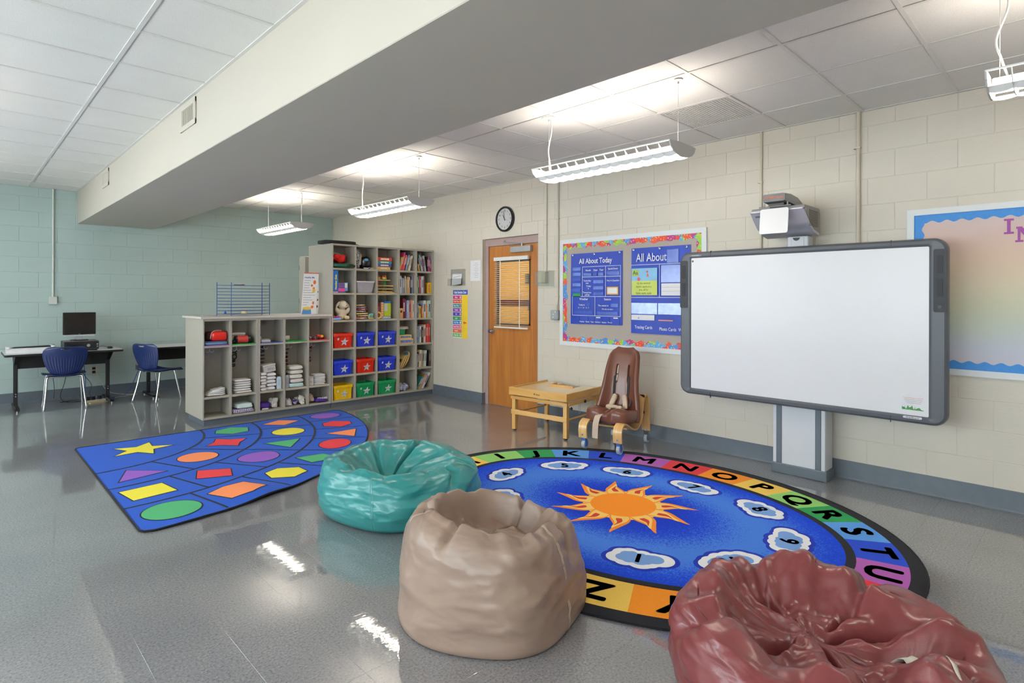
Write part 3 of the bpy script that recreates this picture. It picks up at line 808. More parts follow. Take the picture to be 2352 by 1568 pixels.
# ------------------------------------------------------------------ the two blue pocket charts
M_blue = mat('blue_nylon', (26, 62, 178), .42, var=.08, vscale=7, bump=.06, bscale=30)
M_pock = mat('pocket_vinyl', (70, 100, 196), .18, var=.12, vscale=20, coat=.6)
M_pock2 = mat('pocket_vinyl_pale', (108, 138, 214), .15, var=.25, vscale=14, coat=.8)
M_line = mat('white_stitch_print', (226, 228, 238), .5, var=.01)
def chart_sheet(parent, w, h, sag):
    bm = BM()
    def S(u, v):
        y = w / 2 - w * u; z = h * v
        x = -.002 - .006 * (1 - v) ** 2 * (math.sin(u * 9) + .6) * .6 - .002 * math.sin(u * 5 + v * 4)
        return Vector((x, y, z - sag * (u) * (1 - v)))
    gridsurf(bm, S, 14, 16)
    r = bmesh.ops.extrude_face_region(bm, geom=bm.faces[:])
    for q in [q for q in r['geom'] if isinstance(q, bmesh.types.BMVert)]: q.co.x += .0015
    return obj('chart_sheet', bm, M_blue, parent)
XC = XW - .0195
def flat(parent, name, y0, y1, z0, z1, m, x=-.0075, th=.0015):
    bm = BM(); box(bm, x - th, x, min(y0, y1), max(y0, y1), min(z0, z1), max(z0, z1)); return obj(name, bm, m, parent, 0)
# chart 1
CY, CZ = 4.033, 1.178
t1 = thing('pocket_chart', 'blue pocket chart with the white title All About Today', 'chart', (XC, CY, CZ))
chart_sheet(t1, .735, .83, -.006)
L_ = lambda y0, y1, z0, z1: flat(t1, 'printed_line', y0 - CY, y1 - CY, z0 - CZ, z1 - CZ, M_line, -.0105)
lw = .005
for y0, y1, z in ((3.685, 4.22, 1.848), (3.685, 4.22, 1.73), (3.685, 4.37, 1.503), (3.685, 4.37, 1.282)): L_(y0, y1, z - lw / 2, z + lw / 2)
for y, z0, z1 in ((4.22, 1.503, 1.848), (3.888, 1.503, 1.848), (3.685, 1.282, 1.848), (4.37, 1.282, 1.503), (4.036, 1.282, 1.503)): L_(y - lw / 2, y + lw / 2, z0, z1)
def T1(s, y, z, size, **k): text('printed_word', s, size, M_line, t1, on_wall_x(-.0115, y - CY, z - CZ), **k)
T1('All About Today', 4.035, 1.912, .085, bold=.0016, sx=.82)
T1('Month', 4.135, 1.805, .03, bold=.0004); T1('Date', 4.03, 1.805, .03, bold=.0004); T1('Year', 3.945, 1.805, .03, bold=.0004); T1('Special Events', 3.787, 1.815, .028, bold=.0004, sx=.85)
T1('Yesterday\nwas', 4.15, 1.672, .027, bold=.0004); T1('Today\nis', 4.13, 1.61, .027, bold=.0004); T1('Tomorrow\nwill be', 4.15, 1.535, .027, bold=.0004); T1('Pick-A-Question', 3.785, 1.682, .028, bold=.0004, sx=.9)
T1('Weather', 4.2, 1.472, .035, bold=.0006); T1('Season', 3.86, 1.472, .035, bold=.0006); T1('Today is', 4.23, 1.405, .027, bold=.0004); T1('The season is', 3.92, 1.4, .027, bold=.0004); T1('Words we learn', 3.86, 1.36, .024, bold=.0003)
T1('M   T   W   Th   F', 4.2, 1.37, .022, bold=.0003); T1('Weather   Month   Years   Numbers   Seasons   Words', 4.03, 1.21, .025, bold=.0003, sx=.82)
def K1(y0, y1, z0, z1, m=M_pock): return flat(t1, 'pocket', y0 - CY, y1 - CY, z0 - CZ, z1 - CZ, m, -.0098)
for k in range(6): K1(4.368, 4.245, 1.845 - .062 * k, 1.808 - .062 * k, M_pock2 if k in (0, 1, 3) else M_pock)
K1(4.205, 4.09, 1.775, 1.742, M_pock2); K1(4.065, 4.012, 1.775, 1.742); K1(3.992, 3.92, 1.775, 1.742, M_pock2); K1(3.875, 3.7, 1.785, 1.742)
for z in (1.69, 1.62, 1.552): K1(4.06, 3.92, z, z - .036, M_pock2 if z > 1.6 else M_pock)
K1(4.165, 4.11, 1.428, 1.388); K1(3.815, 3.715, 1.425, 1.385); K1(4.345, 4.07, 1.335, 1.3); K1(4.0, 3.72, 1.33, 1.292, M_pock)
cd = flat(t1, 'question_card', 3.87 - CY, 3.715 - CY, 1.525 - CZ, 1.612 - CZ, mat('gold_card', (226, 170, 50), .5), -.0105)
bm = BM(); box(bm, -.0126, -.012, 3.73 - CY, 3.857 - CY, 1.538 - CZ, 1.6 - CZ); obj('card_face', bm, M_paper, cd, 0)
cd = flat(t1, 'name_card', 4.362 - CY, 4.25 - CY, 1.5 - CZ, 1.54 - CZ, mat('green_card', (36, 150, 84), .5), -.0105)
for k, y in enumerate((4.31, 4.19, 4.1, 3.99, 3.88, 3.75)):
    flat(t1, 'pocket_seam', y - CY - .052, y - CY - .048, .0 + .012, .085, mat('blue_dark_seam', (16, 40, 122), .5), -.0095)
    if k in (3, 5): flat(t1, 'word_card', y - CY - .03, y - CY + .03, .078, .092, M_paper, -.0095)
for y in (4.37, 4.05, 3.7):
    bm = BM(); lathe(bm, [(.012, 0), (.012, .002), (.006, .003), (.005, .001)], 14, M=Matrix.Translation((-.0125, y - CY, .815)) @ R90); obj('grommet', bm, M_chrome, t1)
# chart 2
DY, DZ = 3.2, 1.108
t2 = thing('pocket_chart', 'blue pocket chart partly hidden behind the whiteboard, titled All About', 'chart', (XC, DY, DZ))
chart_sheet(t2, .70, .917, 0.0)
L2 = lambda y0, y1, z0, z1: flat(t2, 'printed_line', y0 - DY, y1 - DY, z0 - DZ, z1 - DZ, M_line, -.0105)
for z in (1.843, 1.494): L2(2.86, 3.545, z - lw / 2, z + lw / 2)
L2(3.1955, 3.2005, 1.494, 1.843)
def T2(s, y, z, size, m=M_line, **k): text('printed_word', s, size, m, t2, on_wall_x(-.0115, y - DY, z - DZ), **k)
T2('All About', 3.3, 1.915, .125, bold=.0008, sx=.75)
T2('Tracing Cards', 3.39, 1.175, .048, bold=.0004, sx=.8); T2('Photo Cards', 3.10, 1.165, .048, bold=.0004, sx=.8); T2('Word', 2.93, 1.165, .048, bold=.0004, sx=.8)
def K2(y0, y1, z0, z1, m=M_pock): return flat(t2, 'pocket', y0 - DY, y1 - DY, z0 - DZ, z1 - DZ, m, -.0098)
K2(3.112, 2.98, 1.988, 1.853); K2(3.18, 2.9, 1.83, 1.65); K2(3.542, 3.225, 1.435, 1.318, M_pock2); K2(3.215, 2.9, 1.435, 1.318, M_pock2)
cd = flat(t2, 'alphabet_card', 3.54 - DY, 3.225 - DY, 1.518 - DZ, 1.672 - DZ, mat('lime_card', (196, 210, 96), .4, var=.05), -.0105)
c2_ = flat(t2, 'alphabet_card', 3.54 - DY, 3.225 - DY, 1.672 - DZ, 1.806 - DZ, mat('sky_card', (132, 186, 222), .4, var=.05), -.0105)
c3_ = flat(t2, 'letter_tile', 3.53 - DY, 3.452 - DY, 1.725 - DZ, 1.79 - DZ, mat('lime_tile', (166, 190, 70), .5), -.0125)
text('printed_word', 'Aa', .06, M_black, t2, on_wall_x(-.0145, 3.491 - DY, 1.757 - DZ))
for k, s in enumerate(('Up the windmill', 'Apples, apples in a', 'tree, all for', 'Apple, apple, apple')): text('printed_word', s, .032, mat('card_ink', (120, 120, 60), .6), t2, on_wall_x(-.0125, 3.39 - DY, 1.645 - .035 * k - DZ), sx=.8)
bm = BM()
prism(bm, circ(.012, 12), -.0135, -.012, lambda a, b, h: Vector((h, 3.345 - DY + a, 1.768 - DZ + b))); prism(bm, [(-.014, 0), (.014, 0), (.004, .035), (-.004, .035)], -.0135, -.012, lambda a, b, h: Vector((h, 3.34 - DY + a, 1.715 - DZ + b)))
prism(bm, circ(.02, 14), -.0135, -.012, lambda a, b, h: Vector((h, 3.45 - DY + a, 1.69 - DZ + b)))
obj('card_picture', bm, mat('picture_red', (214, 92, 110), .5), t2, 0)
flat(t2, 'ruled_card', 3.176 - DY, 2.9 - DY, 1.515 - DZ, 1.64 - DZ, M_paper, -.0105)
for z in (1.6, 1.56): flat(t2, 'ruled_line', 3.17 - DY, 2.9 - DY, z - DZ - .001, z - DZ + .001, M_ink, -.0125, .0006)
flat(t2, 'tracing_card', 3.54 - DY, 3.257 - DY, 1.252 - DZ, 1.308 - DZ, M_paper, -.0105)
text('printed_word', 'A', .035, mat('sky_ink', (60, 120, 190), .6), t2, on_wall_x(-.0125, 3.45 - DY, 1.272 - DZ))
flat(t2, 'photo_card', 3.21 - DY, 3.04 - DY, 1.25 - DZ, 1.262 - DZ, mat('photo_card_edge', (230, 150, 130), .5), -.0105)
for y in (3.52, 3.2, 2.895):
    bm = BM(); lathe(bm, [(.012, 0), (.012, .002), (.006, .003), (.005, .001)], 14, M=Matrix.Translation((-.0125, y - DY, .9)) @ R90); obj('grommet', bm, M_chrome, t2)

# ------------------------------------------------------------------ interactive whiteboard on its stand
M_wbf = mat('graphite_plastic', (86, 90, 97), .38, var=.02)
M_wbs = mat('whiteboard_surface', (224, 223, 226), .28, var=.004)
wb = thing('interactive_whiteboard', 'large interactive whiteboard in a dark grey frame on a floor stand', 'whiteboard', (5.0, 1.7635, 0))
yo, zo0, zo1 = 1.029, .588, 1.922; zc, zh = (zo0 + zo1) / 2, (zo1 - zo0)
bm = BM(); n = 6
def ring(w_, h_, r_, x): return [bm.verts.new((x, -a, zc + b)) for a, b in rrect(w_, h_, r_, n)]
iw, ih, icz = 2.058 - .222, zh - .116, 0
rings = [ring(2.0, zh - .06, .07, .055), ring(2.058, zh, .085, .045), ring(2.058, zh, .085, -.005), ring(2.046, zh - .012, .08, -.022), ring(2.02, zh - .036, .07, -.032), ring(iw + .05, ih + .035, .02, -.034), ring(iw + .02, ih + .012, .012, -.028), ring(iw, ih, .008, -.016)]
for A, B in zip(rings, rings[1:]):
    for i in range(len(A)):
        f = bm.faces.new((A[i], A[(i + 1) % len(A)], B[(i + 1) % len(A)], B[i])); f.smooth = True
bm.faces.new(rings[0])
obj('board_frame', bm, M_wbf, wb, 30)
bm = BM(); prism(bm, rrect(iw + .004, ih + .004, .01, 3), -.0175, .02, lambda a, b, h: Vector((h, -a, zc + b))); srf = obj('writing_surface', bm, M_wbs, wb, 0)
for y in (-.69, .72):
    for zz, sg in ((zo1 - .02, 1), (zo0 + .02, -1)):
        bm = BM(); box(bm, -.0365, -.02, y - .0015, y + .0015, zz - .03, zz + .022); obj('frame_seam', bm, M_black, wb, 0)
M_spk = mat('speaker_charcoal', (62, 66, 72), .5, bump=.4, bscale=900)
for s, yy in ((1, .985), (-1, -.985)):
    bm = BM(); prism(bm, rrect(.075, .445, .012, 3), -.040, -.026, lambda a, b, h: Vector((h, yy + a, 1.62 + b))); sp = obj('speaker', bm, M_spk, wb, 0)
    for zz in (1.735, 1.57):
        bm = BM(); prism(bm, rrect(.034, .125, .004, 2), -.0425, -.039, lambda a, b, h: Vector((h, yy + a, zz + b))); obj('speaker_slot', bm, mat('speaker_black', (44, 46, 52), .6), sp, 0)
    bm = BM(); cyl(bm, (-.043, yy, 1.435), (-.039, yy, 1.435), .012, n=14); obj('speaker_button', bm, M_black, sp)
bm = BM(); cyl(bm, (-.0185, .905, 1.835), (-.0165, .905, 1.835), .010, n=14); obj('stylus_dot', bm, mat('dot_grey', (90, 92, 100), .5), srf)
# sticker and maker's plates
st = obj('instruction_sticker', box(BM(), -.0186, -.017, -.893, -.755, .68, .792), mat('sticker_white', (222, 222, 226), .4), srf, 0)
for k in range(4):
    bm = BM(); box(bm, -.0192, -.0186, -.885 + .004 * k, -.765 - .006 * k, .769 - .012 * k, .7715 - .012 * k); obj('sticker_text', bm, M_ink if k else mat('sticker_orange', (226, 140, 90), .5), st, 0)
bm = BM()
def hill(y0, y1, hh, seed): return [(y0, 0), (y1, 0)] + [(y1 + (y0 - y1) * i / 10, hh * (.55 + .45 * math.sin(i * 1.7 + seed))) for i in range(11)]
prism(bm, hill(-.89, -.758, .022, 1), -.0193, -.0186, lambda a, b, h: Vector((h, a, .684 + b))); prism(bm, hill(-.84, -.775, .034, 2.5), -.0195, -.0186, lambda a, b, h: Vector((h, a, .684 + b)))
obj('sticker_landscape', bm, mat('sticker_green', (76, 142, 74), .5, var=.5, vscale=120), st, 0)
bm = BM(); prism(bm, rrect(.115, .016, .007, 3), -.0365, -.030, lambda a, b, h: Vector((h, -.825 + a, .632 + b))); pl = obj('maker_plate', bm, mat('plate_white', (214, 214, 220), .4), wb, 0)
text('maker_name', 'ActivBoard', .017, M_black, pl, on_wall_x(-.037, -.825, .632), depth=.0003)
bm = BM(); prism(bm, rrect(.12, .014, .005, 3), -.0365, -.030, lambda a, b, h: Vector((h, .87 + a, 1.886 + b))); pl = obj('maker_plate', bm, mat('plate_grey', (120, 124, 130), .4), wb, 0)
text('maker_name', 'PROMETHEAN', .011, M_paper, pl, on_wall_x(-.037, .87, 1.886), depth=.0003)
# column
M_col = mat('stand_light_grey', (206, 208, 214), .38, var=.02)
M_colD = mat('stand_slate', (96, 106, 116), .4, var=.03)
bm = BM(); prism(bm, [(.07, .198), (.072, .205), (.09, .21), (.24, .21), (.24, -.21), (.09, -.21), (.072, -.205), (.07, -.198)], .08, 1.9, lambda a, b, h: Vector((a, b - .0085, h))); obj('column', bm, M_col, wb, 0)
for y in (.155, -.155):
    bm = BM(); box(bm, .063, .0715, y - .022 - .0085, y + .022 - .0085, .08, 1.85, bev=.003); obj('column_channel', bm, M_colD, wb, 0)
bm = BM(); box(bm, .055, .26, -.222 - .0085, .214 - .0085, 0, .085, bev=.008, seg=2); obj('column_base', bm, M_colD, wb, 0)
bm = BM(); box(bm, .045, .16, -.09, .075, 1.85, 2.008, bev=.006); box(bm, .040, .05, -.06, .045, 1.85, 2.005, bev=.004); obj('projector_mast', bm, M_col, wb, 0)
bm = BM(); prism(bm, [(-.03, .012), (.03, .012), (.018, -.008), (0, -.014), (-.018, -.008)], .036, .041, lambda a, b, h: Vector((h, a, 1.985 + b))); obj('cable_slot', bm, M_black, wb, 0)

# short throw projector above the board
M_pj = mat('projector_taupe', (150, 146, 142), .45, var=.03)
M_silver = mat('projector_silver', (196, 195, 202), .3, metal=.25, var=.02)
pj_ = thing('projector', 'short throw projector with a white lid above the whiteboard', 'projector', (4.72, 1.83, 2.0))
bm = BM()
side = [(.09, .235), (.44, .235), (.455, .2), (.455, .035), (.42, .025), (.33, .055), (.24, .10), (.15, .165), (.10, .205)]
prism(bm, side, -.205, .21, lambda a, b, h: Vector((a, h, b))); obj('body', bm, M_pj, pj_, 0)
bm = BM()
cur = [(.07, .20), (.12, .145), (.20, .085), (.30, .035), (.42, .012)]
V = [[bm.verts.new((x, y, z)) for x, z in cur] for y in (-.207, -.1, 0, .1, .212)]
for i in range(4):
    for j in range(4): bm.faces.new((V[i][j], V[i][j + 1], V[i + 1][j + 1], V[i + 1][j])).smooth = True
r = bmesh.ops.extrude_face_region(bm, geom=bm.faces[:])
for q in [q for q in r['geom'] if isinstance(q, bmesh.types.BMVert)]: q.co += Vector((.012, 0, .02))
obj('front_shell', bm, M_silver, pj_)
bm = BM(); box(bm, .052, .13, -.207, .212, .195, .212, bev=.004); obj('shell_lip', bm, M_silver, pj_, 0)
bm = BM(); box(bm, .072, .082, .12, .175, .165, .178, M=Matrix.Translation((.008, 0, -.004))); obj('lens_slot', bm, M_black, pj_, 0)
T = Matrix.Translation((.035, 0, .215)) @ Matrix.Rotation(.12, 4, 'Y')
bm = BM(); prism(bm, rrect(.222, .205, .016, 4, .0, -.1025), -.012, 0, lambda a, b, h: T @ Vector((h, a, b))); obj('mirror_lid', bm, mat('lid_white', (238, 236, 238), .3, var=.005), pj_, 0)
for k in range(12):
    bm = BM(); box(bm, .2, .4, -.2075, -.2045, .08 + .011 * k, .084 + .011 * k); obj('vent_slit', bm, mat('vent_brown', (104, 96, 90), .6), pj_, 0)
bm = BM(); cyl(bm, (.02, -.13, .232), (.02, .12, .232), .005, n=8); cyl(bm, (.03, -.1, .232), (.03, -.1, .262), .006, n=8); cyl(bm, (.03, .08, .232), (.03, .08, .262), .006, n=8); obj('lid_rod', bm, M_steel, pj_)
bm = BM()
arm = [(.02, .33), (.14, .338), (.3, .325), (.40, .29), (.46, .23), (.44, .225), (.36, .25), (.2, .262), (.02, .272)]
prism(bm, arm, -.085, .085, lambda a, b, h: Vector((a, h, b))); a_ = obj('boom_arm', bm, mat('boom_grey', (150, 151, 150), .4), pj_, 0)
bm = BM(); prism(bm, rrect(.175, .062, .012, 3, 0, .302), .012, .022, lambda a, b, h: Vector((h, a, b))); obj('boom_badge', bm, mat('badge_grey', (104, 106, 110), .4), a_, 0)
text('badge_word', 'PROMETHEAN', .0255, mat('badge_orange', (214, 116, 84), .5), a_, on_wall_x(.011, 0, .302), bold=.0006, sx=.92)
bm = BM(); box(bm, .06, .3, -.06, .06, .235, .265); obj('boom_under', bm, M_black, a_, 0)
# ------------------------------------------------------------------ rugs
def carpet(name, rgb, var=.10):
    return mat(name, rgb, .95, var=var, vscale=220, bump=.35, bscale=500, spec=.12, sheen=.06)
K_blue = carpet('carpet_blue', (32, 84, 188)); K_black = carpet('carpet_black', (34, 34, 40)); K_yel = carpet('carpet_yellow', (238, 222, 62)); K_grn = carpet('carpet_green', (76, 170, 112))
K_red = carpet('carpet_red', (226, 58, 66)); K_pur = carpet('carpet_purple', (142, 88, 188)); K_or = carpet('carpet_orange', (248, 142, 88))
def flat_poly(bm, poly, z, mi=0):
    f = bm.faces.new([bm.verts.new((a, b, z)) for a, b in poly]); f.material_index = mi; return f
def offset_poly(poly, d):
    n = len(poly); out = []
    area = sum(poly[i][0] * poly[(i + 1) % n][1] - poly[(i + 1) % n][0] * poly[i][1] for i in range(n))
    s = 1 if area > 0 else -1
    for i in range(n):
        p0, p1, p2 = poly[i - 1], poly[i], poly[(i + 1) % n]
        def nr(a, b):
            dx, dy = b[0] - a[0], b[1] - a[1]; l = math.hypot(dx, dy) or 1; return (dy / l * s, -dx / l * s)
        n1, n2 = nr(p0, p1), nr(p1, p2); mx, my = n1[0] + n2[0], n1[1] + n2[1]
        q = mx * mx + my * my
        k = min(2 * d / q if q > 1e-6 else d, 3.0 * d)
        out.append((p1[0] + mx * k, p1[1] + my * k))
    return out
def ripple(x, y):
    r = math.hypot(x, y); a = math.degrees(math.atan2(y, x))
    e = math.exp(-((r - 2.62) / .22) ** 2) * math.exp(-((a + 72) / 9.0) ** 2)
    return .030 * e * (.6 + .4 * math.sin(a * .5)) + .006 * math.exp(-((r - 2.2) / .3) ** 2) * math.exp(-((a + 66) / 7) ** 2)
def drape(bm, cuts=2):
    bmesh.ops.triangulate(bm, faces=bm.faces[:])
    for _ in range(cuts): bmesh.ops.subdivide_edges(bm, edges=[e for e in bm.edges if e.calc_length() > .06], cuts=1, use_grid_fill=True)
    for v in bm.verts: v.co.z += ripple(v.co.x, v.co.y)
    return bm
rug = thing('shape_rug', 'blue quarter-circle rug patterned with coloured shapes in front of the cubbies', 'rug', (.85, 6.95, 0))
RR = 2.765
def rug_outline(r, inset, corner):
    pts = [(inset + corner, -inset), (inset, -inset - corner)]
    a0, a1 = math.radians(-90 + math.degrees(inset / r)), math.radians(-math.degrees(inset / r))
    out = [(inset + corner * (1 - math.sin(t * PI / 8)), -inset - corner * (1 - math.cos(t * PI / 8))) for t in range(5)]
    out += [(inset + .0, -r + inset + .06), (inset + .02, -r + inset + .025), (inset + .07, -r + inset + .003)]
    n = 60; aa = [math.radians(-88.2 + 86.4 * i / n) for i in range(n + 1)]
    out += [((r - inset) * math.cos(a), (r - inset) * math.sin(a)) for a in aa]
    out += [(r - inset - .004, -inset - .05), (r - inset - .025, -inset - .015), (r - inset - .06, -inset)]
    return out
bm = BM(); o_ = rug_outline(RR, 0, .05)
nring = len(o_)
# body as fan of rings so that it can ripple
cen = (1.0, -1.0); rings = []
for k in range(0, 25):
    s = k / 24
    rings.append([bm.verts.new((cen[0] + (a - cen[0]) * s, cen[1] + (b - cen[1]) * s, .010)) for a, b in o_] if k else [bm.verts.new((cen[0], cen[1], .010))])
for k in range(24):
    A, B = rings[k], rings[k + 1]
    for i in range(nring):
        j = (i + 1) % nring
        if len(A) == 1: bm.faces.new((A[0], B[i], B[j]))
        else: bm.faces.new((A[i], B[i], B[j], A[j]))
low = [bm.verts.new((a, b, .0)) for a, b in o_]
for i in range(nring): bm.faces.new((rings[24][i], low[i], low[(i + 1) % nring], rings[24][(i + 1) % nring])).material_index = 1
for v in bm.verts:
    if v.co.z > .005: v.co.z += ripple(v.co.x, v.co.y)
    else: v.co.z += max(0, ripple(v.co.x, v.co.y) - .002)
obj('pile', bm, [K_blue, K_black], rug, 0)
bm = BM(); tube(bm, [(a, b, .007 + ripple(a, b)) for a, b in o_], .0075, 6, closed=True); obj('bound_edge', bm, K_black, rug)
ZP = .0118
for r in (1.11, 1.66, 2.21):
    bm = BM(); n = 48; wl = .011
    A = [bm.verts.new(((r - wl) * math.cos(math.radians(-90 + 90 * i / n)) + .0, (r - wl) * math.sin(math.radians(-90 + 90 * i / n)), ZP)) for i in range(n + 1)]
    B = [bm.verts.new(((r + wl) * math.cos(math.radians(-90 + 90 * i / n)) + .0, (r + wl) * math.sin(math.radians(-90 + 90 * i / n)), ZP)) for i in range(n + 1)]
    for i in range(n): bm.faces.new((A[i], B[i], B[i + 1], A[i + 1]))
    for v in bm.verts: v.co.z += ripple(v.co.x, v.co.y)
    obj('arc_line', bm, K_black, rug, 0)
for r0, r1, nc in ((1.11, 1.66, 4), (1.66, 2.21, 6), (2.21, 2.74, 8)):
    for k in range(1, nc):
        a = math.radians(-90 * k / nc); d = Vector((math.cos(a), math.sin(a), 0)); p = Vector((-d.y, d.x, 0)) * .0085
        bm = BM(); n = 8
        A = [bm.verts.new(d * (r0 + (r1 - r0) * i / n) + p + Vector((0, 0, ZP + .0002))) for i in range(n + 1)]; B = [bm.verts.new(d * (r0 + (r1 - r0) * i / n) - p + Vector((0, 0, ZP + .0002))) for i in range(n + 1)]
        for i in range(n): bm.faces.new((A[i], A[i + 1], B[i + 1], B[i]))
        for v in bm.verts: v.co.z += ripple(v.co.x, v.co.y)
        obj('divider_line', bm, K_black, rug, 0)
def ngon(n, r, a0=0.0, sy=1.0): return [(r * math.cos(a0 + 2 * PI * i / n), sy * r * math.sin(a0 + 2 * PI * i / n)) for i in range(n)]
wav = lambda r, sy: [(r * (1 + .05 * math.cos(3 * 2 * PI * i / 40)) * math.cos(2 * PI * i / 40), sy * r * math.sin(2 * PI * i / 40)) for i in range(40)]
def rug_shape(r, ang, poly, m, name):
    a = math.radians(ang); cx, cy_ = r * math.cos(a), r * math.sin(a); rot = a + PI / 2
    P = [(cx + x * math.cos(rot) - y * math.sin(rot), cy_ + x * math.sin(rot) + y * math.cos(rot)) for x, y in poly]
    bm = BM(); flat_poly(bm, offset_poly(P, .0095), ZP + .0004); drape(bm, 3); ol = obj('shape_outline', bm, K_black, rug, 0)
    bm = BM(); flat_poly(bm, P, ZP + .0010); drape(bm, 3); obj(name, bm, m, rug, 0)
quarter = [
 (1.385, -11.2, [(0, .16), (.155, .05), (.1, -.14), (-.1, -.14), (-.155, .05)], K_grn, 'pentagon_shape'),
 (1.385, -33.7, [(-.15, .13), (0, .10), (.15, .13), (.12, 0), (.15, -.13), (0, -.10), (-.15, -.13), (-.12, 0)], K_red, 'curved_square_shape'),
 (1.385, -56.2, circ(.165, 36), K_or, 'circle_shape'),
 (1.385, -78.7, [(-.17, -.13), (.17, -.13), (0, .15)], K_pur, 'triangle_shape'),
 (1.935, -7.5, [(0, -.2), (.17, 0), (0, .2), (-.17, 0)], K_or, 'diamond_shape'),
 (1.935, -22.5, circ(.165, 36), K_yel, 'circle_shape'),
 (1.935, -37.5, [(-.17, -.15), (.17, -.15), (0, .17)], K_grn, 'triangle_shape'),
 (1.935, -52.5, wav(.18, .95), K_pur, 'wavy_circle_shape'),
 (1.935, -67.5, [(-.13, -.12), (.13, -.12), (.13, .12), (-.13, .12)], K_red, 'square_shape'),
 (1.935, -82.5, [(-.15, -.145), (.15, -.145), (.15, .145), (-.15, .145)], K_yel, 'rectangle_shape'),
 (2.475, -5.6, circ(.155, 36, ry=.175), K_pur, 'oval_shape'),
 (2.475, -16.9, ngon(6, .17, 0), K_red, 'hexagon_shape'),
 (2.475, -28.1, [(-.16, -.15), (.16, -.15), (0, .17)], K_or, 'triangle_shape'),
 (2.475, -39.4, circ(.19, 36, ry=.15), K_red, 'oval_shape'),
 (2.475, -50.6, [(-.2, -.08), (.06, -.1), (.2, .08), (-.06, .1)], K_grn, 'rhombus_shape'),
 (2.475, -61.9, ngon(6, .175, .52), K_yel, 'hexagon_shape'),
 (2.475, -73.1, [(-.17, -.02), (-.09, -.16), (.09, -.16), (.17, -.02), (.09, .15), (-.09, .15)], K_or, 'hexagon_shape'),
 (2.475, -84.4, circ(.18, 40, ry=.185), K_grn, 'circle_shape'),
 (.63, -38.0, star(.27, .125, 5, PI / 2 + .1), K_yel, 'star_shape')]
SURVEYED = {   # outlines in room metres (x, y)
 ('pentagon_shape', -11.2): [(2.08, 6.79), (2.25, 6.85), (2.39, 6.72), (2.33, 6.54), (2.16, 6.51), (2.03, 6.65)],
 ('curved_square_shape', -33.7): [(1.96, 6.40), (2.06, 6.28), (2.19, 6.21), (2.09, 6.10), (2.03, 5.97), (1.93, 6.09), (1.80, 6.16), (1.90, 6.26)],
 ('triangle_shape', -78.7): [(1.06, 5.77), (1.30, 5.52), (.95, 5.44)],
 ('diamond_shape', -7.5): [(2.56, 6.74), (2.79, 6.85), (2.96, 6.67), (2.74, 6.55)],
 ('triangle_shape', -37.5): [(2.25, 5.87), (2.59, 5.82), (2.38, 5.55)],
 ('square_shape', -67.5): [(1.49, 5.34), (1.71, 5.21), (1.65, 4.99), (1.42, 5.11)],
 ('rectangle_shape', -82.5): [(.90, 5.16), (1.19, 5.19), (1.23, 4.92), (.94, 4.88)],
 ('hexagon_shape', -16.9): [(3.09, 6.32), (3.24, 6.37), (3.38, 6.22), (3.33, 6.09), (3.17, 6.03), (3.04, 6.18)],
 ('triangle_shape', -28.1): [(2.90, 5.83), (3.24, 5.82), (3.06, 5.53)],
 ('rhombus_shape', -50.6): [(2.26, 5.15), (2.50, 5.11), (2.58, 4.89), (2.30, 4.91)],
 ('hexagon_shape', -61.9): [(1.87, 4.86), (2.0, 4.93), (2.15, 4.84), (2.15, 4.68), (2.01, 4.60), (1.86, 4.70)],
 ('hexagon_shape', -73.1): [(1.37, 4.66), (1.50, 4.74), (1.66, 4.75), (1.74, 4.50), (1.61, 4.42), (1.46, 4.42)],
 ('star_shape', -38.0): [(1.31 + (.265 if k % 2 == 0 else .115) * math.cos(math.radians(64 + 36 * k)), 6.475 + (.265 if k % 2 == 0 else .115) * math.sin(math.radians(64 + 36 * k))) for k in range(10)]}
for q in quarter:
    key = (q[4], q[1])
    if key in SURVEYED:
        P = [(x - .85, y - 6.95) for x, y in SURVEYED[key]]
        bm = BM(); flat_poly(bm, offset_poly(P, .0095), ZP + .0004); drape(bm, 3); obj('shape_outline', bm, K_black, rug, 0)
        bm = BM(); flat_poly(bm, P, ZP + .0010); drape(bm, 3); obj(q[4], bm, q[3], rug, 0)
    else: rug_shape(*q)

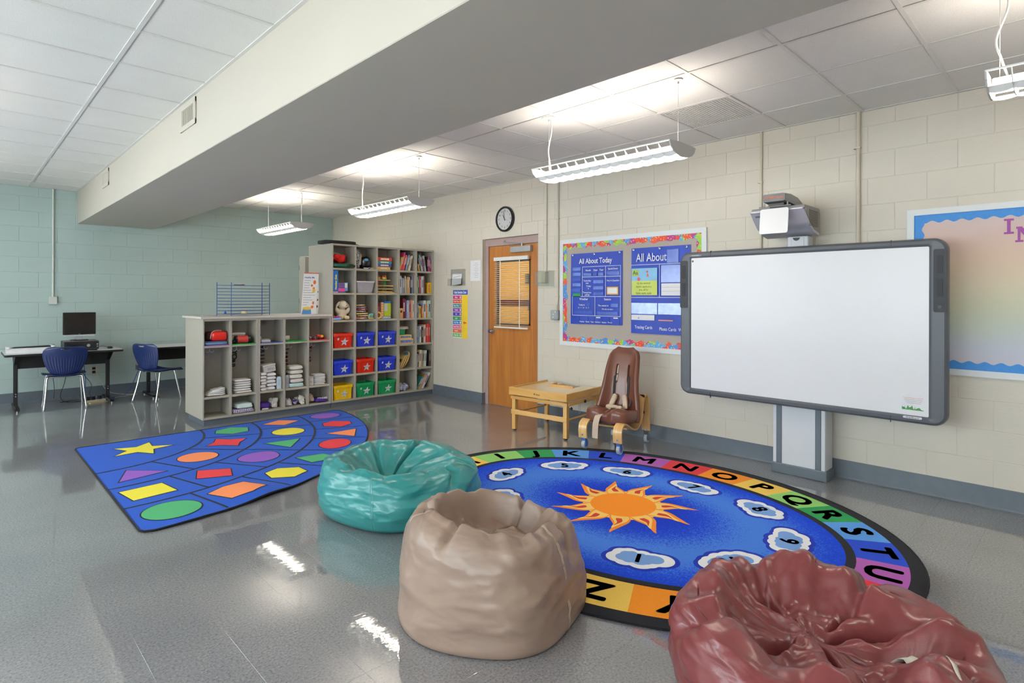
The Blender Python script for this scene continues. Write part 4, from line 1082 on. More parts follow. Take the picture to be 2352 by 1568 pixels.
# oval alphabet rug
OC = (3.415, 2.37); OA = math.atan2(.998, -.066)
ov = thing('alphabet_rug', 'oval blue alphabet rug with a sun, numbered clouds and a letter border', 'rug', (OC[0], OC[1], 0), OA)
Q = {k: carpet('carpet_' + k, c, .07) for k, c in dict(sun=(252, 146, 30), flame=(252, 206, 110), tip=(246, 140, 46), ember=(206, 60, 40), yel=(252, 208, 96), lgr=(150, 212, 116), grn=(40, 152, 84), lbl=(90, 156, 232), blu=(34, 74, 206), pur=(180, 98, 186), red=(228, 52, 38), org=(250, 150, 36), white=(244, 246, 252), sky=(122, 164, 226), navy=(22, 50, 176)).items()}
def field_material():
    m = bpy.data.materials.new('carpet_sky_field'); m.use_nodes = True
    N, L, b = nodes_of(m)
    tc = N.new('ShaderNodeTexCoord'); mp = N.new('ShaderNodeMapping'); mp.inputs['Scale'].default_value = (1 / 1.42, 1 / 1.0, 0)
    L.new(tc.outputs['Object'], mp.inputs['Vector'])
    ln = N.new('ShaderNodeVectorMath'); ln.operation = 'LENGTH'; L.new(mp.outputs['Vector'], ln.inputs[0])
    wn = N.new('ShaderNodeTexNoise'); wn.inputs['Scale'].default_value = 130; wn.inputs['Detail'].default_value = 2; L.new(tc.outputs['Object'], wn.inputs['Vector'])
    ad = N.new('ShaderNodeMath'); ad.operation = 'MULTIPLY_ADD'; ad.inputs[1].default_value = .55; L.new(wn.outputs['Fac'], ad.inputs[0])
    sb = N.new('ShaderNodeMath'); sb.operation = 'SUBTRACT'; sb.inputs[1].default_value = .275; L.new(ln.outputs['Value'], sb.inputs[0]); L.new(sb.outputs[0], ad.inputs[2])
    r = N.new('ShaderNodeValToRGB'); e = r.color_ramp.elements
    e[0].position = .28; e[0].color = lin((26, 56, 186)) + [1]; e[1].position = 1.0; e[1].color = lin((26, 62, 200)) + [1]
    for p, c in ((.42, (32, 70, 200)), (.58, (74, 128, 222)), (.74, (70, 124, 222)), (.88, (36, 80, 212))):
        k = e.new(p); k.color = lin(c) + [1]
    L.new(ad.outputs[0], r.inputs['Fac']); L.new(r.outputs['Color'], b.inputs['Base Color']); b.inputs['Roughness'].default_value = .95; b.inputs['Specular IOR Level'].default_value = .15
    return m
def ell(a, b, n=96, t0=0.0, t1=360.0): return [(a * math.cos(math.radians(t0 + (t1 - t0) * i / n)), -b * math.sin(math.radians(t0 + (t1 - t0) * i / n))) for i in range(n + (0 if t1 - t0 >= 360 else 1))]
bm = BM(); prism(bm, ell(1.772, 1.402), 0, .010); obj('border_pile', bm, K_black, ov, 0)
bm = BM(); tube(bm, [(a, b, .007) for a, b in ell(1.772, 1.402)], .006, 6, closed=True); obj('bound_edge', bm, K_black, ov)
bnd = [-8, 7, 26, 40, 53.7, 66, 81, 94, 106.5, 118.5, 130.5, 142, 155, 169, 183.5, 198, 212.5, 228, 244, 258]
bnd += [258 + 94 * k / 7 for k in range(1, 8)]
order = 'HIJKLMNOPQRSTUVWXYZABCDEFG'
colr = dict(zip(order, ['yel', 'lgr', 'grn', 'lbl', 'blu', 'pur', 'red', 'org', 'yel', 'lgr', 'grn', 'lbl', 'blu', 'pur', 'red', 'org', 'red', 'org', 'yel', 'lgr', 'grn', 'lbl', 'blu', 'pur', 'red', 'org']))
colr['X'] = 'grn'
for k, ch in enumerate(order):
    t0, t1 = bnd[k], bnd[k + 1]
    bm = BM(); flat_poly(bm, ell(1.695, 1.318, 8, t0, t1) + ell(1.43, 1.02, 8, t1, t0), .0106); sg = obj('letter_panel', bm, Q[colr[ch]], ov, 0)
    tm = math.radians((t0 + t1) / 2); px, py = 1.565 * math.cos(tm), -1.17 * math.sin(tm)
    nx, ny = math.cos(tm) / 1.565, -math.sin(tm) / 1.17; l = math.hypot(nx, ny); n_ = Vector((nx / l, ny / l, 0)); x_ = n_.cross(Vector((0, 0, 1)))
    M_ = Matrix(((x_.x, n_.x, 0, px), (x_.y, n_.y, 0, py), (0, 0, 1, .0118), (0, 0, 0, 1)))
    fat_text('letter', ch, .235, K_black, sg, M_, .009, sx=1.1)
bm = BM(); flat_poly(bm, ell(1.445, 1.035), .0110); obj('inner_line', bm, K_black, ov, 0)
bm = BM(); flat_poly(bm, ell(1.395, .985), .0114); obj('sky_field', bm, field_material(), ov, 0)
def to_local(x, y):
    dx, dy = x - OC[0], y - OC[1]; return (dx * math.cos(OA) + dy * math.sin(OA), -dx * math.sin(OA) + dy * math.cos(OA))
def cloud(scale, grow, seed):
    rnd = random.Random(int(seed * 100))
    cs = [(-.125, .0, .072), (-.08, .05, .06), (-.015, .055, .07), (.06, .052, .062), (.125, .02, .065), (.11, -.035, .055), (.045, -.052, .06), (-.025, -.05, .058), (-.09, -.042, .055)]
    cs = [(a + rnd.uniform(-.016, .016), b + rnd.uniform(-.012, .012), r * rnd.uniform(.88, 1.15)) for a, b, r in cs]
    out = []
    for i in range(84):
        t = 2 * PI * i / 84; dx, dy = math.cos(t), math.sin(t); best = .05
        for a, b, r in cs:
            p = a * dx + b * dy; q = r * r - (a * a + b * b - p * p)
            if q > 0: best = max(best, p + math.sqrt(q))
        out.append(((best * scale + grow) * dx, (best * scale + grow) * dy))
    return out
for num, x, y in (('1', 2.80, 1.83), ('2', 2.70, 2.45), ('3', 2.93, 3.08), ('4', 3.32, 3.46), ('5', 3.86, 3.28), ('6', 4.10, 2.79), ('7', 4.15, 2.21), ('8', 4.05, 1.66), ('9', 3.65, 1.32), ('10', 3.13, 1.45)):
    lx, ly = to_local(x, y); nx, ny = lx / 1.44 ** 2, ly / 1.02 ** 2; l = math.hypot(nx, ny); n_ = Vector((nx / l, ny / l, 0)); x_ = n_.cross(Vector((0, 0, 1))); sd = int(num) * 1.3
    def put(poly, z): 
        bm = BM(); flat_poly(bm, [(lx + a * x_.x + b * n_.x, ly + a * x_.y + b * n_.y) for a, b in poly], z); return bm
    obj('cloud_halo', put(cloud(1.0, .028, sd), .01175), Q['navy'], ov, 0)
    cl_ = obj('cloud', put(cloud(1.0, .0, sd), .0120), Q['white'], ov, 0)
    obj('cloud_centre', put(cloud(.80, -.018, sd), .01225), Q['sky'], cl_, 0)
    M_ = Matrix(((x_.x, n_.x, 0, lx), (x_.y, n_.y, 0, ly), (0, 0, 1, .0128), (0, 0, 0, 1)))
    fat_text('numeral', num, .145, K_black, cl_, M_, .005)
sx_, sy_ = to_local(3.44, 2.378)
def sun_poly(poly, ang, z, m, name):
    bm = BM(); c_, s_ = math.cos(ang), math.sin(ang); flat_poly(bm, [(sx_ + a * c_ - b * s_, sy_ + a * s_ + b * c_) for a, b in poly], z); return obj(name, bm, m, ov, 0)
def flame(r0, r1, w, bend, n=12):
    L1, L2 = [], []
    for i in range(n + 1):
        t = i / n; r = r0 + (r1 - r0) * t; wd = w * (1 - t) ** .75 * (1 + .55 * math.sin(PI * min(1, t * 1.6))); cb = bend * math.sin(t * PI * 1.5) * t
        L1.append((r, cb + wd / 2)); L2.append((r, cb - wd / 2))
    return L1 + L2[::-1][1:]
sun_poly(circ(.285, 44), 0, .0118, Q['flame'], 'sun_glow')
for k in range(11):
    a = math.radians(110.8 - 32.7 * k) - OA
    sun_poly(flame(.2, .52, .115, .035), a, .01190 + .00001 * k, Q['tip'], 'sun_ray')
    sun_poly(flame(.2, .45, .098, .03), a, .01210 + .00001 * k, Q['flame'], 'sun_ray')
    sun_poly(flame(.27, .40, .035, .022), a, .01230, Q['ember'], 'sun_ray')
sun_poly(circ(.232, 44), 0, .0125, Q['sun'], 'sun_disc')

# ------------------------------------------------------------------ bean bags
def sstep(a, b, x):
    t = max(0, min(1, (x - a) / (b - a))); return t * t * (3 - 2 * t)
def fold(p, sc, seed, octv=3):
    return mnoise.ridged_multi_fractal(Vector((p[0] * sc + seed, p[1] * sc - seed, p[2] * sc + 2 * seed)), .9, 2.1, octv, .95, 2.0)
def rug_top(x, y):
    dx, dy = x - OC[0], y - OC[1]; u = -.066 * dx + .998 * dy; v = .998 * dx + .066 * dy
    return .0135 if (u / 1.84) ** 2 + (v / 1.47) ** 2 < 1 else 0.0
def beanbag(name, label, loc, rot, shape0, m, seams, NU=240, NV=170, stitch=None, tagdef=None):
    t = thing(name, label, 'bean bag', loc, rot)
    def shape(th, s):
        v = shape0(th, s); v.z = max(v.z, rug_top(loc[0] + v.x, loc[1] + v.y) + .0005); return v
    bm = BM()
    V = []
    for j in range(NV + 1):
        s = j / NV
        if j == 0: V.append([bm.verts.new(shape(0, 0))])
        elif j == NV: V.append([bm.verts.new(shape(0, 1))])
        else: V.append([bm.verts.new(shape(2 * PI * i / NU, s)) for i in range(NU)])
    for j in range(NV):
        A, B = V[j], V[j + 1]
        for i in range(NU):
            k = (i + 1) % NU
            if len(A) == 1: f = bm.faces.new((A[0], B[k], B[i]))
            elif len(B) == 1: f = bm.faces.new((A[i], A[k], B[0]))
            else: f = bm.faces.new((A[i], A[k], B[k], B[i]))
            f.smooth = True
    obj('cover', bm, m, t, 0)
    for th, s0, s1 in seams:
        for off in (-.006, .006):
            bm = BM(); pts = []
            for i in range(60):
                s = s0 + (s1 - s0) * i / 59
                pts.append(shape(th + off / .45 + .05 * math.sin(s * 5), s))
            tube(bm, pts, .0022, 5); obj('seam_stitching', bm, stitch, t)
    if tagdef:
        (ta, sa), (tb, sb), wd = tagdef; bm = BM(); rows = []
        n = 14
        for i in range(n + 1):
            k = i / n; th, s = ta + (tb - ta) * k, sa + (sb - sa) * k
            c = shape(th, s); e = .01
            nrm = (shape(th + e, s) - c).cross(shape(th, s + e) - c).normalized()
            if nrm.z < 0: nrm = -nrm
            tg = (shape(ta + (tb - ta) * min(1, k + .05), sa + (sb - sa) * min(1, k + .05)) - shape(ta + (tb - ta) * max(0, k - .05), sa + (sb - sa) * max(0, k - .05))).normalized()
            sd = nrm.cross(tg).normalized(); w = wd * (1 - .75 * k ** 4) * (.8 + .2 * math.sin(k * 5))
            rows.append([bm.verts.new(c + nrm * (.010 + .004 * math.sin(k * 6)) + sd * (w * q)) for q in (-1, 0, 1)])
        for A, B in zip(rows, rows[1:]):
            for q in range(2): bm.faces.new((A[q], A[q + 1], B[q + 1], B[q])).smooth = True
        o = obj('care_tag', bm, mat('tag_cloth', (214, 206, 190), .8), t, 0); o.modifiers.new('thickness', 'SOLIDIFY').thickness = .0012
    return t
def vinyl(name, rgb, rough=.34, coat=.12, wr=.5):
    m = mat(name, rgb, rough, var=.07, vscale=5, coat=coat)
    N, L, b = nodes_of(m)
    tc = N.new('ShaderNodeTexCoord'); mp = N.new('ShaderNodeMapping'); mp.inputs['Scale'].default_value = (1, 1, 2.2); mp.inputs['Rotation'].default_value = (.3, .2, .4)
    L.new(tc.outputs['Object'], mp.inputs['Vector'])
    wn = N.new('ShaderNodeTexNoise'); wn.inputs['Scale'].default_value = 3.0; L.new(mp.outputs['Vector'], wn.inputs['Vector'])
    ad = N.new('ShaderNodeVectorMath'); ad.operation = 'MULTIPLY_ADD'; ad.inputs[1].default_value = (.35, .35, .35); L.new(wn.outputs['Color'], ad.inputs[0]); L.new(mp.outputs['Vector'], ad.inputs[2])
    n = N.new('ShaderNodeTexNoise'); n.noise_type = 'RIDGED_MULTIFRACTAL'; n.inputs['Scale'].default_value = 5.0; n.inputs['Detail'].default_value = 4; n.inputs['Roughness'].default_value = .55
    L.new(ad.outputs[0], n.inputs['Vector'])
    n2 = N.new('ShaderNodeTexNoise'); n2.inputs['Scale'].default_value = 260; L.new(tc.outputs['Object'], n2.inputs['Vector'])
    ma = N.new('ShaderNodeMath'); ma.operation = 'MULTIPLY_ADD'; ma.inputs[1].default_value = .04; L.new(n2.outputs['Fac'], ma.inputs[0]); L.new(n.outputs['Fac'], ma.inputs[2])
    bp = N.new('ShaderNodeBump'); bp.inputs['Strength'].default_value = wr; bp.inputs['Distance'].default_value = .012
    L.new(ma.outputs[0], bp.inputs['Height']); L.new(bp.outputs['Normal'], b.inputs['Normal']); L.new(bp.outputs['Normal'], b.inputs['Coat Normal'])
    return m
def bag_shape(R, H, crater, cdepth, tilt, seed, flat=.78, sq=.0, folds=1.0, crease=(), top_noise=.05, waist=0.0, rimw=.30, peaks=(), floor_amp=1.0, cradius=1.0, low=1.0, rimlump=.8):
    cx, cy_ = crater
    def f(th, s):
        ct, st = math.cos(th), math.sin(th)
        q = 0.0
        if s < .22:
            k = s / .22; rho = R * flat * k; z = .004 * k
        elif s < .68:
            k = (s - .22) / .46; a = -PI / 2 + PI * k * .98
            rho = R * flat + (R * (1 - flat)) * max(0, math.cos(a)) ** .75 - waist * k * R
            z = H * (.5 + .5 * math.sin(a)) ** low * (.94 + .06 * k)
        else:
            q = (s - .68) / .32
            rho = (R * flat - waist * R) * (1 - q); z = H * (1.0 + .05 * math.sin(min(1, q / rimw) * PI)) - cdepth * sstep(rimw * .5, rimw * .5 + .42 * cradius, q)
        lobes = 1 + sq * math.cos(4 * th + seed) + .03 * math.sin(2 * th + seed) + .02 * math.sin(5 * th + seed * 2)
        x, y = rho * ct * lobes, rho * st * lobes
        if s > .55:
            k = sstep(.55, 1, s); x += cx * k; y += cy_ * k
        up = sstep(0, H, z)
        z += (tilt[0] * x + tilt[1] * y) * up
        for px, py, ph, pw in peaks:
            z += ph * math.exp(-((x - px) ** 2 + (y - py) ** 2) / pw ** 2) * up
        side = sstep(.24, .42, s); top = sstep(.60, .74, s)
        # long creases that run round and diagonally over the side
        w = mnoise.noise(Vector((ct * 1.1 + seed, st * 1.1, z * 1.5))) * .5
        n1 = fold((th * .55 + w, z * 5.5 + w * 2 + .35 * th, seed), 1.25, seed, 3) - 1.0
        n2 = fold((x * .8 + w * .3, y * .8, z * 2.0), 3.0, seed + 4, 4) - 1.0
        d = folds * side * (.011 * n2 + .010 * n1 * (1 - .6 * top))
        if q > 0 or top > 0:
            ang = mnoise.noise(Vector((ct * 2.2 + seed, st * 2.2, seed * .3 + s))) + .6 * mnoise.noise(Vector((ct * 5 + seed, st * 5, s * 1.3)))
            wx = mnoise.noise(Vector((x * 3 + seed, y * 3, 1.7))) * .12
            pl = fold((x + wx, y * .7 - wx, seed * .1), 4.2, seed + 9, 3) - 1.0
            m1 = sstep(.25, .8, q)
            d += top_noise * top * (ang * (1 - m1) * rimlump + pl * .55 * m1 * floor_amp + pl * .25 * (1 - m1))
        for th0, wd, dep, s0, s1, tw in crease:
            da = math.atan2(math.sin(th - th0 - tw * (s - .7)), math.cos(th - th0 - tw * (s - .7)))
            d -= dep * math.exp(-(da / wd) ** 2) * sstep(s0, s0 + .08, s) * (1 - sstep(s1 - .06, s1, s))
        if s < .68:
            nx, ny, nz = ct * side, st * side, 0.0
            if s > .5: nz = sstep(.5, .68, s) * .9
        else: nx, ny, nz = ct * .3 * (1 - q), st * .3 * (1 - q), 1.0
        return Vector((x + nx * d, y + ny * d, max(.001 if s < .24 else .003, z + nz * d)))
    return f
beanbag('bean_bag', 'teal vinyl bean bag with a sunken folded middle', (2.285, 3.47, .0), 0.0,
        bag_shape(.535, .355, (-.10, -.01), .135, (.0, .06), 3.1, flat=.80, sq=.025, folds=1.25, top_noise=.06, rimw=.2, cradius=2.0, floor_amp=.5, rimlump=.30,
                  crease=((.55, .055, .095, .60, .985, .7), (-.30, .05, .055, .60, .975, 1.0), (-.72, .045, .045, .57, .96, 1.2), (-1.2, .06, .035, .5, .92, 1.4), (1.45, .07, .035, .64, .97, .4), (3.2, .12, .03, .66, .95, .5))),
        vinyl('teal_vinyl', (50, 138, 138), .32, .2, .6), [(3.75, .22, .68), (-.9, .3, .8)], stitch=mat('teal_thread', (96, 168, 164), .6))
beanbag('bean_bag', 'tall taupe vinyl bean bag with a slumped open top', (1.875, 2.045, .0), 0.0,
        bag_shape(.468, .440, (.05, .05), .13, (-.12, .07), 8.3, flat=.87, sq=.035, folds=1.0, top_noise=.07, waist=.16, rimw=.22, cradius=.7, floor_amp=1.2, low=1.25, rimlump=.38,
                  crease=((.25, .06, .07, .58, .96, .5), (2.35, .06, .06, .6, .96, .4), (4.4, .12, .03, .62, .92, .6), (-.9, .07, .035, .5, .85, .9), (-.2, .05, .03, .45, .8, .7), (3.4, .05, .03, .56, .9, .4))),
        vinyl('taupe_vinyl', (152, 128, 114), .38, .12, .8), [(-1.35, .22, .72), (2.6, .6, .8)], stitch=mat('taupe_thread', (196, 176, 160), .6))
mb = beanbag('bean_bag', 'large maroon vinyl bean bag slumped in deep folds with a paper tag', (2.33, .70, .0), 0.0,
        bag_shape(.565, .315, (-.03, .05), .10, (-.02, .06), 14.7, flat=.82, sq=.02, folds=1.7, top_noise=.10, rimw=.3, cradius=.8, floor_amp=1.3,
                  peaks=((.30, -.02, .10, .13), (-.16, .24, .05, .15), (-.1, -.3, .04, .2)),
                  crease=((-2.5, .09, .07, .45, .97, .9), (-.75, .08, .08, .42, .97, .8), (1.0, .10, .08, .52, .97, .6), (2.5, .10, .06, .46, .96, .9), (-1.6, .07, .06, .40, .95, 1.2), (-.1, .06, .05, .5, .95, -.6))),
        vinyl('maroon_vinyl', (128, 62, 64), .3, .3, .7), [(-2.2, .22, .74), (.4, .3, .74)], stitch=mat('maroon_thread', (96, 44, 48), .6), tagdef=((-1.2, .83), (-1.8, .70), .022))
# ------------------------------------------------------------------ soft shapes helper
def spow(v, e): return math.copysign(abs(v) ** e, v)
def softbox(bm, c, s, e=.35, amp=.0, sc=9.0, seed=0.0, nu=28, nv=14, M=None, mi=0, e2=None, sag=0.0):
    """rounded soft block (superellipsoid) of half sizes s with wrinkles"""
    e2 = e if e2 is None else e2
    def f(u, v):
        a = 2 * PI * u; b = -PI / 2 + PI * v
        x = spow(math.cos(b), e2) * spow(math.cos(a), e); y = spow(math.cos(b), e2) * spow(math.sin(a), e); z = spow(math.sin(b), e2)
        p = Vector((x * s[0], y * s[1], z * s[2]))
        if amp:
            n = mnoise.turbulence(p * sc + Vector((seed, seed * 2, -seed)), 3, True) - .5
            d = Vector((x / max(s[0], .01), y / max(s[1], .01), z / max(s[2], .01)))
            if d.length > 0: p += d.normalized() * n * amp
        if sag: p.z -= sag * ((p.x / s[0]) ** 2)
        return p
    V = []
    new = []
    for j in range(nv + 1):
        if j in (0, nv): r = [bm.verts.new(f(0, j / nv))]
        else: r = [bm.verts.new(f(i / nu, j / nv)) for i in range(nu)]
        V.append(r); new += r
    for j in range(nv):
        A, B = V[j], V[j + 1]
        for i in range(nu):
            k = (i + 1) % nu
            if len(A) == 1: fc = bm.faces.new((A[0], B[i], B[k]))
            elif len(B) == 1: fc = bm.faces.new((A[i], A[k], B[0]))
            else: fc = bm.faces.new((A[i], A[k], B[k], B[i]))
            fc.smooth = True; fc.material_index = mi
    for v in new:
        if M is not None: v.co = M @ v.co
        v.co += Vector(c)
    return bm
def ellipsoid(bm, c, s, n=16, M=None, mi=0): return softbox(bm, c, s, 1.0, 0, nu=n, nv=n // 2 + 2, M=M, mi=mi)

# ------------------------------------------------------------------ maple activity table
M_maple = wood('maple_honey', (226, 176, 98), (208, 154, 76), .4, (1.5, 9, 9), .4, 2.0)
M_mapleV = wood('maple_honey_upright', (226, 176, 98), (206, 152, 74), .4, (9, 9, 1.2), .4, 2.0)
M_mapleX = wood('maple_honey_cross', (224, 174, 96), (206, 152, 74), .4, (9, 1.2, 9), .4, 2.0)
at = thing('activity_table', 'low maple activity table with raised rails beside the door', 'table', (4.872, 4.275, 0), .105)
hx, hy, TZ = .362, .392, .488
bm = BM(); prism(bm, [(-hx + .02, -hy + .02), (hx - .02, -hy + .02), (hx - .02, -.16), (.10, -.16), (.10, .15), (hx - .02, .15), (hx - .02, hy - .02), (-hx + .02, hy - .02)], TZ - .035, TZ - .018); obj('tabletop', bm, mat('cream_laminate', (240, 214, 166), .25, var=.02, coat=.4), at, 0)
obj('front_rail', box(BM(), -hx, -hx + .02, -hy, hy, TZ - .085, TZ, bev=.003), M_mapleX, at, 0)
for s in (-1, 1): obj('side_rail', box(BM(), -hx + .02, hx, s * hy - (.02 if s > 0 else 0), s * hy + (.02 if s < 0 else 0), TZ - .085, TZ, bev=.003), M_maple, at, 0)
obj('cutout_lip', box(BM(), .088, .102, -.17, .16, TZ - .018, TZ + .004, bev=.002), M_mapleX, at, 0)
obj('cutout_lip', box(BM(), .102, .24, .146, .16, TZ - .018, TZ + .004, bev=.002), M_maple, at, 0)
lx, ly = hx - .055, hy - .045
for sx in (-1, 1):
    for sy in (-1, 1):
        lg = obj('leg', box(BM(), sx * lx - .024, sx * lx + .024, sy * ly - .024, sy * ly + .024, .014, TZ - .1, bev=.003), M_mapleV, at, 0)
        bm = BM(); cyl(bm, (sx * lx, sy * ly, 0), (sx * lx, sy * ly, .014), .018, n=14); obj('foot', bm, M_black, lg)
for sx in (-1, 1):
    obj('apron_rail', box(BM(), sx * (lx + .026) - .009, sx * (lx + .026) + .009, -hy + .01, hy - .01, TZ - .135, TZ - .098, bev=.003), M_mapleX, at, 0)
obj('stretcher', box(BM(), -lx - .034, -lx - .024, -ly - .03, ly + .03, .185, .238, bev=.003), M_mapleX, at, 0)
for sy in (-1, 1):
    obj('apron_rail', box(BM(), -lx, lx, sy * (ly + .03) - .009, sy * (ly + .03) + .009, TZ - .135, TZ - .1, bev=.003), M_maple, at, 0)
    bm = BM(); cyl(bm, (-lx, sy * ly, .2), (lx, sy * ly, .2), .012, n=10); obj('dowel', bm, M_maple, at)
for x, z in ((-lx + .02, TZ - .16), (-.02, TZ - .118), (lx - .02, TZ - .125)):
    bm = BM()
    yk = -ly - .042
    cyl(bm, (x, yk + .015, z), (x, yk - .008, z), .005, n=8)
    prism(bm, star(.018, .011, 5), yk - .02, yk - .006, lambda a, b, h: Vector((x + a, h, z + b))); obj('clamp_knob', bm, M_black, at, 0)
bm = BM(); tube(bm, smooth_path([(-.12, -ly - .035, TZ - .13), (-.12, -ly - .04, .26), (-.105, -ly - .04, .25), (-.095, -ly - .04, .27), (-.095, -ly - .035, TZ - .13)], 4), .0022, 6); obj('hanging_cord', bm, M_steel, at)
bm = BM(); prism(bm, star(.011, .006, 6), -hx - .0012, -hx + .001, lambda a, b, h: Vector((h, -a + .03, TZ - .045 + b))); obj('stamped_mark', bm, mat('stamp_brown', (70, 46, 24), .6), at, 0)
for k in range(2): obj('stamped_mark', box(BM(), -hx - .0012, -hx + .001, -.045, .012, TZ - .046 - .009 * k, TZ - .042 - .009 * k), MATS['stamp_brown'], at, 0)

# ------------------------------------------------------------------ moulded positioning seat on a bentwood rolling frame
ps_ = thing('positioning_seat', 'brown moulded support seat with harness on a bentwood rolling frame', 'seat', (4.45, 3.33, .0118), .165)
ps_.rotation_euler = (0, .0184, .165)
M_bent = wood('bentwood_birch', (230, 186, 122), (212, 162, 96), .35, (2, 14, 2), .5, 2.0)
path = smooth_path([(-.02, 0, .115), (-.03, 0, .19), (-.015, 0, .25), (.04, 0, .282), (.10, 0, .268), (.17, 0, .235), (.25, 0, .205), (.33, 0, .20), (.40, 0, .235), (.445, 0, .31), (.465, 0, .40), (.485, 0, .465), (.535, 0, .505), (.585, 0, .475), (.61, 0, .39), (.625, 0, .26), (.635, 0, .13)], 5)
for s in (-1, 1):
    bm = BM(); sweep(bm, [(p.x, s * .185, p.z) for p in path], [(-.044, -.008), (.044, -.008), (.044, .008), (-.044, .008)], (0, 1, 0)); obj('bent_rail', bm, M_bent, ps_, 35)
    for z in (.145, .175):
        bm = BM(); cyl(bm, (-.028, s * .185, z), (-.036, s * .185, z), .009, n=12); obj('rail_bolt', bm, M_chrome, ps_)
    for x, y in ((-.0, s * .185), (.64, s * .185)):
        bm = BM(); cyl(bm, (x + .02, y - .016, .048), (x + .02, y + .016, .048), .046, n=28); cs = obj('caster_wheel', bm, mat('grey_tyre', (178, 184, 190), .4), ps_)
        bm = BM(); cyl(bm, (x + .02, y - .019, .048), (x + .02, y + .019, .048), .027, n=20); obj('wheel_hub', bm, mat('hub_blue', (86, 130, 190), .4), cs)
        bm = BM(); prism(bm, [(x - .022, .125), (x + .012, .125), (x + .034, .05), (x + .012, .035), (x - .005, .07)], y - .022, y + .022, lambda a, b, h: Vector((a, h, b))); obj('caster_fork', bm, mat('fork_blue', (70, 112, 176), .4) if x < .3 else M_steel, cs, 0)
        bm = BM(); cyl(bm, (x - .004, y, .12), (x - .004, y, .145), .013, n=12); obj('caster_stem', bm, M_chrome, cs)
obj('cross_bar', box(BM(), .18, .21, -.185, .185, .205, .225, bev=.003), M_bent, ps_, 0)
obj('cross_bar', box(BM(), .45, .47, -.185, .185, .30, .34, bev=.003), M_bent, ps_, 0)
M_brown = mat('brown_moulded_foam', (112, 66, 50), .3, var=.04, vscale=6, coat=.25)
# backrest shell with two strap slots
prof = [(.26, .235, .44), (.30, .24, .445), (.36, .235, .45), (.44, .218, .458), (.54, .198, .468), (.64, .184, .482), (.74, .178, .498), (.82, .172, .514), (.90, .162, .532), (.942, .140, .545), (.968, .085, .552)]
bm = BM(); NU_, NV_ = 25, 46
def back_pt(u, v):
    q = v * (len(prof) - 1); i = min(int(q), len(prof) - 2); t = q - i
    z, w, x = [prof[i][k] * (1 - t) + prof[i + 1][k] * t for k in range(3)]
    a = -1 + 2 * u
    wing = (.105 * (1 - v) ** 1.2 + .05 * (1 - v ** 5)) * (abs(a) ** 2.6)
    spine = .012 * math.cos(a * PI) * (1 - v)
    return Vector((x - wing - spine, a * w, z + .0))
V = [[bm.verts.new(back_pt(i / (NU_ - 1), j / (NV_ - 1))) for j in range(NV_)] for i in range(NU_)]
for i in range(NU_ - 1):
    for j in range(NV_ - 1):
        if i in (7, 16) and 22 <= j <= 29: continue
        bm.faces.new((V[i][j], V[i + 1][j], V[i + 1][j + 1], V[i][j + 1])).smooth = True
bk = obj('back_shell', bm, M_brown, ps_, 0)
md = bk.modifiers.new('thickness', 'SOLIDIFY'); md.thickness = .05; md.offset = 0
md = bk.modifiers.new('smooth', 'SUBSURF'); md.levels = 1; md.render_levels = 1
# seat cushion: one moulded body with two thigh lobes and a central dip
bm = BM()
def seat_pt(u, v):
    a = 2 * PI * u; b = -PI / 2 + PI * v
    x = spow(math.cos(b), .5) * spow(math.cos(a), .55); y = spow(math.cos(b), .5) * spow(math.sin(a), .55); z = spow(math.sin(b), .55)
    X = .245 + x * .215; Y = y * .235; Z = .315 + z * .07
    fr = max(0, (-x + .1)) ** 1.0
    if z > 0:
        Z += .045 * fr * (math.cos((abs(y) - .52) * 3.1)) * z - .055 * z * math.exp(-(y / .16) ** 2) * sstep(-.2, .9, fr) - .03 * z * sstep(-.3, .6, x) * math.cos(y * 1.4)
        Z += .04 * z * sstep(.7, 1.0, abs(y))
    X -= 0 if x > -.5 else -.06 * math.exp(-(y / .14) ** 2) * (-x)
    Z -= .0
    return Vector((X, Y, Z))
V = []
for j in range(25):
    V.append([bm.verts.new(seat_pt(0, j / 24))] if j in (0, 24) else [bm.verts.new(seat_pt(i / 48, j / 24)) for i in range(48)])
for j in range(24):
    A, B = V[j], V[j + 1]
    for i in range(48):
        k = (i + 1) % 48
        if len(A) == 1: f = bm.faces.new((A[0], B[i], B[k]))
        elif len(B) == 1: f = bm.faces.new((A[i], A[k], B[0]))
        else: f = bm.faces.new((A[i], A[k], B[k], B[i]))
        f.smooth = True
so = obj('seat_cushion', bm, M_brown, ps_, 0); so.modifiers.new('smooth', 'SUBSURF').render_levels = 1
M_web = mat('black_webbing', (34, 34, 38), .7, bump=.3, bscale=300); M_pad = mat('beige_strap_pad', (198, 176, 154), .75, bump=.2, bscale=120)
def strap(pts, w, th, m, name, side=(0, 1, 0)):
    bm = BM(); sweep(bm, smooth_path(pts, 6), [(-w, -th), (w, -th), (w, th), (-w, th)], side); return obj(name, bm, m, ps_, 40)
for s in (-1, 1):
    y = s * .078
    strap([(.50, y, .70), (.452, y, .685), (.432, y, .60), (.42, y, .5)], .012, .002, M_web, 'harness_strap')
    bm = BM(); softbox(bm, (.385, y * .85, .435), (.020, .026, .075), .5, .006, 20, s + 2, M=Matrix.Rotation(.35, 4, 'Y') @ Matrix.Rotation(s * .25, 4, 'X')); obj('strap_pad', bm, M_pad, ps_)
strap([(.45, -.14, .56), (.41, -.13, .47), (.36, -.12, .40)], .011, .002, M_web, 'harness_strap')
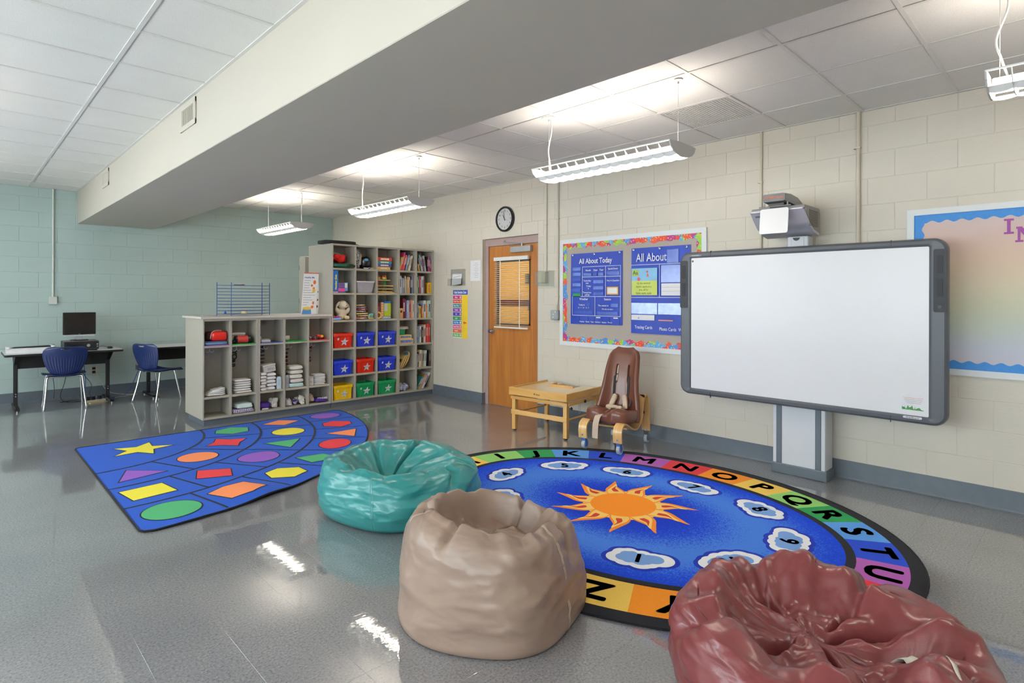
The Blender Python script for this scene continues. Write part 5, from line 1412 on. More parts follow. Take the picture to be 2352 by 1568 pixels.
bm = BM(); softbox(bm, (.31, .03, .385), (.05, .075, .022), .6, .012, 14, 1.7, M=Matrix.Rotation(.3, 4, 'Y')); softbox(bm, (.315, -.045, .38), (.05, .04, .022), .6, .012, 14, 4.7, M=Matrix.Rotation(.3, 4, 'Y')); obj('pelvic_pad', bm, M_pad, ps_)
strap([(.30, .045, .385), (.2, .05, .372), (.10, .05, .352), (.035, .055, .33), (.005, .06, .27), (-.005, .062, .2), (-.012, .06, .125)], .03, .004, M_pad, 'hip_strap')
for z in (.50, .34):
    strap([(.47, -.235, z), (.50, -.2, z), (.515, -.16, z - .01)], .012, .003, M_web, 'side_buckle', (0, 0, 1))

# ------------------------------------------------------------------ blue school chairs
M_chblue = mat('navy_plastic', (24, 42, 96), .38, var=.04, vscale=4, coat=.15)
def school_chair(label, loc, rot):
    t = thing('school_chair', label, 'chair', loc, rot, 'blue school chairs')
    pr = [(.445, .07, -.165), (.455, .12, -.178), (.48, .155, -.19), (.53, .185, -.20), (.60, .212, -.212), (.68, .232, -.226), (.74, .238, -.238), (.785, .228, -.248), (.812, .20, -.254), (.824, .15, -.257)]
    bm = BM(); NU, NV = 49, 40
    def P(u, v):
        q = v * (len(pr) - 1); i = min(int(q), len(pr) - 2); k = q - i
        z, w, y = [pr[i][m] * (1 - k) + pr[i + 1][m] * k for m in range(3)]
        a = -1 + 2 * u
        rib = .0035 * math.cos(a * 15 * PI) * sstep(.08, .2, v) * (1 - sstep(.60 - .12 * (1 - a * a), .70 - .12 * (1 - a * a), v))
        return Vector((a * w, y + .05 * a * a + rib, z))
    V = [[bm.verts.new(P(i / (NU - 1), j / (NV - 1))) for j in range(NV)] for i in range(NU)]
    for i in range(NU - 1):
        for j in range(NV - 1):
            a = -1 + 2 * (i + .5) / (NU - 1); vv = (j + .5) / (NV - 1)
            if abs(a) < .27 and vv < .845 and vv > .845 - .085 * math.sqrt(max(0, 1 - (a / .27) ** 2)): continue
            bm.faces.new((V[i][j], V[i + 1][j], V[i + 1][j + 1], V[i][j + 1])).smooth = True
    bmesh.ops.delete(bm, geom=[v for v in bm.verts if not v.link_faces], context='VERTS')
    b = obj('backrest', bm, M_chblue, t, 0); md = b.modifiers.new('thickness', 'SOLIDIFY'); md.thickness = .008; md.offset = 0
    bm = BM()
    def S(u, v):
        a = -1 + 2 * u; y = -.19 + .44 * v
        w = (.155 + .075 * sstep(0, .3, v)) * (1 - .12 * sstep(.85, 1, v))
        z = .452 - .018 * math.cos(a * PI / 2) * math.sin(v * PI) - .035 * sstep(.82, 1.0, v) ** 2 + .012 * abs(a) ** 3
        return Vector((a * w, y, z))
    gridsurf(bm, S, 25, 25)
    s = obj('seat', bm, M_chblue, t, 0); md = s.modifiers.new('thickness', 'SOLIDIFY'); md.thickness = .009; md.offset = -1
    for sx in (-1, 1):
        bm = BM(); tube(bm, smooth_path([(sx * .12, -.10, .425), (sx * .165, -.105, .424), (sx * .185, -.115, .40), (sx * .20, -.15, .22), (sx * .222, -.205, .004)], 6), .0125, 10); l = obj('leg', bm, M_chrome, t)
        bm = BM(); cyl(bm, (sx * .222, -.205, 0), (sx * .221, -.203, .022), .0145, n=12); obj('foot_cap', bm, mat('foot_grey', (150, 152, 156), .4), l)
        bm = BM(); tube(bm, smooth_path([(sx * .12, .11, .425), (sx * .165, .115, .424), (sx * .185, .125, .40), (sx * .20, .16, .22), (sx * .215, .205, .004)], 6), .0125, 10); l = obj('leg', bm, M_chrome, t)
        bm = BM(); cyl(bm, (sx * .215, .205, 0), (sx * .2145, .203, .022), .0145, n=12); obj('foot_cap', bm, MATS['foot_grey'], l)
        bm = BM(); tube(bm, [(sx * .12, -.13, .423), (sx * .12, .13, .423)], .009, 8); obj('seat_brace', bm, M_chrome, t)
    for y in (-.10, .11):
        bm = BM(); tube(bm, [(-.125, y, .425), (.125, y, .425)], .0115, 8); obj('seat_brace', bm, M_chrome, t)
    return t
school_chair('blue plastic school chair pulled up to the desk with the monitor', (1.07, 9.68, 0), -.04)
school_chair('blue plastic school chair turned sideways by the end of the cubbies', (2.10, 9.42, 0), math.radians(27 - 90))

# ------------------------------------------------------------------ computer desks
M_lam = mat('pale_grey_laminate', (214, 212, 214), .4, var=.02)
M_blk = mat('black_steel', (24, 24, 27), .4, var=.1)
def desk(label, x0, x1, y0, y1, z, panel=True):
    t = thing('computer_desk', label, 'desk', ((x0 + x1) / 2, (y0 + y1) / 2, 0), 0, 'computer desks'); hw, hd = (x1 - x0) / 2, (y1 - y0) / 2
    bm = BM(); prism(bm, rrect(2 * hw - .012, 2 * hd - .012, .02, 3), z - .026, z); obj('desktop', bm, M_lam, t, 0)
    bm = BM(); o = rrect(2 * hw, 2 * hd, .026, 4); i_ = rrect(2 * hw - .012, 2 * hd - .012, .02, 4); n = len(o)
    vs = [[bm.verts.new((a, b, zz)) for a, b in pl] for pl, zz in ((i_, z - .001), (o, z - .006), (o, z - .024), (i_, z - .03))]
    for A, B in zip(vs, vs[1:]):
        for k in range(n): bm.faces.new((A[k], A[(k + 1) % n], B[(k + 1) % n], B[k]))
    obj('edge_band', bm, M_blk, t, 0)
    for s in (-1, 1):
        X = s * (hw - .13)
        bm = BM(); box(bm, X - .022, X + .022, -.03 + .03, .03 + .03, .05, z - .03, bev=.004); l = obj('leg', bm, M_blk, t, 0)
        bm = BM(); box(bm, X - .024, X + .024, -hd + .02, hd - .04, .022, .055, bev=.006); obj('foot_bar', bm, M_blk, l, 0)
        for y in (-hd + .04, hd - .06):
            bm = BM(); cyl(bm, (X, y, 0), (X, y, .024), .014, n=10); obj('glide', bm, M_steel, l)
        bm = BM(); prism(bm, [(-hd + .07, z - .03), (hd - .07, z - .03), (.1, z - .16), (-.02, z - .16)], X - .02, X + .02, lambda a, b, h: Vector((h, a, b))); obj('bracket', bm, M_blk, t, 0)
        for z_ in (.17, .2):
            bm = BM(); cyl(bm, (X, -.0, z_), (X, -.004, z_), .007, n=8); obj('height_screw', bm, M_chrome, l)
    obj('modesty_panel', box(BM(), -hw + .14, hw - .14, .05, .065, z - .22, z - .03), M_blk, t, 0)
    return t
desk('grey topped black steel desk carrying the monitor and keyboard', .46, 1.72, 9.56, 10.24, .745)
desk('grey topped desk mostly hidden behind the end of the cubbies', 1.96, 3.2, 9.55, 10.2, .745)
# monitor on top of the computer
pc = thing('computer', 'black desktop computer lying flat under the monitor', 'computer', (1.275, 9.95, .745))
bm = BM(); box(bm, -.195, .195, -.15, .19, .006, .115, bev=.006); obj('case', bm, mat('pc_black', (34, 33, 36), .4), pc, 0)
bm = BM(); box(bm, -.195, .195, -.152, .19, .1155, .121, bev=.002); obj('case_lid', bm, mat('pc_grey', (104, 102, 104), .4), pc, 0)
bm = BM(); box(bm, -.17, .0, -.154, -.149, .06, .095); obj('drive_bay', bm, M_black, pc, 0)
bm = BM(); cyl(bm, (.075, -.151, .06), (.075, -.156, .06), .020, n=20); obj('badge', bm, mat('badge_silver', (196, 198, 200), .3, metal=.6), pc)
for z in (.045, .075):
    bm = BM(); cyl(bm, (.175, -.151, z), (.175, -.157, z), .011, n=14); obj('port_button', bm, M_chrome, pc)
for x in (-.17, .17):
    for y in (-.12, .16):
        bm = BM(); cyl(bm, (x, y, 0), (x, y, .007), .012, n=10); obj('rubber_foot', bm, M_black, pc)
mo = thing('monitor', 'black framed flat monitor standing on the desktop computer', 'monitor', (1.272, 10.0, .867))
bm = BM(); prism(bm, rrect(.20, .15, .03, 4), 0, .012); obj('base', bm, M_black, mo, 0)
bm = BM(); box(bm, -.035, .035, -.012, .02, .012, .13, bev=.004); obj('neck', bm, mat('neck_silver', (176, 176, 180), .35, metal=.3), mo, 0)
bm = BM(); box(bm, -.186, .186, -.03, .012, .083, .392, bev=.006); obj('bezel', bm, mat('bezel_black', (26, 22, 24), .3), mo, 0)
bm = BM(); box(bm, -.172, .172, -.0315, -.029, .1, .378); obj('screen', bm, mat('dark_screen', (26, 20, 22), .15, var=.02), mo, 0)
bm = BM(); box(bm, -.176, .176, -.024, .0, .055, .083, bev=.003); obj('speaker_bar', bm, mat('bar_silver', (196, 196, 200), .35, metal=.2), mo, 0)
text('maker_name', 'DELL', .012, M_paper, mo, on_face_y(0, -.0318, .0915), depth=.0003)
for k in range(4):
    bm = BM(); cyl(bm, (.125 + .013 * k, -.029, .0915), (.125 + .013 * k, -.0325, .0915), .003, n=8); obj('front_button', bm, M_chrome, mo)
kb = thing('keyboard', 'black keyboard in front of the desktop computer', 'keyboard', (1.2, 9.69, .745))
bm = BM(); box(bm, -.225, .225, -.07, .07, .002, .016, bev=.004, M=Matrix.Rotation(.05, 4, 'X')); obj('tray', bm, M_black, kb, 0)
bm = BM()
for r in range(5):
    for c in range(20):
        x = -.205 + .0216 * c; y = -.045 + .023 * r
        box(bm, x - .009, x + .009, y - .0095, y + .0095, .015 + y * .05, .023 + y * .05, bev=.002)
o = obj('keys', bm, mat('key_black', (44, 44, 50), .45), kb, 0); o['kind'] = 'stuff'
ms = thing('mouse', 'black mouse near the right end of the desk', 'mouse', (1.6, 9.82, .745))
bm = BM(); softbox(bm, (0, 0, .016), (.03, .052, .016), .7); obj('shell', bm, M_black, ms)
bm = BM(); cyl(bm, (-.003, -.025, .03), (.003, -.025, .03), .008, n=10); obj('scroll_wheel', bm, mat('wheel_grey', (90, 90, 94), .5), ms)
bm = BM(); tube(bm, smooth_path([(0, .05, .012), (-.02, .09, .02), (-.07, .12, .035), (-.11, .13, .02), (-.12, .14, .004)], 5), .0025, 6); obj('cable', bm, M_black, ms)
lm = thing('laminator', 'long white laminator with a dark slot at the left of the desk', 'laminator', (.74, 9.86, .745))
bm = BM(); prism(bm, [(-.09, .0), (.09, 0), (.09, .055), (.07, .068), (-.07, .06), (-.09, .045)], -.25, .25, lambda a, b, h: Vector((h, a, b))); obj('housing', bm, mat('laminator_white', (216, 214, 218), .35), lm, 0)
bm = BM(); prism(bm, [(-.205, .058), (.2, .058), (.215, .075), (.18, .082), (-.17, .076)], -.03, .05, lambda a, b, h: Vector((a, h, b))); obj('feed_slot', bm, M_black, lm, 0)
for s in (-1, 1):
    bm = BM(); softbox(bm, (s * .228, .0, .068), (.025, .085, .02), .5); obj('end_cap', bm, MATS['laminator_white'], lm)
bm = BM(); cyl(bm, (.228, .02, .086), (.228, .02, .094), .018, n=14); obj('dial', bm, mat('dial_grey', (120, 120, 126), .4), lm)

# conduit with a box and outlets on the sage wall
cv = thing('conduit', 'white painted conduit with a blank box on the sage wall', 'conduit', (1.022, YG - .002, 1.37))
bm = BM(); tube(bm, [(0, -.012, .1), (0, -.012, HZ - 1.372)], .012, 10); obj('pipe', bm, mat('pale_conduit', (206, 212, 202), .45), cv)
bm = BM(); box(bm, -.045, .045, -.045, -.0005, 0, .11, bev=.004); obj('box', bm, mat('pale_box', (204, 206, 200), .45), cv, 0)
oc = thing('wall_outlet', 'cream power outlet on the sage wall behind the desk', 'outlet', (1.50, YG - .002, .33))
bm = BM(); box(bm, -.04, .04, -.008, -.0005, 0, .12, bev=.003); pl = obj('plate', bm, mat('outlet_cream', (206, 200, 182), .45), oc, 0)
for z in (.033, .087):
    bm = BM(); box(bm, -.02, .02, -.03, -.008, z - .018, z + .018, bev=.004); obj('plug', bm, M_black, oc, 0)
nb = thing('network_outlet', 'grey data outlet with two blue leads on the sage wall', 'outlet', (2.085, YG - .002, .345))
bm = BM(); box(bm, -.055, .055, -.01, -.0005, 0, .09, bev=.003); obj('plate', bm, mat('outlet_steel', (124, 118, 112), .4, metal=.4), nb, 0)
for z in (.004, .078): obj('label_strip', box(BM(), -.045, .045, -.012, -.01, z, z + .008), M_paper, nb, 0)
for x in (-.022, .022):
    for z in (.03, .055): obj('jack', box(BM(), x - .009, x + .009, -.018, -.01, z - .007, z + .007), mat('jack_blue', (46, 92, 190), .4), nb, 0)
def cable(label, pts, r, rgb, mname):
    o = thing('cable', label, 'cable', (0, 0, 0)); bm = BM(); tube(bm, smooth_path(pts, 7), r, 6); obj('lead', bm, mat(mname, rgb, .5), o); return o
cable('blue network lead looping down from the grey data outlet to the floor', [(2.065, YG - .028, .375), (2.04, 10.33, .33), (1.95, 10.3, .12), (1.85, 10.22, .008), (1.7, 10.1, .007), (1.5, 10.18, .007), (1.38, 10.2, .03), (1.36, 10.13, .3), (1.33, 10.11, .62)], .0045, (46, 84, 180), 'lead_blue')
cable('beige power lead running from the cream outlet along the floor', [(1.525, YG - .035, .36), (1.56, 10.34, .25), (1.66, 10.32, .07), (1.85, 10.3, .008), (2.0, 10.2, .007), (1.85, 10.1, .007), (1.72, 10.06, .007), (1.70, 10.02, .007)], .005, (190, 178, 156), 'lead_beige')
cable('black lead hanging from the desk to the power strip', [(1.29, 10.12, .66), (1.33, 10.15, .4), (1.43, 10.13, .22), (1.40, 10.05, .1), (1.42, 10.02, .03), (1.43, 9.96, .006)], .004, (22, 22, 24), 'lead_black')
cable('black lead coiled on the floor under the desk', [(1.16, 10.12, .6), (1.13, 10.14, .3), (1.08, 10.15, .08), (1.15, 10.05, .006), (1.3, 10.02, .006), (1.36, 10.1, .006), (1.22, 10.18, .006), (1.07, 10.12, .006), (1.18, 10.0, .02), (1.32, 9.98, .006), (1.40, 9.99, .006)], .004, (22, 22, 24), 'lead_black')
cable('black lead looping down behind the chair with a plug end', [(1.05, 10.12, .62), (1.0, 10.12, .4), (1.01, 10.12, .2), (1.0, 10.1, .07)], .004, (22, 22, 24), 'lead_black')
pst = thing('power_strip', 'beige power strip with black adapters on the floor under the desk', 'power strip', (1.44, 9.86, 0), .2)
bm = BM(); box(bm, -.13, .12, -.025, .025, .0, .035, bev=.004); obj('strip', bm, mat('strip_beige', (196, 182, 150), .5), pst, 0)
for x in (-.09, -.03, .05): obj('adapter', box(BM(), x - .022, x + .022, -.022, .022, .035, .085, bev=.004), M_black, pst, 0)
obj('strip_board', box(BM(), -.12, .10, -.12, -.06, .0, .012, M=Matrix.Rotation(.15, 4, 'Z')), mat('strip_tan', (186, 168, 136), .6), pst, 0)
# ------------------------------------------------------------------ cabinets
YF, YBK = 7.15, 7.445
M_cab = mat('taupe_laminate', (172, 165, 152), .45, var=.03, vscale=60)
M_cabE = mat('taupe_edge_band', (178, 171, 154), .4, var=.02)
M_toe = mat('toe_kick_grey', (92, 99, 108), .4, var=.04)
def cabinet(name, label, panels, ztop, tops, depth_back, shelf_th=.026, skip=()):
    x0, x1 = panels[0][0], panels[-1][1]
    t = thing(name, label, 'cabinet', ((x0 + x1) / 2, YF, 0)); cx = (x0 + x1) / 2
    def L(x): return x - cx
    for a, b in panels:
        end = a == x0 or b == x1
        obj('upright', box(BM(), L(a), L(b), 0 if end else .001, (depth_back - YF) if end else YBK - YF - .0005, .07 if end else .0955, ztop if end else ztop - .0245, bev=.0015), M_cab, t, 0)
    obj('back_panel', box(BM(), L(panels[0][1]) + .0005, L(panels[-1][0]) - .0005, YBK - YF, YBK - YF + .018, .0955, ztop - .0245), M_cab, t, 0)
    obj('rear_panel', box(BM(), L(panels[0][1]), L(panels[-1][0]), depth_back - YF - .02, depth_back - YF - .004, .07, ztop - .002), M_cab, t, 0)
    obj('top_panel', box(BM(), L(panels[0][1]), L(panels[-1][0]), .0, depth_back - YF - .021, ztop - .024, ztop - .0008), M_cab, t, 0)
    obj('bottom_panel', box(BM(), L(panels[0][1]), L(panels[-1][0]), .0005, YBK - YF - .0005, .07, .095), M_cab, t, 0)
    for i in range(len(panels) - 1):
        for z in tops:
            if (i, z) in skip: continue
            obj('shelf', box(BM(), L(panels[i][1]) + .0005, L(panels[i + 1][0]) - .0005, .004, YBK - YF - .0005, z - shelf_th, z, bev=.001), M_cabE, t, 0)
    obj('toe_kick', box(BM(), L(x0) + (.02 if x0 < 2.5 else 0), L(x1) - .001, .022, depth_back - YF - .06, 0, .07), M_toe, t, 0)
    return t
low_tops = (.922, .331)
LP1 = [(2.045, 2.061), (2.334, 2.362), (2.638, 2.663)]
LP2 = [(2.6645, 2.689), (2.974, 2.999), (3.286, 3.309), (3.590, 3.614)]
cabinet('cubby_cabinet', 'taupe coat cubby cabinet at the open end with two columns', LP1, 1.228, low_tops, 7.83)
cabinet('cubby_cabinet', 'taupe coat cubby cabinet with three columns beside the tall shelves', LP2, 1.228, low_tops, 7.83)
wt = thing('worktop', 'pale laminate worktop lying along the low cubbies', 'worktop', (2.82, 7.5, 1.2285))
bm = BM(); box(bm, -.80, .797, -.365, .385, 0, .0285, bev=.003); obj('slab', bm, mat('pale_worktop', (206, 198, 188), .35, var=.03, vscale=90), wt, 0)
tall_tops = (1.880, 1.543, 1.173, .796, .429)
TP1 = [(3.6205, 3.640), (3.952, 3.982), (4.293, 4.321), (4.642, 4.6625)]
TP2 = [(4.664, 4.685), (4.961, 4.992), (5.275, 5.298)]
cabinet('tall_shelving', 'tall taupe pigeonhole shelving with bins, three columns wide', TP1, 2.205, tall_tops, 7.85)
cabinet('tall_shelving', 'tall taupe pigeonhole shelving full of books against the cream wall', TP2, 2.205, tall_tops, 7.85)
# a lower cabinet standing behind the tall shelving
bc = thing('storage_cabinet', 'taupe cabinet end with a rounded corner behind the tall shelving', 'cabinet', (3.95, 8.06, 0))
bm = BM(); prism(bm, [(-.2, 0), (.2, 0), (.2, 2.06), (.17, 2.075), (-.12, 2.075), (-.18, 2.06), (-.2, 2.02)], -.33, .6, lambda a, b, h: Vector((h, .0 - a * .0 + (-a) * .5, b))); obj('carcass', bm, M_cab, bc, 0)
obj('hinge', box(BM(), -.338, -.33, .085, .1, 1.88, 1.94), M_steel, bc, 0)
obj('hinge', box(BM(), -.338, -.33, .085, .1, 1.4, 1.46), M_steel, bc, 0)

# coat hooks under the upper shelves of the low cubbies
LCOL = [(2.061, 2.334), (2.362, 2.638), (2.689, 2.974), (2.999, 3.286), (3.309, 3.590)]
CN = ['first', 'second', 'third', 'fourth', 'fifth']
for k, (a, b) in enumerate(LCOL):
    h = thing('coat_hook', 'white double coat hook in the %s low cubby from the open end' % CN[k], 'hook', (a + .1, 7.30, .8945), 0, 'coat hooks in the low cubbies')
    bm = BM(); cyl(bm, (0, 0, 0), (0, 0, -.008), .014, n=12); cyl(bm, (0, 0, -.006), (0, 0, -.05), .004, n=8); obj('stem', bm, M_plastic_w, h)
    for s in (-1, 1):
        bm = BM(); tube(bm, smooth_path([(0, 0, -.044), (s * .018, -.003, -.062), (s * .036, -.006, -.058), (s * .043, -.006, -.042)], 5), .0038, 7); obj('prong', bm, M_plastic_w, h)
# stick-on letters on the backs of the cubbies: turned a quarter, reading downwards
def name_letters(k, s, x, z0, dz, size, rgb, mname):
    n = thing('sticker_letters', '%s stick-on letters running down the back of the %s low cubby' % (mname.split('_')[1], CN[k]), 'sticker', (x, YBK - .001, z0), 0)
    m = mat(mname, rgb, .5)
    for i, ch in enumerate(s):
        M_ = on_face_y(0, -.001, -dz * i) @ Matrix.Rotation(-PI / 2, 4, 'Z')
        fat_text('letter', ch, size, m, n, M_, .003)
name_letters(1, 'YOan', 2.482, .80, .052, .085, (40, 170, 62), 'sticker_green')
name_letters(2, 'Willia', 2.822, .83, .044, .07, (40, 62, 150), 'sticker_blue')
name_letters(3, 'Jaeon', 3.140, .80, .05, .065, (186, 40, 52), 'sticker_red')
name_letters(4, 'Ki sn', 3.458, .80, .044, .055, (226, 60, 100), 'sticker_pink')

# ------------------------------------------------------------------ worktop things
wr = thing('wire_rack', 'blue wire literature rack standing on the worktop', 'rack', (2.60, 7.42, 1.2575))
M_wire = mat('blue_wire', (44, 78, 150), .4)
for x, y in ((-.318, 0.02), (-.19, -.09), (.175, -.09), (.31, .02)):
    bm = BM(); cyl(bm, (x, y, 0), (x, y, .405), .0045, n=8); obj('upright_wire', bm, M_wire, wr)
for i in range(10):
    z = .022 + .0385 * i
    bm = BM(); tube(bm, [(-.318, .02, z), (-.19, -.09, z - .002), (.175, -.09, z - .002), (.31, .02, z)], .0035, 6); obj('tray_wire', bm, M_wire, wr)
    bm = BM(); box(bm, -.30, .295, -.07, .06, z, z + .0015); obj('tray', bm, M_wire, wr, 0)
jr = thing('jar', 'small white jar with a yellow lid and label inside the wire rack', 'jar', (2.575, 7.37, 1.2575 + .0245))
bm = BM(); cyl(bm, (0, 0, 0), (0, 0, .032), .036, n=20); obj('body', bm, mat('jar_white', (220, 210, 186), .4), jr)
bm = BM(); cyl(bm, (.0, 0, .004), (0, 0, .012), .0365, n=20); obj('label_band', bm, mat('jar_yellow', (232, 200, 40), .4), jr)
bp_ = thing('pen', 'dark pen lying on the top tray of the wire rack', 'pen', (2.52, 7.36, 1.2575 + .375))
bm = BM(); cyl(bm, (-.07, 0, 0), (.05, 0, 0), .0035, n=8); cyl(bm, (.05, 0, 0), (.06, 0, 0), .003, .001, n=8); obj('barrel', bm, M_black, bp_)
bm = BM(); cyl(bm, (.01, -.006, .004), (.05, -.006, .006), .003, n=6); obj('clip', bm, mat('pen_red', (190, 60, 60), .4), bp_)
tc_ = thing('clip', 'small blue clip in the lowest tray of the wire rack', 'clip', (2.36, 7.38, 1.2575 + .0245))
bm = BM(); box(bm, -.012, .012, -.008, .008, 0, .02, bev=.002); obj('body', bm, mat('clip_blue', (44, 90, 220), .4), tc_, 0)
bm = BM(); box(bm, -.004, .004, -.004, .004, .02, .032); obj('tip', bm, MATS['clip_blue'], tc_, 0)
# leaning story board (two boards)
M_prn = mat('print_navy', (70, 84, 150), .6)
sb_ = thing('story_board', 'tall white story chart leaning against the tall shelving', 'chart', (3.42, 7.44, 1.2575))
T = Matrix(((.97, .22, .10, 0), (.0, -.2, .98, 0), (0, 0, 0, 0), (0, 0, 0, 1)))
def lean(u, v, w): # u across, v up, w out of face
    return Vector((-.105 + u * .98 + v * .10, -.02 - u * .08 + v * .05 - w, v * .995))
bm = BM(); prism(bm, [(0, 0), (.205, 0), (.205, .56), (0, .56)], 0, .004, lambda a, b, h: lean(a, b, h)); obj('front_sheet', bm, M_paper, sb_, 0)
bm = BM(); prism(bm, [(0, .545), (.205, .545), (.205, .56), (0, .56)], .004, .006, lambda a, b, h: lean(a, b, h)); obj('top_tape', bm, mat('tape_coral', (214, 110, 90), .5), sb_, 0)
bm = BM(); prism(bm, [(.2, 0), (.255, 0), (.262, .12), (.245, .35), (.217, .555), (.2, .555)], -.05, -.046, lambda a, b, h: lean(a, b, h)); obj('rear_sheet', bm, M_paper, sb_, 0)
bm = BM()
for u, v, r in ((.232, .1, .018), (.235, .19, .014), (.228, .3, .012), (.22, .42, .008)): prism(bm, circ(r, 10), -.046, -.045, lambda a, b, h: lean(u + a, v + b, h))
obj('rear_pictures', bm, mat('story_dark_red', (130, 40, 50), .6), sb_, 0)
text('title', 'Healthy Me', .03, M_prn, sb_, Matrix(((.98, .10, 0, -.105 + .005 + .075 + .049), (-.08, .05, -1, -.02 - .005 + .024 - .005), (0, .995, 0, .49), (0, 0, 0, 1))), bold=.0006)
for k in range(11):
    l = (.085, .07, .08, .075, .1, .14, .16, .11, .13, .08, .065)[k]; v = .45 - .033 * k
    bm = BM(); prism(bm, [(.012, v), (.012 + l, v), (.012 + l, v + .006), (.012, v + .006)], .004, .005, lambda a, b, h: lean(a, b, h)); obj('text_line', bm, M_ink, sb_, 0)
def blot(polys, m, name):
    bm = BM()
    for p in polys: prism(bm, p, .004, .0055, lambda a, b, h: lean(a, b, h))
    obj(name, bm, m, sb_, 0)
blot([circ(.02, 14, .155, .43, .028), circ(.016, 14, .12, .385), circ(.014, 12, .148, .35)], mat('story_orange', (226, 120, 50), .6), 'picture')
blot([circ(.022, 14, .15, .315, .028)], mat('story_gold', (236, 190, 80), .6), 'picture')
blot([[(.01, .0), (.14, .0), (.13, .06), (.02, .06)]], mat('story_blue', (74, 136, 200), .6), 'picture')
blot([circ(.06, 20, .075, .075, .025)], mat('story_bowl', (228, 196, 96), .6), 'picture')
blot([circ(.014, 12, .155, .15, .022), circ(.02, 14, .145, .095)], MATS['story_orange'], 'picture')
# black case on the very top
kc = thing('carrying_case', 'flat black carrying case lying on top of the tall shelving', 'case', (3.80, 7.36, 2.2052))
bm = BM(); softbox(bm, (0, 0, .028), (.235, .13, .026), .22, .004, 12, 3); obj('case', bm, mat('black_nylon', (24, 23, 26), .6, bump=.3, bscale=200), kc)
bm = BM(); tube(bm, smooth_path([(.225, -.08, .02), (.26, -.09, .015), (.275, -.1, .008), (.285, -.11, .006)], 5), .005, 6); obj('zip_pull', bm, M_black, kc)

# ------------------------------------------------------------------ plastic bins with stars
TCOL = [(3.640, 3.952), (3.982, 4.293), (4.321, 4.642), (4.685, 4.961), (4.992, 5.275)]
ROWZ = [1.880, 1.543, 1.173, .796, .429, .095]
RN = ['top', 'second', 'third', 'fourth', 'fifth', 'bottom']
BINC = dict(red=(222, 44, 20), blue=(36, 62, 206), yellow=(240, 196, 20), green=(16, 154, 92))
def bin_(col, row, color, dx=0.0, ry=.0, side_label=True, where=''):
    a, b = TCOL[col]; W = (b - a) / 2 - .012
    t = thing('storage_bin', '%s plastic storage bin with a white star, %s' % (color, where), 'bin', ((a + b) / 2 + dx, YF + .135, ROWZ[row] + .0012), ry, 'storage bins with stars')
    m = mat('bin_' + color, BINC[color], .38, var=.03, coat=.15)
    H = .195; D = .13; w0 = W - .022
    bm = BM()
    def ringv(w, d, z, r=.018): return [bm.verts.new((x, y, z)) for x, y in rrect(2 * w, 2 * d, r, 3)]
    rs = [ringv(w0, D - .018, .0), ringv(w0 + .014, D - .006, H - .04), ringv(w0 + .016, D - .004, H - .038), ringv(W, D + .004, H - .036), ringv(W, D + .004, H), ringv(W - .006, D - .002, H), ringv(w0 + .008, D - .010, H - .03), ringv(w0 - .008, D - .022, .006)]
    for A, B in zip(rs, rs[1:]):
        for i in range(len(A)): bm.faces.new((A[i], A[(i + 1) % len(A)], B[(i + 1) % len(A)], B[i]))
    bm.faces.new(rs[0]); bm.faces.new(rs[-1])
    obj('tub', bm, m, t, 0)
    for x in (-w0 + .008, -w0 + .04, w0 - .04, w0 - .008):
        bm = BM(); box(bm, x - .004, x + .004, -D - .001, -D + .016, .006, H - .037, M=Matrix(((1, 0, 0, 0), (0, 1, -.06, .010), (0, 0, 1, 0), (0, 0, 0, 1)))); obj('rib', bm, m, t, 0)
    for x in (-.08, .08):
        bm = BM(); box(bm, x - .012, x + .012, -D - .008, -D - .0035, H - .03, H - .006, bev=.002); obj('rim_lug', bm, m, t, 0)
    def face(a, b, h): return Vector((a, -D + .0125 - .072 * (b / H) - h, b))
    bm = BM(); prism(bm, star(.062, .026, 5, PI / 2, .0, .082), .003, .0045, face); s = obj('star_label', bm, mat('label_white', (230, 228, 230), .5, var=.01), t, 0)
    bm = BM(); prism(bm, [(-.028, .078), (.028, .078), (.028, .084), (-.028, .084)], .0045, .005, face); obj('label_print', bm, M_ink, s, 0)
    if side_label:
        bm = BM(); prism(bm, rrect(.022, .03, .003, 2, -w0 + .024, .125), .003, .0042, face); obj('price_sticker', bm, M_paper, t, 0)
bin_(0, 3, 'red', where='beside the fifth low cubby')
bin_(1, 3, 'blue', where='left of another blue bin')
bin_(2, 3, 'blue', where='rightmost, upper row')
bin_(0, 4, 'blue', where='directly above the yellow bin', side_label=False)
bin_(1, 4, 'red', where='between two blue bins', side_label=False)
bin_(2, 4, 'blue', where='rightmost, middle row')
bin_(0, 5, 'yellow', where='in the lowest row')
bin_(1, 5, 'green', where='next to the yellow bin')
bin_(2, 5, 'green', where='right end of the lowest row', side_label=False)

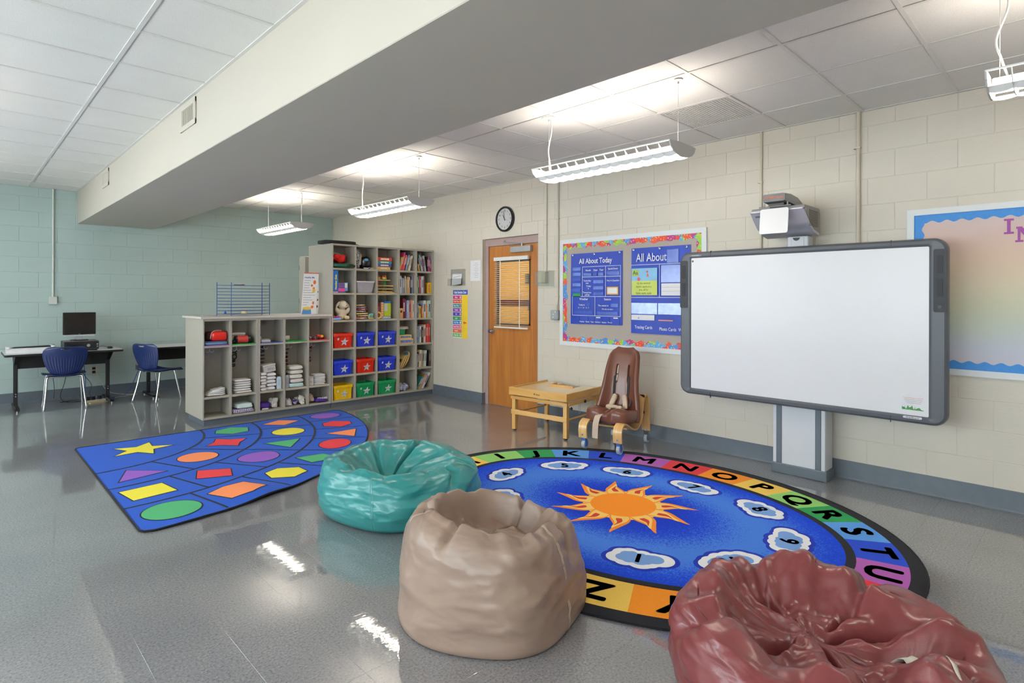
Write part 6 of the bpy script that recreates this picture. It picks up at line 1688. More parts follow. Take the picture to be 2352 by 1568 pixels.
# ------------------------------------------------------------------ books
ORD = ['first', 'second', 'third', 'fourth', 'fifth', 'sixth', 'seventh', 'eighth', 'ninth', 'tenth', 'eleventh', 'twelfth', 'thirteenth', 'fourteenth', 'fifteenth']
PAL = {'red': (200, 48, 44), 'pink': (214, 70, 118), 'coral': (226, 92, 84), 'orange': (230, 140, 60), 'yellow': (234, 200, 84), 'cream': (226, 214, 186), 'white': (224, 224, 222), 'pale blue': (150, 178, 208), 'blue': (52, 92, 170), 'navy': (34, 44, 92), 'teal': (60, 130, 134), 'green': (80, 140, 78), 'mint': (186, 212, 198), 'purple': (116, 72, 140), 'lilac': (170, 160, 196), 'maroon': (118, 28, 52), 'brown': (104, 66, 52), 'grey': (164, 164, 164), 'tan': (214, 164, 96), 'black': (32, 30, 34), 'lime': (176, 196, 90)}
def book(x, y, z, th, h, d, color, tilt, label, group):
    t = thing('book', label, 'book', (x, y, z), 0, group); t.rotation_euler = (0, tilt, 0)
    cm = mat('cover_' + color.replace(' ', '_'), PAL[color], .4, var=.06, vscale=25)
    bm = BM(); c = min(.002, th * .2)
    box(bm, 0, c, 0, d, 0, h); box(bm, th - c, th, 0, d, 0, h); box(bm, c, th - c, 0, c, 0, h)
    obj('cover', bm, cm, t, 0)
    obj('pages', box(BM(), c, th - c, c, d - .004, .003, h - .003), mat('page_edges', (226, 220, 204), .8), t, 0)
    if th > .014:
        bm = BM(); box(bm, th * .3, th * .7, -.0006, 0, h * .35, h * .8); obj('spine_title', bm, mat('spine_white', (216, 210, 200), .5) if color not in ('white', 'cream', 'mint', 'grey', 'yellow') else mat('spine_dark', (90, 70, 90), .5), t, 0)
def shelf_books(col, row, specs, tilt=0.0, x0=None, y=YF + .03):
    a, b = TCOL[col]; z = ROWZ[row]; n = len(specs)
    x = (a + .006) if x0 is None else a + x0
    place = '%s cubby of the %s' % (RN[row], {3: 'left book column', 4: 'right book column'}[col])
    for i, (color, th, h) in enumerate(specs):
        th *= .93
        lab = '%s book, %s from the left, %s' % (color, ORD[i], place)
        tl = tilt if not isinstance(tilt, (list, tuple)) else tilt[i]
        if tl > 0:      # top leans right: the lower right corner stands on the shelf
            xr = x + th / math.cos(tl); bx_, zz = xr - th * math.cos(tl), z + th * math.sin(tl) + .0008
        else: bx_, zz = x, z + .0008
        book(bx_, y + (.004 * ((i * 7) % 5)), zz, th, h, min(.22, h * .8), color, tl, lab, 'books in the tall shelving')
        x += th / math.cos(tl) + .0014
    return x
shelf_books(3, 0, [('yellow', .016, .20), ('orange', .018, .205), ('pink', .028, .27), ('coral', .030, .235), ('navy', .022, .265), ('pale blue', .018, .235), ('brown', .02, .25), ('white', .016, .22), ('cream', .024, .23)], .24, .003)
shelf_books(4, 0, [('yellow', .013, .11), ('pink', .012, .10), ('navy', .020, .245), ('mint', .018, .25), ('cream', .022, .21), ('purple', .012, .19), ('grey', .026, .235), ('white', .02, .24)], -.17, .052)
shelf_books(4, 0, [], 0)
for i, (c, th, h) in enumerate([('black', .020, .225), ('pink', .017, .23), ('purple', .022, .215), ('red', .019, .15)]):
    book(5.192 + (0, .0195, .0355, .056)[i], YF + .03, 1.8805, th * .9, h, .18, c, 0, '%s book upright at the right end, top cubby of the right book column' % c, 'books in the tall shelving')
shelf_books(3, 1, [('lilac', .020, .22), ('white', .028, .26), ('pale blue', .018, .235), ('lilac', .022, .225), ('brown', .016, .26), ('cream', .014, .255), ('teal', .014, .225), ('white', .014, .205), ('tan', .036, .245), ('cream', .016, .24), ('navy', .016, .255), ('brown', .020, .25), ('pale blue', .02, .26)])
shelf_books(4, 1, [('lime', .018, .22), ('mint', .016, .245), ('green', .028, .262), ('pink', .014, .262), ('purple', .016, .262), ('white', .026, .258), ('lilac', .014, .26), ('cream', .018, .265), ('brown', .012, .262), ('maroon', .014, .14)])
gm = thing('picture_box', 'small yellow picture box book at the right of the second cubby row', 'box', (5.205, YF + .02, 1.5435))
bm = BM(); box(bm, 0, .064, 0, .12, 0, .168, bev=.002); obj('box', bm, mat('box_yellow', (232, 186, 40), .45), gm, 0)
obj('picture', box(BM(), .006, .03, -.001, 0, .02, .145), mat('box_picture', (214, 120, 90), .5, var=.4, vscale=60), gm, 0)
bx = thing('tan_box', 'small tan card box at the left of the third cubby row', 'box', (4.690, YF + .015, 1.1735))
bm = BM(); box(bm, 0, .062, 0, .1, 0, .15, bev=.002); obj('box', bm, mat('box_tan', (222, 172, 104), .5), bx, 0)
obj('picture', box(BM(), .015, .045, -.001, 0, .085, .12), mat('box_print', (70, 50, 40), .5), bx, 0)
shelf_books(3, 2, [('maroon', .05, .29), ('pink', .012, .275), ('blue', .014, .27), ('pale blue', .04, .265), ('white', .018, .26), ('red', .010, .262), ('cream', .016, .268), ('orange', .022, .27), ('white', .02, .262)], 0, .07)
shelf_books(4, 2, [('blue', .026, .24), ('lilac', .018, .235), ('cream', .018, .19), ('yellow', .024, .18), ('navy', .014, .2), ('orange', .026, .175), ('pale blue', .014, .22), ('white', .05, .262), ('orange', .016, .2), ('cream', .014, .25), ('mint', .05, .262)])
shelf_books(4, 3, [('blue', .026, .262), ('pale blue', .024, .25), ('teal', .014, .225), ('white', .03, .25), ('navy', .014, .215), ('brown', .026, .235), ('cream', .022, .25), ('white', .028, .27), ('red', .026, .285), ('coral', .022, .285), ('red', .024, .285)])
shelf_books(4, 4, [('black', .014, .18), ('pale blue', .02, .2), ('brown', .02, .22), ('cream', .03, .255), ('yellow', .016, .255), ('grey', .02, .25), ('maroon', .014, .25), ('cream', .022, .245), ('mint', .018, .245), ('white', .016, .245)], .07, .003)
for i, (c, th, h) in enumerate([('black', .014, .245), ('brown', .016, .245)]):
    book(5.224 + .0165 * i, YF + .03, .4295, th, h, .18, c, 0, '%s book upright at the right end, fifth cubby of the right book column' % c, 'books in the tall shelving')
shelf_books(4, 5, [('teal', .02, .22), ('green', .018, .225), ('orange', .03, .235), ('lilac', .018, .24), ('white', .034, .262)], .56, .003)

# boxes and toys in the left book column
gb = [('game_box', 'lower yellow game box in the stack left of the bookshelf row', .0, .072, .245, (236, 206, 110)), ('game_box', 'upper yellow game box in the stack under the green box', .0725, .132, .215, (236, 204, 104))]
for nme, lab, z0, z1, w, c in gb:
    t = thing(nme, lab, 'box', (4.692, YF + .02, .7965 + z0)); bm = BM(); box(bm, 0, w, 0, .2, 0, z1 - z0 - .001, bev=.002); obj('box', bm, mat('gamebox_yellow', c, .5), t, 0)
    obj('picture_band', box(BM(), .02, w - .015, -.001, 0, .014, z1 - z0 - .016), mat('gamebox_print', (120, 130, 200), .5, var=.5, vscale=40), t, 0)
t = thing('green_box', 'green card box on top of the yellow game boxes', 'box', (4.692, YF + .03, .7965 + .1325)); bm = BM(); box(bm, 0, .105, 0, .16, 0, .082, bev=.002); obj('box', bm, mat('box_green', (20, 134, 84), .5), t, 0)
obj('lid', box(BM(), -.001, .106, -.001, .161, .06, .0825), MATS['box_green'], t, 0)
t = thing('paper_stack', 'loose stack of papers on top of the green box', 'papers', (4.692, YF + .02, .7965 + .2155))
for k in range(4):
    bm = BM(); box(bm, .0, .15, 0, .2, .009 * k, .009 * k + .007, M=Matrix.Rotation(.05 * (k - 1.5), 4, 'Z') @ Matrix.Rotation(-.02 * (k % 2), 4, 'Y') @ Matrix.Translation((.006 + .003 * k, .012, .003))); obj('sheet_pack', bm, [M_paper, mat('pack_pink', (214, 160, 150), .6)][k % 2], t, 0)
def puzzle(label, x, tilt, w, h, cols, rnd):
    t = thing('wooden_puzzle', label, 'puzzle', (x, YF + .04, .4375), 0, 'wooden puzzles'); t.rotation_euler = (0, tilt, 0)
    bm = BM(); prism(bm, rrect(w, h, rnd, 5, 0, h / 2), 0, .012, lambda a, b, q: Vector((q, a + w / 2, b))); obj('tray', bm, mat('puzzle_wood', (222, 190, 120), .5, var=.06), t, 0)
    for i, (c, a, b, r) in enumerate(cols):
        bm = BM(); prism(bm, circ(r, 16, a, b), -.004, .0, lambda p, s, q: Vector((q, p + w / 2, s))); obj('puzzle_piece', bm, mat('puzzle_%d_%d_%d' % c, c, .45), t, 0)
puzzle('plain wooden puzzle tray leaning at the left of the fifth cubby row', 4.71, .50, .22, .20, [((90, 130, 60), -.05, .12, .03)], .01)
puzzle('middle wooden puzzle tray with a red piece leaning in the fifth cubby', 4.745, .50, .23, .215, [((190, 40, 36), -.03, .06, .035), ((60, 130, 70), .03, .15, .03)], .01)
puzzle('rounded wooden puzzle with a blue globe leaning in the fifth cubby', 4.79, .47, .23, .265, [((60, 140, 190), -.02, .2, .055), ((210, 70, 40), -.02, .1, .045), ((90, 170, 200), .04, .04, .03)], .09)
t = thing('plastic_bag_toys', 'clear bag of blue and white toys in the bottom cubby', 'bag', (4.80, YF + .12, .0955))
bm = BM(); softbox(bm, (0, 0, .05), (.10, .09, .05), .8, .05, 22, 4); obj('bag', bm, mat('bag_blue_white', (170, 176, 206), .2, var=.5, vscale=28, coat=.6), t)
bm = BM(); softbox(bm, (-.05, -.04, .09), (.03, .03, .035), .9, .05, 30, 7); obj('bag_knot', bm, mat('bag_film', (206, 206, 214), .2, var=.2, coat=.6), t)
# ---- column three
for k, (c, w, z0, z1) in enumerate(((((236, 184, 80)), .205, 0, .04), ((92, 82, 170), .222, .0405, .084), ((40, 146, 146), .228, .0845, .126), ((222, 66, 52), .232, .1265, .176))):
    nm = ['yellow', 'purple', 'teal', 'red'][k]
    t = thing('game_box', '%s board game box in the stack of four, top cubby' % nm, 'box', (4.326, YF + .015, 1.8805 + z0), 0, 'stacked board games')
    bm = BM(); box(bm, 0, w, 0, .22, 0, z1 - z0 - .001, bev=.002); obj('box', bm, mat('boardgame_' + nm, c, .45, var=.04), t, 0)
    obj('title_band', box(BM(), .045, w - .05, -.001, 0, .012, z1 - z0 - .012), mat('boardgame_title', (236, 220, 190), .5, var=.3, vscale=50), t, 0)
M_toy = mat('toy_pine', (224, 188, 116), .5, var=.05)
t = thing('peg_toy', 'wooden peg board toy with red and green pegs on three decks', 'toy', (4.325, YF + .03, 1.5435))
for z, w in ((0.0, .29), (.016, .255), (.055, .265), (.1, .265), (.18, .22)): obj('deck', box(BM(), 0, w, 0, .12, z, z + .012, bev=.002), M_toy, t, 0)
for x, z in ((.03, .067), (.15, .067), (.13, .028), (.04, .028)):
    bm = BM(); cyl(bm, (x, .05, z), (x, .05, z + (.034 if z > .05 else .028)), .006, n=8); obj('post', bm, M_toy, t)
for x, c, n in ((.05, (206, 44, 34), 'red'), (.155, (30, 160, 60), 'green')):
    bm = BM(); lathe(bm, [(0, .112), (.018, .112), (.018, .118), (.010, .124), (.010, .155), (.018, .165), (.018, .18), (0, .18)], 14, (x, .05, 0)); obj('peg', bm, mat('peg_' + n, c, .4), t)
for x in (.04, .145):
    for i, c in enumerate(((50, 140, 120), (240, 200, 60), (236, 130, 50))):
        bm = BM(); cyl(bm, (x, .05, .192 + .014 * i), (x, .05, .205 + .014 * i), .036, n=18); obj('ring', bm, mat('toyring_%d' % i, c, .45), t)
    for dx in (-.018, .018):
        bm = BM(); cyl(bm, (x + dx, .05, .234), (x + dx, .05, .26), .007, n=8); obj('peg', bm, mat('peg_orange', (232, 100, 40), .4), t)
t = thing('maroon_box', 'tall maroon box in the third cubby row', 'box', (4.345, YF + .08, 1.1735)); bm = BM(); box(bm, 0, .07, 0, .18, 0, .235, bev=.002); obj('box', bm, mat('cover_maroon', PAL['maroon'], .4), t, 0)
obj('spine_title', box(BM(), .02, .05, -.0008, 0, .06, .18), mat('spine_dim', (150, 80, 96), .5), t, 0)
t = thing('card_box', 'cream striped card box beside the maroon box', 'box', (4.417, YF + .07, 1.1735)); bm = BM(); box(bm, 0, .04, 0, .16, 0, .24, bev=.002); obj('box', bm, mat('cardbox_cream', (238, 200, 150), .5), t, 0)
for k in range(6): obj('stripe', box(BM(), .002, .038, -.0008, 0, .03 + .034 * k, .045 + .034 * k), mat('cardbox_stripe', (236, 150, 120), .5), t, 0)
t = thing('puzzle_box', 'lime and grey puzzle box with a blue top in the third cubby row', 'box', (4.459, YF + .06, 1.1735)); bm = BM(); box(bm, 0, .115, 0, .17, 0, .225, bev=.002); obj('box', bm, mat('puzzlebox_lime', (190, 206, 50), .45), t, 0)
obj('grey_panel', box(BM(), .004, .055, -.001, 0, .11, .215), mat('puzzlebox_grey', (196, 200, 206), .5), t, 0)
obj('dotted_band', box(BM(), .002, .113, -.001, 0, .004, .035), mat('puzzlebox_dots', (120, 150, 210), .5, var=.6, vscale=80), t, 0)
obj('blue_lid', box(BM(), -.002, .117, -.003, .172, .2255, .255, bev=.002), mat('puzzlebox_blue', (36, 104, 190), .45), t, 0)
t = thing('wooden_ring_toy', 'pale wooden ring toy leaning at the left of the third cubby', 'toy', (4.345, YF + .03, 1.1735 + .054))
bm = BM(); lathe(bm, [(.030, -.012), (.052, -.012), (.054, 0), (.052, .012), (.030, .012), (.028, 0), (.030, -.012)], 24, M=Matrix.Rotation(PI / 2 - .12, 4, 'X')); obj('ring', bm, M_toy, t)
bm = BM(); ellipsoid(bm, (0, -.0, 0), (.02, .01, .028)); obj('heart', bm, mat('toy_red', (150, 50, 40), .4), t)
t = thing('toy_tube', 'pale blue and white toy rolling pin in front of the puzzle box', 'toy', (4.475, YF + .028, 1.1735 + .0165))
bm = BM(); cyl(bm, (-.055, 0, 0), (.05, 0, 0), .016, n=14); obj('roller', bm, mat('toy_paleblue', (170, 196, 220), .4), t)
bm = BM(); cyl(bm, (.05, 0, 0), (.07, 0, 0), .009, n=10); obj('handle', bm, mat('toy_white', (220, 220, 224), .4), t)
# ---- column two
t = thing('zebra_bag', 'black and white zebra print bag standing in the top cubby', 'bag', (4.035, YF + .12, 1.8805))
bm = BM(); softbox(bm, (0, 0, .14), (.042, .085, .14), .45, .02, 14, 2.2)
def zebra():
    m = bpy.data.materials.new('zebra_print'); m.use_nodes = True; N, L, b = nodes_of(m)
    tc = N.new('ShaderNodeTexCoord'); w = N.new('ShaderNodeTexWave'); w.inputs['Scale'].default_value = 16; w.inputs['Distortion'].default_value = 14; w.inputs['Detail'].default_value = 2; w.inputs['Detail Scale'].default_value = 1.2
    L.new(tc.outputs['Object'], w.inputs['Vector']); r = N.new('ShaderNodeValToRGB'); r.color_ramp.elements[0].position = .45; r.color_ramp.elements[1].position = .55
    r.color_ramp.elements[0].color = (.012, .012, .014, 1); r.color_ramp.elements[1].color = (.55, .55, .57, 1); L.new(w.outputs['Color'], r.inputs['Fac']); L.new(r.outputs['Color'], b.inputs['Base Color']); b.inputs['Roughness'].default_value = .3
    return m
obj('bag', bm, zebra(), t)
bm = BM(); box(bm, .035, .045, -.06, .0, .06, .21, M=Matrix.Rotation(.06, 4, 'Y')); obj('paper_insert', bm, mat('insert_cream', (226, 210, 160), .6), t, 0)
t = thing('black_backpack', 'shiny black bag slumped beside the zebra print bag', 'bag', (4.178, YF + .13, 1.8805))
bm = BM(); softbox(bm, (0, 0, .09), (.085, .1, .085), .75, .03, 9, 5.5); obj('bag', bm, mat('black_shiny', (26, 26, 30), .22, coat=.4), t)
bm = BM(); softbox(bm, (-.02, -.085, .13), (.03, .02, .02), .8, .01, 20, 2); obj('blue_patch', bm, mat('patch_blue', (90, 150, 196), .25), t)
t = thing('bag_straps', 'tangle of white, blue and yellow straps at the cubby edge', 'straps', (4.2, YF + .03, 1.8805))
for k, (c, n) in enumerate((((216, 216, 220), 'strap_white'), ((40, 70, 190), 'strap_blue'), ((224, 190, 90), 'strap_gold'))):
    x = .0 + .028 * k
    bm = BM(); tube(bm, smooth_path([(-.09 + x, .0, .012), (-.03 + x, -.008, .01), (.0 + x, .004, .016), (.03 + x * .6, -.004, .009)], 5), .0075, 7); obj('strap', bm, mat(n, c, .5), t)
t = thing('clear_tub', 'clear plastic tub with a white lid in the second cubby row', 'tub', (4.137, YF + .13, 1.5435))
bm = BM()
def rg(w, d, z): return [bm.verts.new((x, y, z)) for x, y in rrect(2 * w, 2 * d, .025, 4)]
rs = [rg(.118, .10, 0), rg(.142, .118, .15), rg(.138, .114, .15), rg(.114, .096, .004)]
for A, B in zip(rs, rs[1:]):
    for i in range(len(A)): bm.faces.new((A[i], A[(i + 1) % len(A)], B[(i + 1) % len(A)], B[i])).smooth = True
bm.faces.new(rs[0]); bm.faces.new(rs[-1]); obj('tub', bm, mat('frosted_tub', (206, 202, 212), .3, alpha=.55), t)
bm = BM(); prism(bm, rrect(.298, .25, .028, 4), .150, .166); obj('lid', bm, mat('tub_lid', (214, 210, 218), .3), t, 0)
bm = BM(); softbox(bm, (-.02, .0, .062), (.09, .075, .055), .7, .03, 20, 9); obj('contents', bm, mat('tub_contents', (216, 204, 204), .7, var=.3, vscale=30), t)
bm = BM(); softbox(bm, (.03, -.06, .035), (.055, .02, .025), .4); obj('contents', bm, mat('tub_tan', (220, 190, 140), .7), t)
PK = [('lowest', (196, 120, 104), .034), ('second', (200, 170, 120), .03), ('third', (224, 196, 96), .032), ('fourth', (150, 120, 130), .03), ('fifth', (190, 70, 80), .026), ('sixth', (140, 110, 150), .026), ('topmost', (196, 176, 96), .028)]
z = 1.1755
for k, (n, c, h) in enumerate(PK):
    t = thing('snack_packet', '%s plastic packet in the stack beside the stuffed lamb' % n, 'packet', (4.094 + .012 * ((k * 5) % 3) - .004 * k, YF + .11, z + h / 2), .1 * ((k % 3) - 1), 'stacked plastic packets')
    bm = BM(); softbox(bm, (0, 0, 0), (.085 + .008 * (k < 3), .085, h / 2 * .9), .4, .008, 16, k * 3.1); obj('packet', bm, mat('packet_%d' % k, c, .25, var=.45, vscale=26, coat=.5), t)
    obj('packet_label', box(BM(), -.03, .03, -.088, -.083, -h * .2, h * .2), mat('packet_label', (214, 200, 190), .4), t, 0)
    z += h + .0008
t = thing('teal_packet', 'teal and yellow plastic packet at the front right of the packet stack', 'packet', (4.225, YF + .06, 1.1735 + .04))
bm = BM(); softbox(bm, (0, 0, 0), (.045, .05, .038), .6, .02, 18, 3); obj('packet', bm, mat('packet_teal', (110, 160, 150), .25, var=.4, vscale=26, coat=.5), t)
bm = BM(); softbox(bm, (0, -.025, -.026), (.042, .035, .01), .5, .004, 18, 5); obj('packet_band', bm, mat('packet_gold', (226, 196, 80), .3), t)
# ---- column one
t = thing('green_bag', 'folded dark green cloth bag sticking out of the top left cubby', 'bag', (3.795, YF + .10, 1.8805))
bm = BM(); softbox(bm, (0, 0, .033), (.15, .15, .032), .5, .02, 8, 1.5); obj('bag', bm, mat('green_canvas', (20, 84, 58), .6, bump=.2, bscale=90), t)
bm = BM(); softbox(bm, (.08, -.145, .028), (.065, .012, .018), .6, .004, 12, 2); obj('bag_opening', bm, mat('green_dark', (8, 40, 30), .7), t)
t = thing('red_knit_hat', 'bright red knitted cloth heaped on the green bag', 'cloth', (3.765, YF + .12, 1.8805 + .072))
bm = BM(); softbox(bm, (0, 0, .058), (.115, .10, .058), .85, .055, 9, 6.6, M=Matrix.Rotation(.25, 4, 'Y')); obj('cloth', bm, mat('red_knit', (206, 22, 16), .8, bump=.5, bscale=140), t)
bm = BM(); tube(bm, smooth_path([(-.10, -.04, .14), (-.03, -.06, .125), (.04, -.06, .095), (.09, -.04, .06)], 5), .006, 6); obj('grey_trim', bm, mat('trim_grey', (150, 150, 150), .6), t)
t = thing('number_game_box', 'tall blue boxed game standing in the second left cubby', 'box', (3.646, YF + .02, 1.5435))
bm = BM(); box(bm, 0, .075, 0, .2, .0, .302, bev=.002); obj('box', bm, mat('gamebox_blue', (28, 110, 196), .45), t, 0)
text('printed_word', 'Number Slide', .036, mat('game_yellow', (240, 220, 90), .5), t, on_face_y(.042, -.0012, .145) @ Matrix.Rotation(PI / 2, 4, 'Z'), bold=.0015)
obj('base_stripe', box(BM(), .001, .074, -.0012, 0, .002, .016), mat('stripe_pink', (226, 160, 170), .5), t, 0)
t = thing('pink_box', 'small pink and purple box beside the tall blue game', 'box', (3.728, YF + .03, 1.5435)); bm = BM(); box(bm, 0, .095, 0, .15, 0, .135, bev=.002); obj('box', bm, mat('box_purple', (104, 84, 140), .45, var=.3, vscale=30), t, 0)
obj('pink_band', box(BM(), -.001, .1, -.0015, 0, .02, .062), mat('box_pink', (224, 80, 160), .45), t, 0)
t = thing('blue_card_box', 'pale blue card box at the right of the pink box', 'box', (3.83, YF + .05, 1.5435)); bm = BM(); box(bm, 0, .05, 0, .13, 0, .14, bev=.002); obj('box', bm, mat('box_paleblue', (110, 174, 224), .45), t, 0)
obj('white_picture', box(BM(), .005, .04, -.001, 0, .07, .13), M_paper, t, 0)
t = thing('dark_car_toy', 'small dark toy at the shelf edge below the blue card box', 'toy', (3.86, YF + .02, 1.5435)); bm = BM(); softbox(bm, (0, 0, .013), (.032, .015, .013), .6, .008, 30, 2); obj('body', bm, mat('toy_dark', (50, 36, 34), .5), t)
bm = BM(); cyl(bm, (.02, -.012, .006), (.02, .012, .006), .006, n=8); obj('wheel', bm, M_black, t)
# stuffed lamb
lb = thing('stuffed_lamb', 'cream stuffed lamb sitting in the third left cubby', 'plush toy', (3.83, YF + .13, 1.1735))
M_plush = mat('cream_plush', (222, 206, 180), .9, var=.06, vscale=30, bump=.6, bscale=90, sheen=.4)
bm = BM()
ellipsoid(bm, (0, 0, .085), (.07, .06, .085)); ellipsoid(bm, (.005, -.03, .205), (.062, .058, .06)); ellipsoid(bm, (.015, -.075, .19), (.036, .03, .03))
for s in (-1, 1):
    ellipsoid(bm, (s * .045, -.045, .03), (.03, .05, .028)); ellipsoid(bm, (s * .075, -.03, .125), (.03, .028, .05), M=Matrix.Rotation(s * .5, 4, 'Y'))
o = obj('body', bm, M_plush, lb); md = o.modifiers.new('fuse', 'REMESH'); md.mode = 'VOXEL'; md.voxel_size = .007; md.use_smooth_shade = True; md = o.modifiers.new('soften', 'SMOOTH'); md.factor = .7; md.iterations = 4
for s in (-1, 1):
    bm = BM(); softbox(bm, (s * .075, -.03, .2 if s > 0 else .21), (.014, .022, .048), 1.0, 0, M=Matrix.Rotation(-s * .55, 4, 'Y')); obj('ear', bm, M_plush, lb)
    bm = BM(); ellipsoid(bm, (s * .047, -.092, .032), (.024, .012, .024)); obj('foot_pad', bm, mat('plush_tan', (226, 190, 140), .9), lb)
    bm = BM(); tube(bm, [(.015 + s * .022 - .008, -.084, .213), (.015 + s * .022, -.09, .209), (.015 + s * .022 + .008, -.084, .213)], .002, 5); obj('eye_stitch', bm, mat('eye_brown', (110, 84, 66), .7), lb)
bm = BM(); ellipsoid(bm, (.015, -.105, .196), (.009, .005, .006)); obj('nose', bm, mat('nose_pink', (196, 140, 120), .6), lb)
t = thing('tan_plush', 'tan stuffed toy half hidden at the left of the lamb', 'plush toy', (3.68, YF + .19, 1.1735)); bm = BM(); ellipsoid(bm, (0, 0, .09), (.035, .04, .09)); ellipsoid(bm, (.01, -.03, .15), (.032, .032, .034)); obj('body', bm, mat('plush_tan2', (206, 172, 124), .9, bump=.5, bscale=90), t)
bm = BM(); ellipsoid(bm, (.01, -.062, .148), (.014, .008, .012)); obj('snout', bm, MATS['plush_tan'], t)
t = thing('toy_boat', 'pale blue toy with red and purple shapes in front of the lamb', 'toy', (3.705, YF + .026, 1.1735)); bm = BM(); softbox(bm, (0, 0, .016), (.062, .024, .016), .5); obj('base', bm, mat('toy_skyblue', (130, 180, 226), .4), t)
for x, c in ((-.035, (200, 50, 50)), (.0, (150, 80, 180)), (.035, (200, 90, 180))):
    bm = BM(); softbox(bm, (x, 0, .044), (.015, .015, .014), .6); obj('knob', bm, mat('toyknob_%d_%d_%d' % c, c, .4), t)

# ------------------------------------------------------------------ things in the low cubbies
def mat_liner(k, rgb, name, a=.006, over=.0):
    x0, x1 = LCOL[k]
    t = thing('shelf_liner', '%s liner sheet on the upper shelf of the %s low cubby' % (name, CN[k]), 'liner', ((x0 + x1) / 2, YF + .145, .9222), 0, 'shelf liners'); bm = BM(); w = (x1 - x0) / 2 - .006
    box(bm, -w, w, -.142 - over, .13, 0, .004, bev=.001); obj('sheet', bm, mat('liner_' + name, rgb, .35, coat=.2), t, 0)
    obj('front_lip', box(BM(), -w, w, -.1445 - over, -.142 - over, -.006, .004), MATS['liner_' + name], t, 0)
mat_liner(0, (150, 108, 178), 'purple'); mat_liner(1, (40, 172, 72), 'green'); mat_liner(2, (60, 78, 160), 'blue'); mat_liner(3, (30, 160, 70), 'emerald'); mat_liner(4, (216, 70, 70), 'red')
ZU = .9265
M_cloth = mat('white_terry', (224, 218, 208), .85, var=.04, bump=.3, bscale=120)
M_diaper = mat('white_diaper', (232, 228, 222), .75, var=.03, bump=.15, bscale=60)
t = thing('blue_mat', 'folded pale blue mat under the red lunch box', 'mat', (2.2, YF + .12, ZU)); bm = BM(); softbox(bm, (0, 0, .018), (.125, .11, .017), .3, .004, 10, 2); obj('mat', bm, mat('mat_paleblue', (110, 140, 180), .6), t)
obj('mat_fold', softbox(BM(), (0, -.02, .0375), (.118, .085, .0025), .3), MATS['mat_paleblue'], t)
t = thing('lunch_box', 'shiny red lunch box on the folded blue mat', 'lunch box', (2.215, YF + .1, ZU + .0402))
bm = BM(); softbox(bm, (.02, -.01, .058), (.088, .065, .056), .45, .004, 12, 1); obj('body', bm, mat('lunch_red', (232, 30, 16), .3, coat=.3), t)
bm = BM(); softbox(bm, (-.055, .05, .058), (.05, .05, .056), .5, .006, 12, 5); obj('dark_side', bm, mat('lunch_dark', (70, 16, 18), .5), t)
bm = BM(); tube(bm, smooth_path([(-.075, -.045, .03), (-.06, -.05, .10), (-.01, -.03, .125), (.05, -.02, .118)], 5), .006, 6); obj('strap', bm, mat('strap_grey', (190, 170, 172), .6), t)
for x in (-.01, .03, .06):
    bm = BM(); softbox(bm, (x, -.035, .112), (.012, .012, .008), .8); obj('buckle', bm, MATS['lunch_red'], t)
t = thing('white_box', 'flat white box behind the red roll bag', 'box', (2.48, YF + .19, ZU)); bm = BM(); box(bm, -.095, .075, -.06, .07, 0, .1, bev=.004); obj('box', bm, mat('box_offwhite', (206, 200, 186), .6), t, 0)
obj('lid', box(BM(), -.1, .08, -.066, .076, .1, .128, bev=.006), mat('lid_offwhite', (220, 216, 206), .5), t, 0)
t = thing('roll_bag', 'red and black rolled bag on the green liner', 'bag', (2.5, YF + .065, ZU)); bm = BM(); cyl(bm, (-.065, 0, .048), (.055, 0, .048), .046, n=24); obj('roll', bm, mat('roll_red', (204, 62, 56), .6), t)
bm = BM(); cyl(bm, (-.085, 0, .048), (-.065, 0, .048), .047, n=24); cyl(bm, (.055, .0, .048), (.085, .0, .048), .047, n=24); obj('end_panel', bm, M_black, t)
bm = BM(); softbox(bm, (.1, 0, .03), (.016, .04, .03), .8, .01, 20, 2); softbox(bm, (-.105, -.01, .025), (.022, .03, .02), .8, .01, 20, 5); obj('side_strap', bm, M_black, t)
def bottle(label, x, y, z, w, d, h, rgb, cap, mname):
    t = thing('bottle', label, 'bottle', (x, y, z)); m = mat(mname, rgb, .35); bm = BM(); n = 5
    rs = [[bm.verts.new((a, b, zz)) for a, b in rrect(2 * w * k, 2 * d * k, min(w, d) * .6 * k, n)] for zz, k in ((0, .92), (.006, 1), (h * .86, 1), (h * .94, .8), (h, .4))]
    for A, B in zip(rs, rs[1:]):
        for i in range(len(A)): bm.faces.new((A[i], A[(i + 1) % len(A)], B[(i + 1) % len(A)], B[i])).smooth = True
    bm.faces.new(rs[0]); bm.faces.new(rs[-1]); obj('body', bm, m, t)
    bm = BM(); cyl(bm, (0, 0, h), (0, 0, h + .014), .009, n=12); cyl(bm, (0, 0, h + .014), (0, 0, h + .028), .011, .008, n=12); obj('cap', bm, mat('cap_%d_%d_%d' % cap, cap, .4), t)
    obj('label_patch', box(BM(), -w * .7, w * .5, -d - .0006, -d + .002, h * .3, h * .75), mat(mname + '_label', tuple(min(255, int(c * .93)) for c in rgb), .4), t, 0)
bottle('small cream bottle with a blue cap at the left of the third cubby', 2.708, YF + .06, ZU, .014, .012, .075, (222, 214, 170), (40, 60, 160), 'bottle_cream')
t = thing('notebook', 'grey and white notebooks lying on the blue liner', 'book', (2.765, YF + .09, ZU)); 
for k in range(3): obj('notebook_cover', box(BM(), -.05, .06 - .004 * k, -.06, .06, .013 * k, .013 * k + .0125, bev=.001), [mat('nb_grey', (176, 170, 168), .6), M_paper, mat('nb_print', (170, 166, 170), .6, var=.3, vscale=60)][k], t, 0)
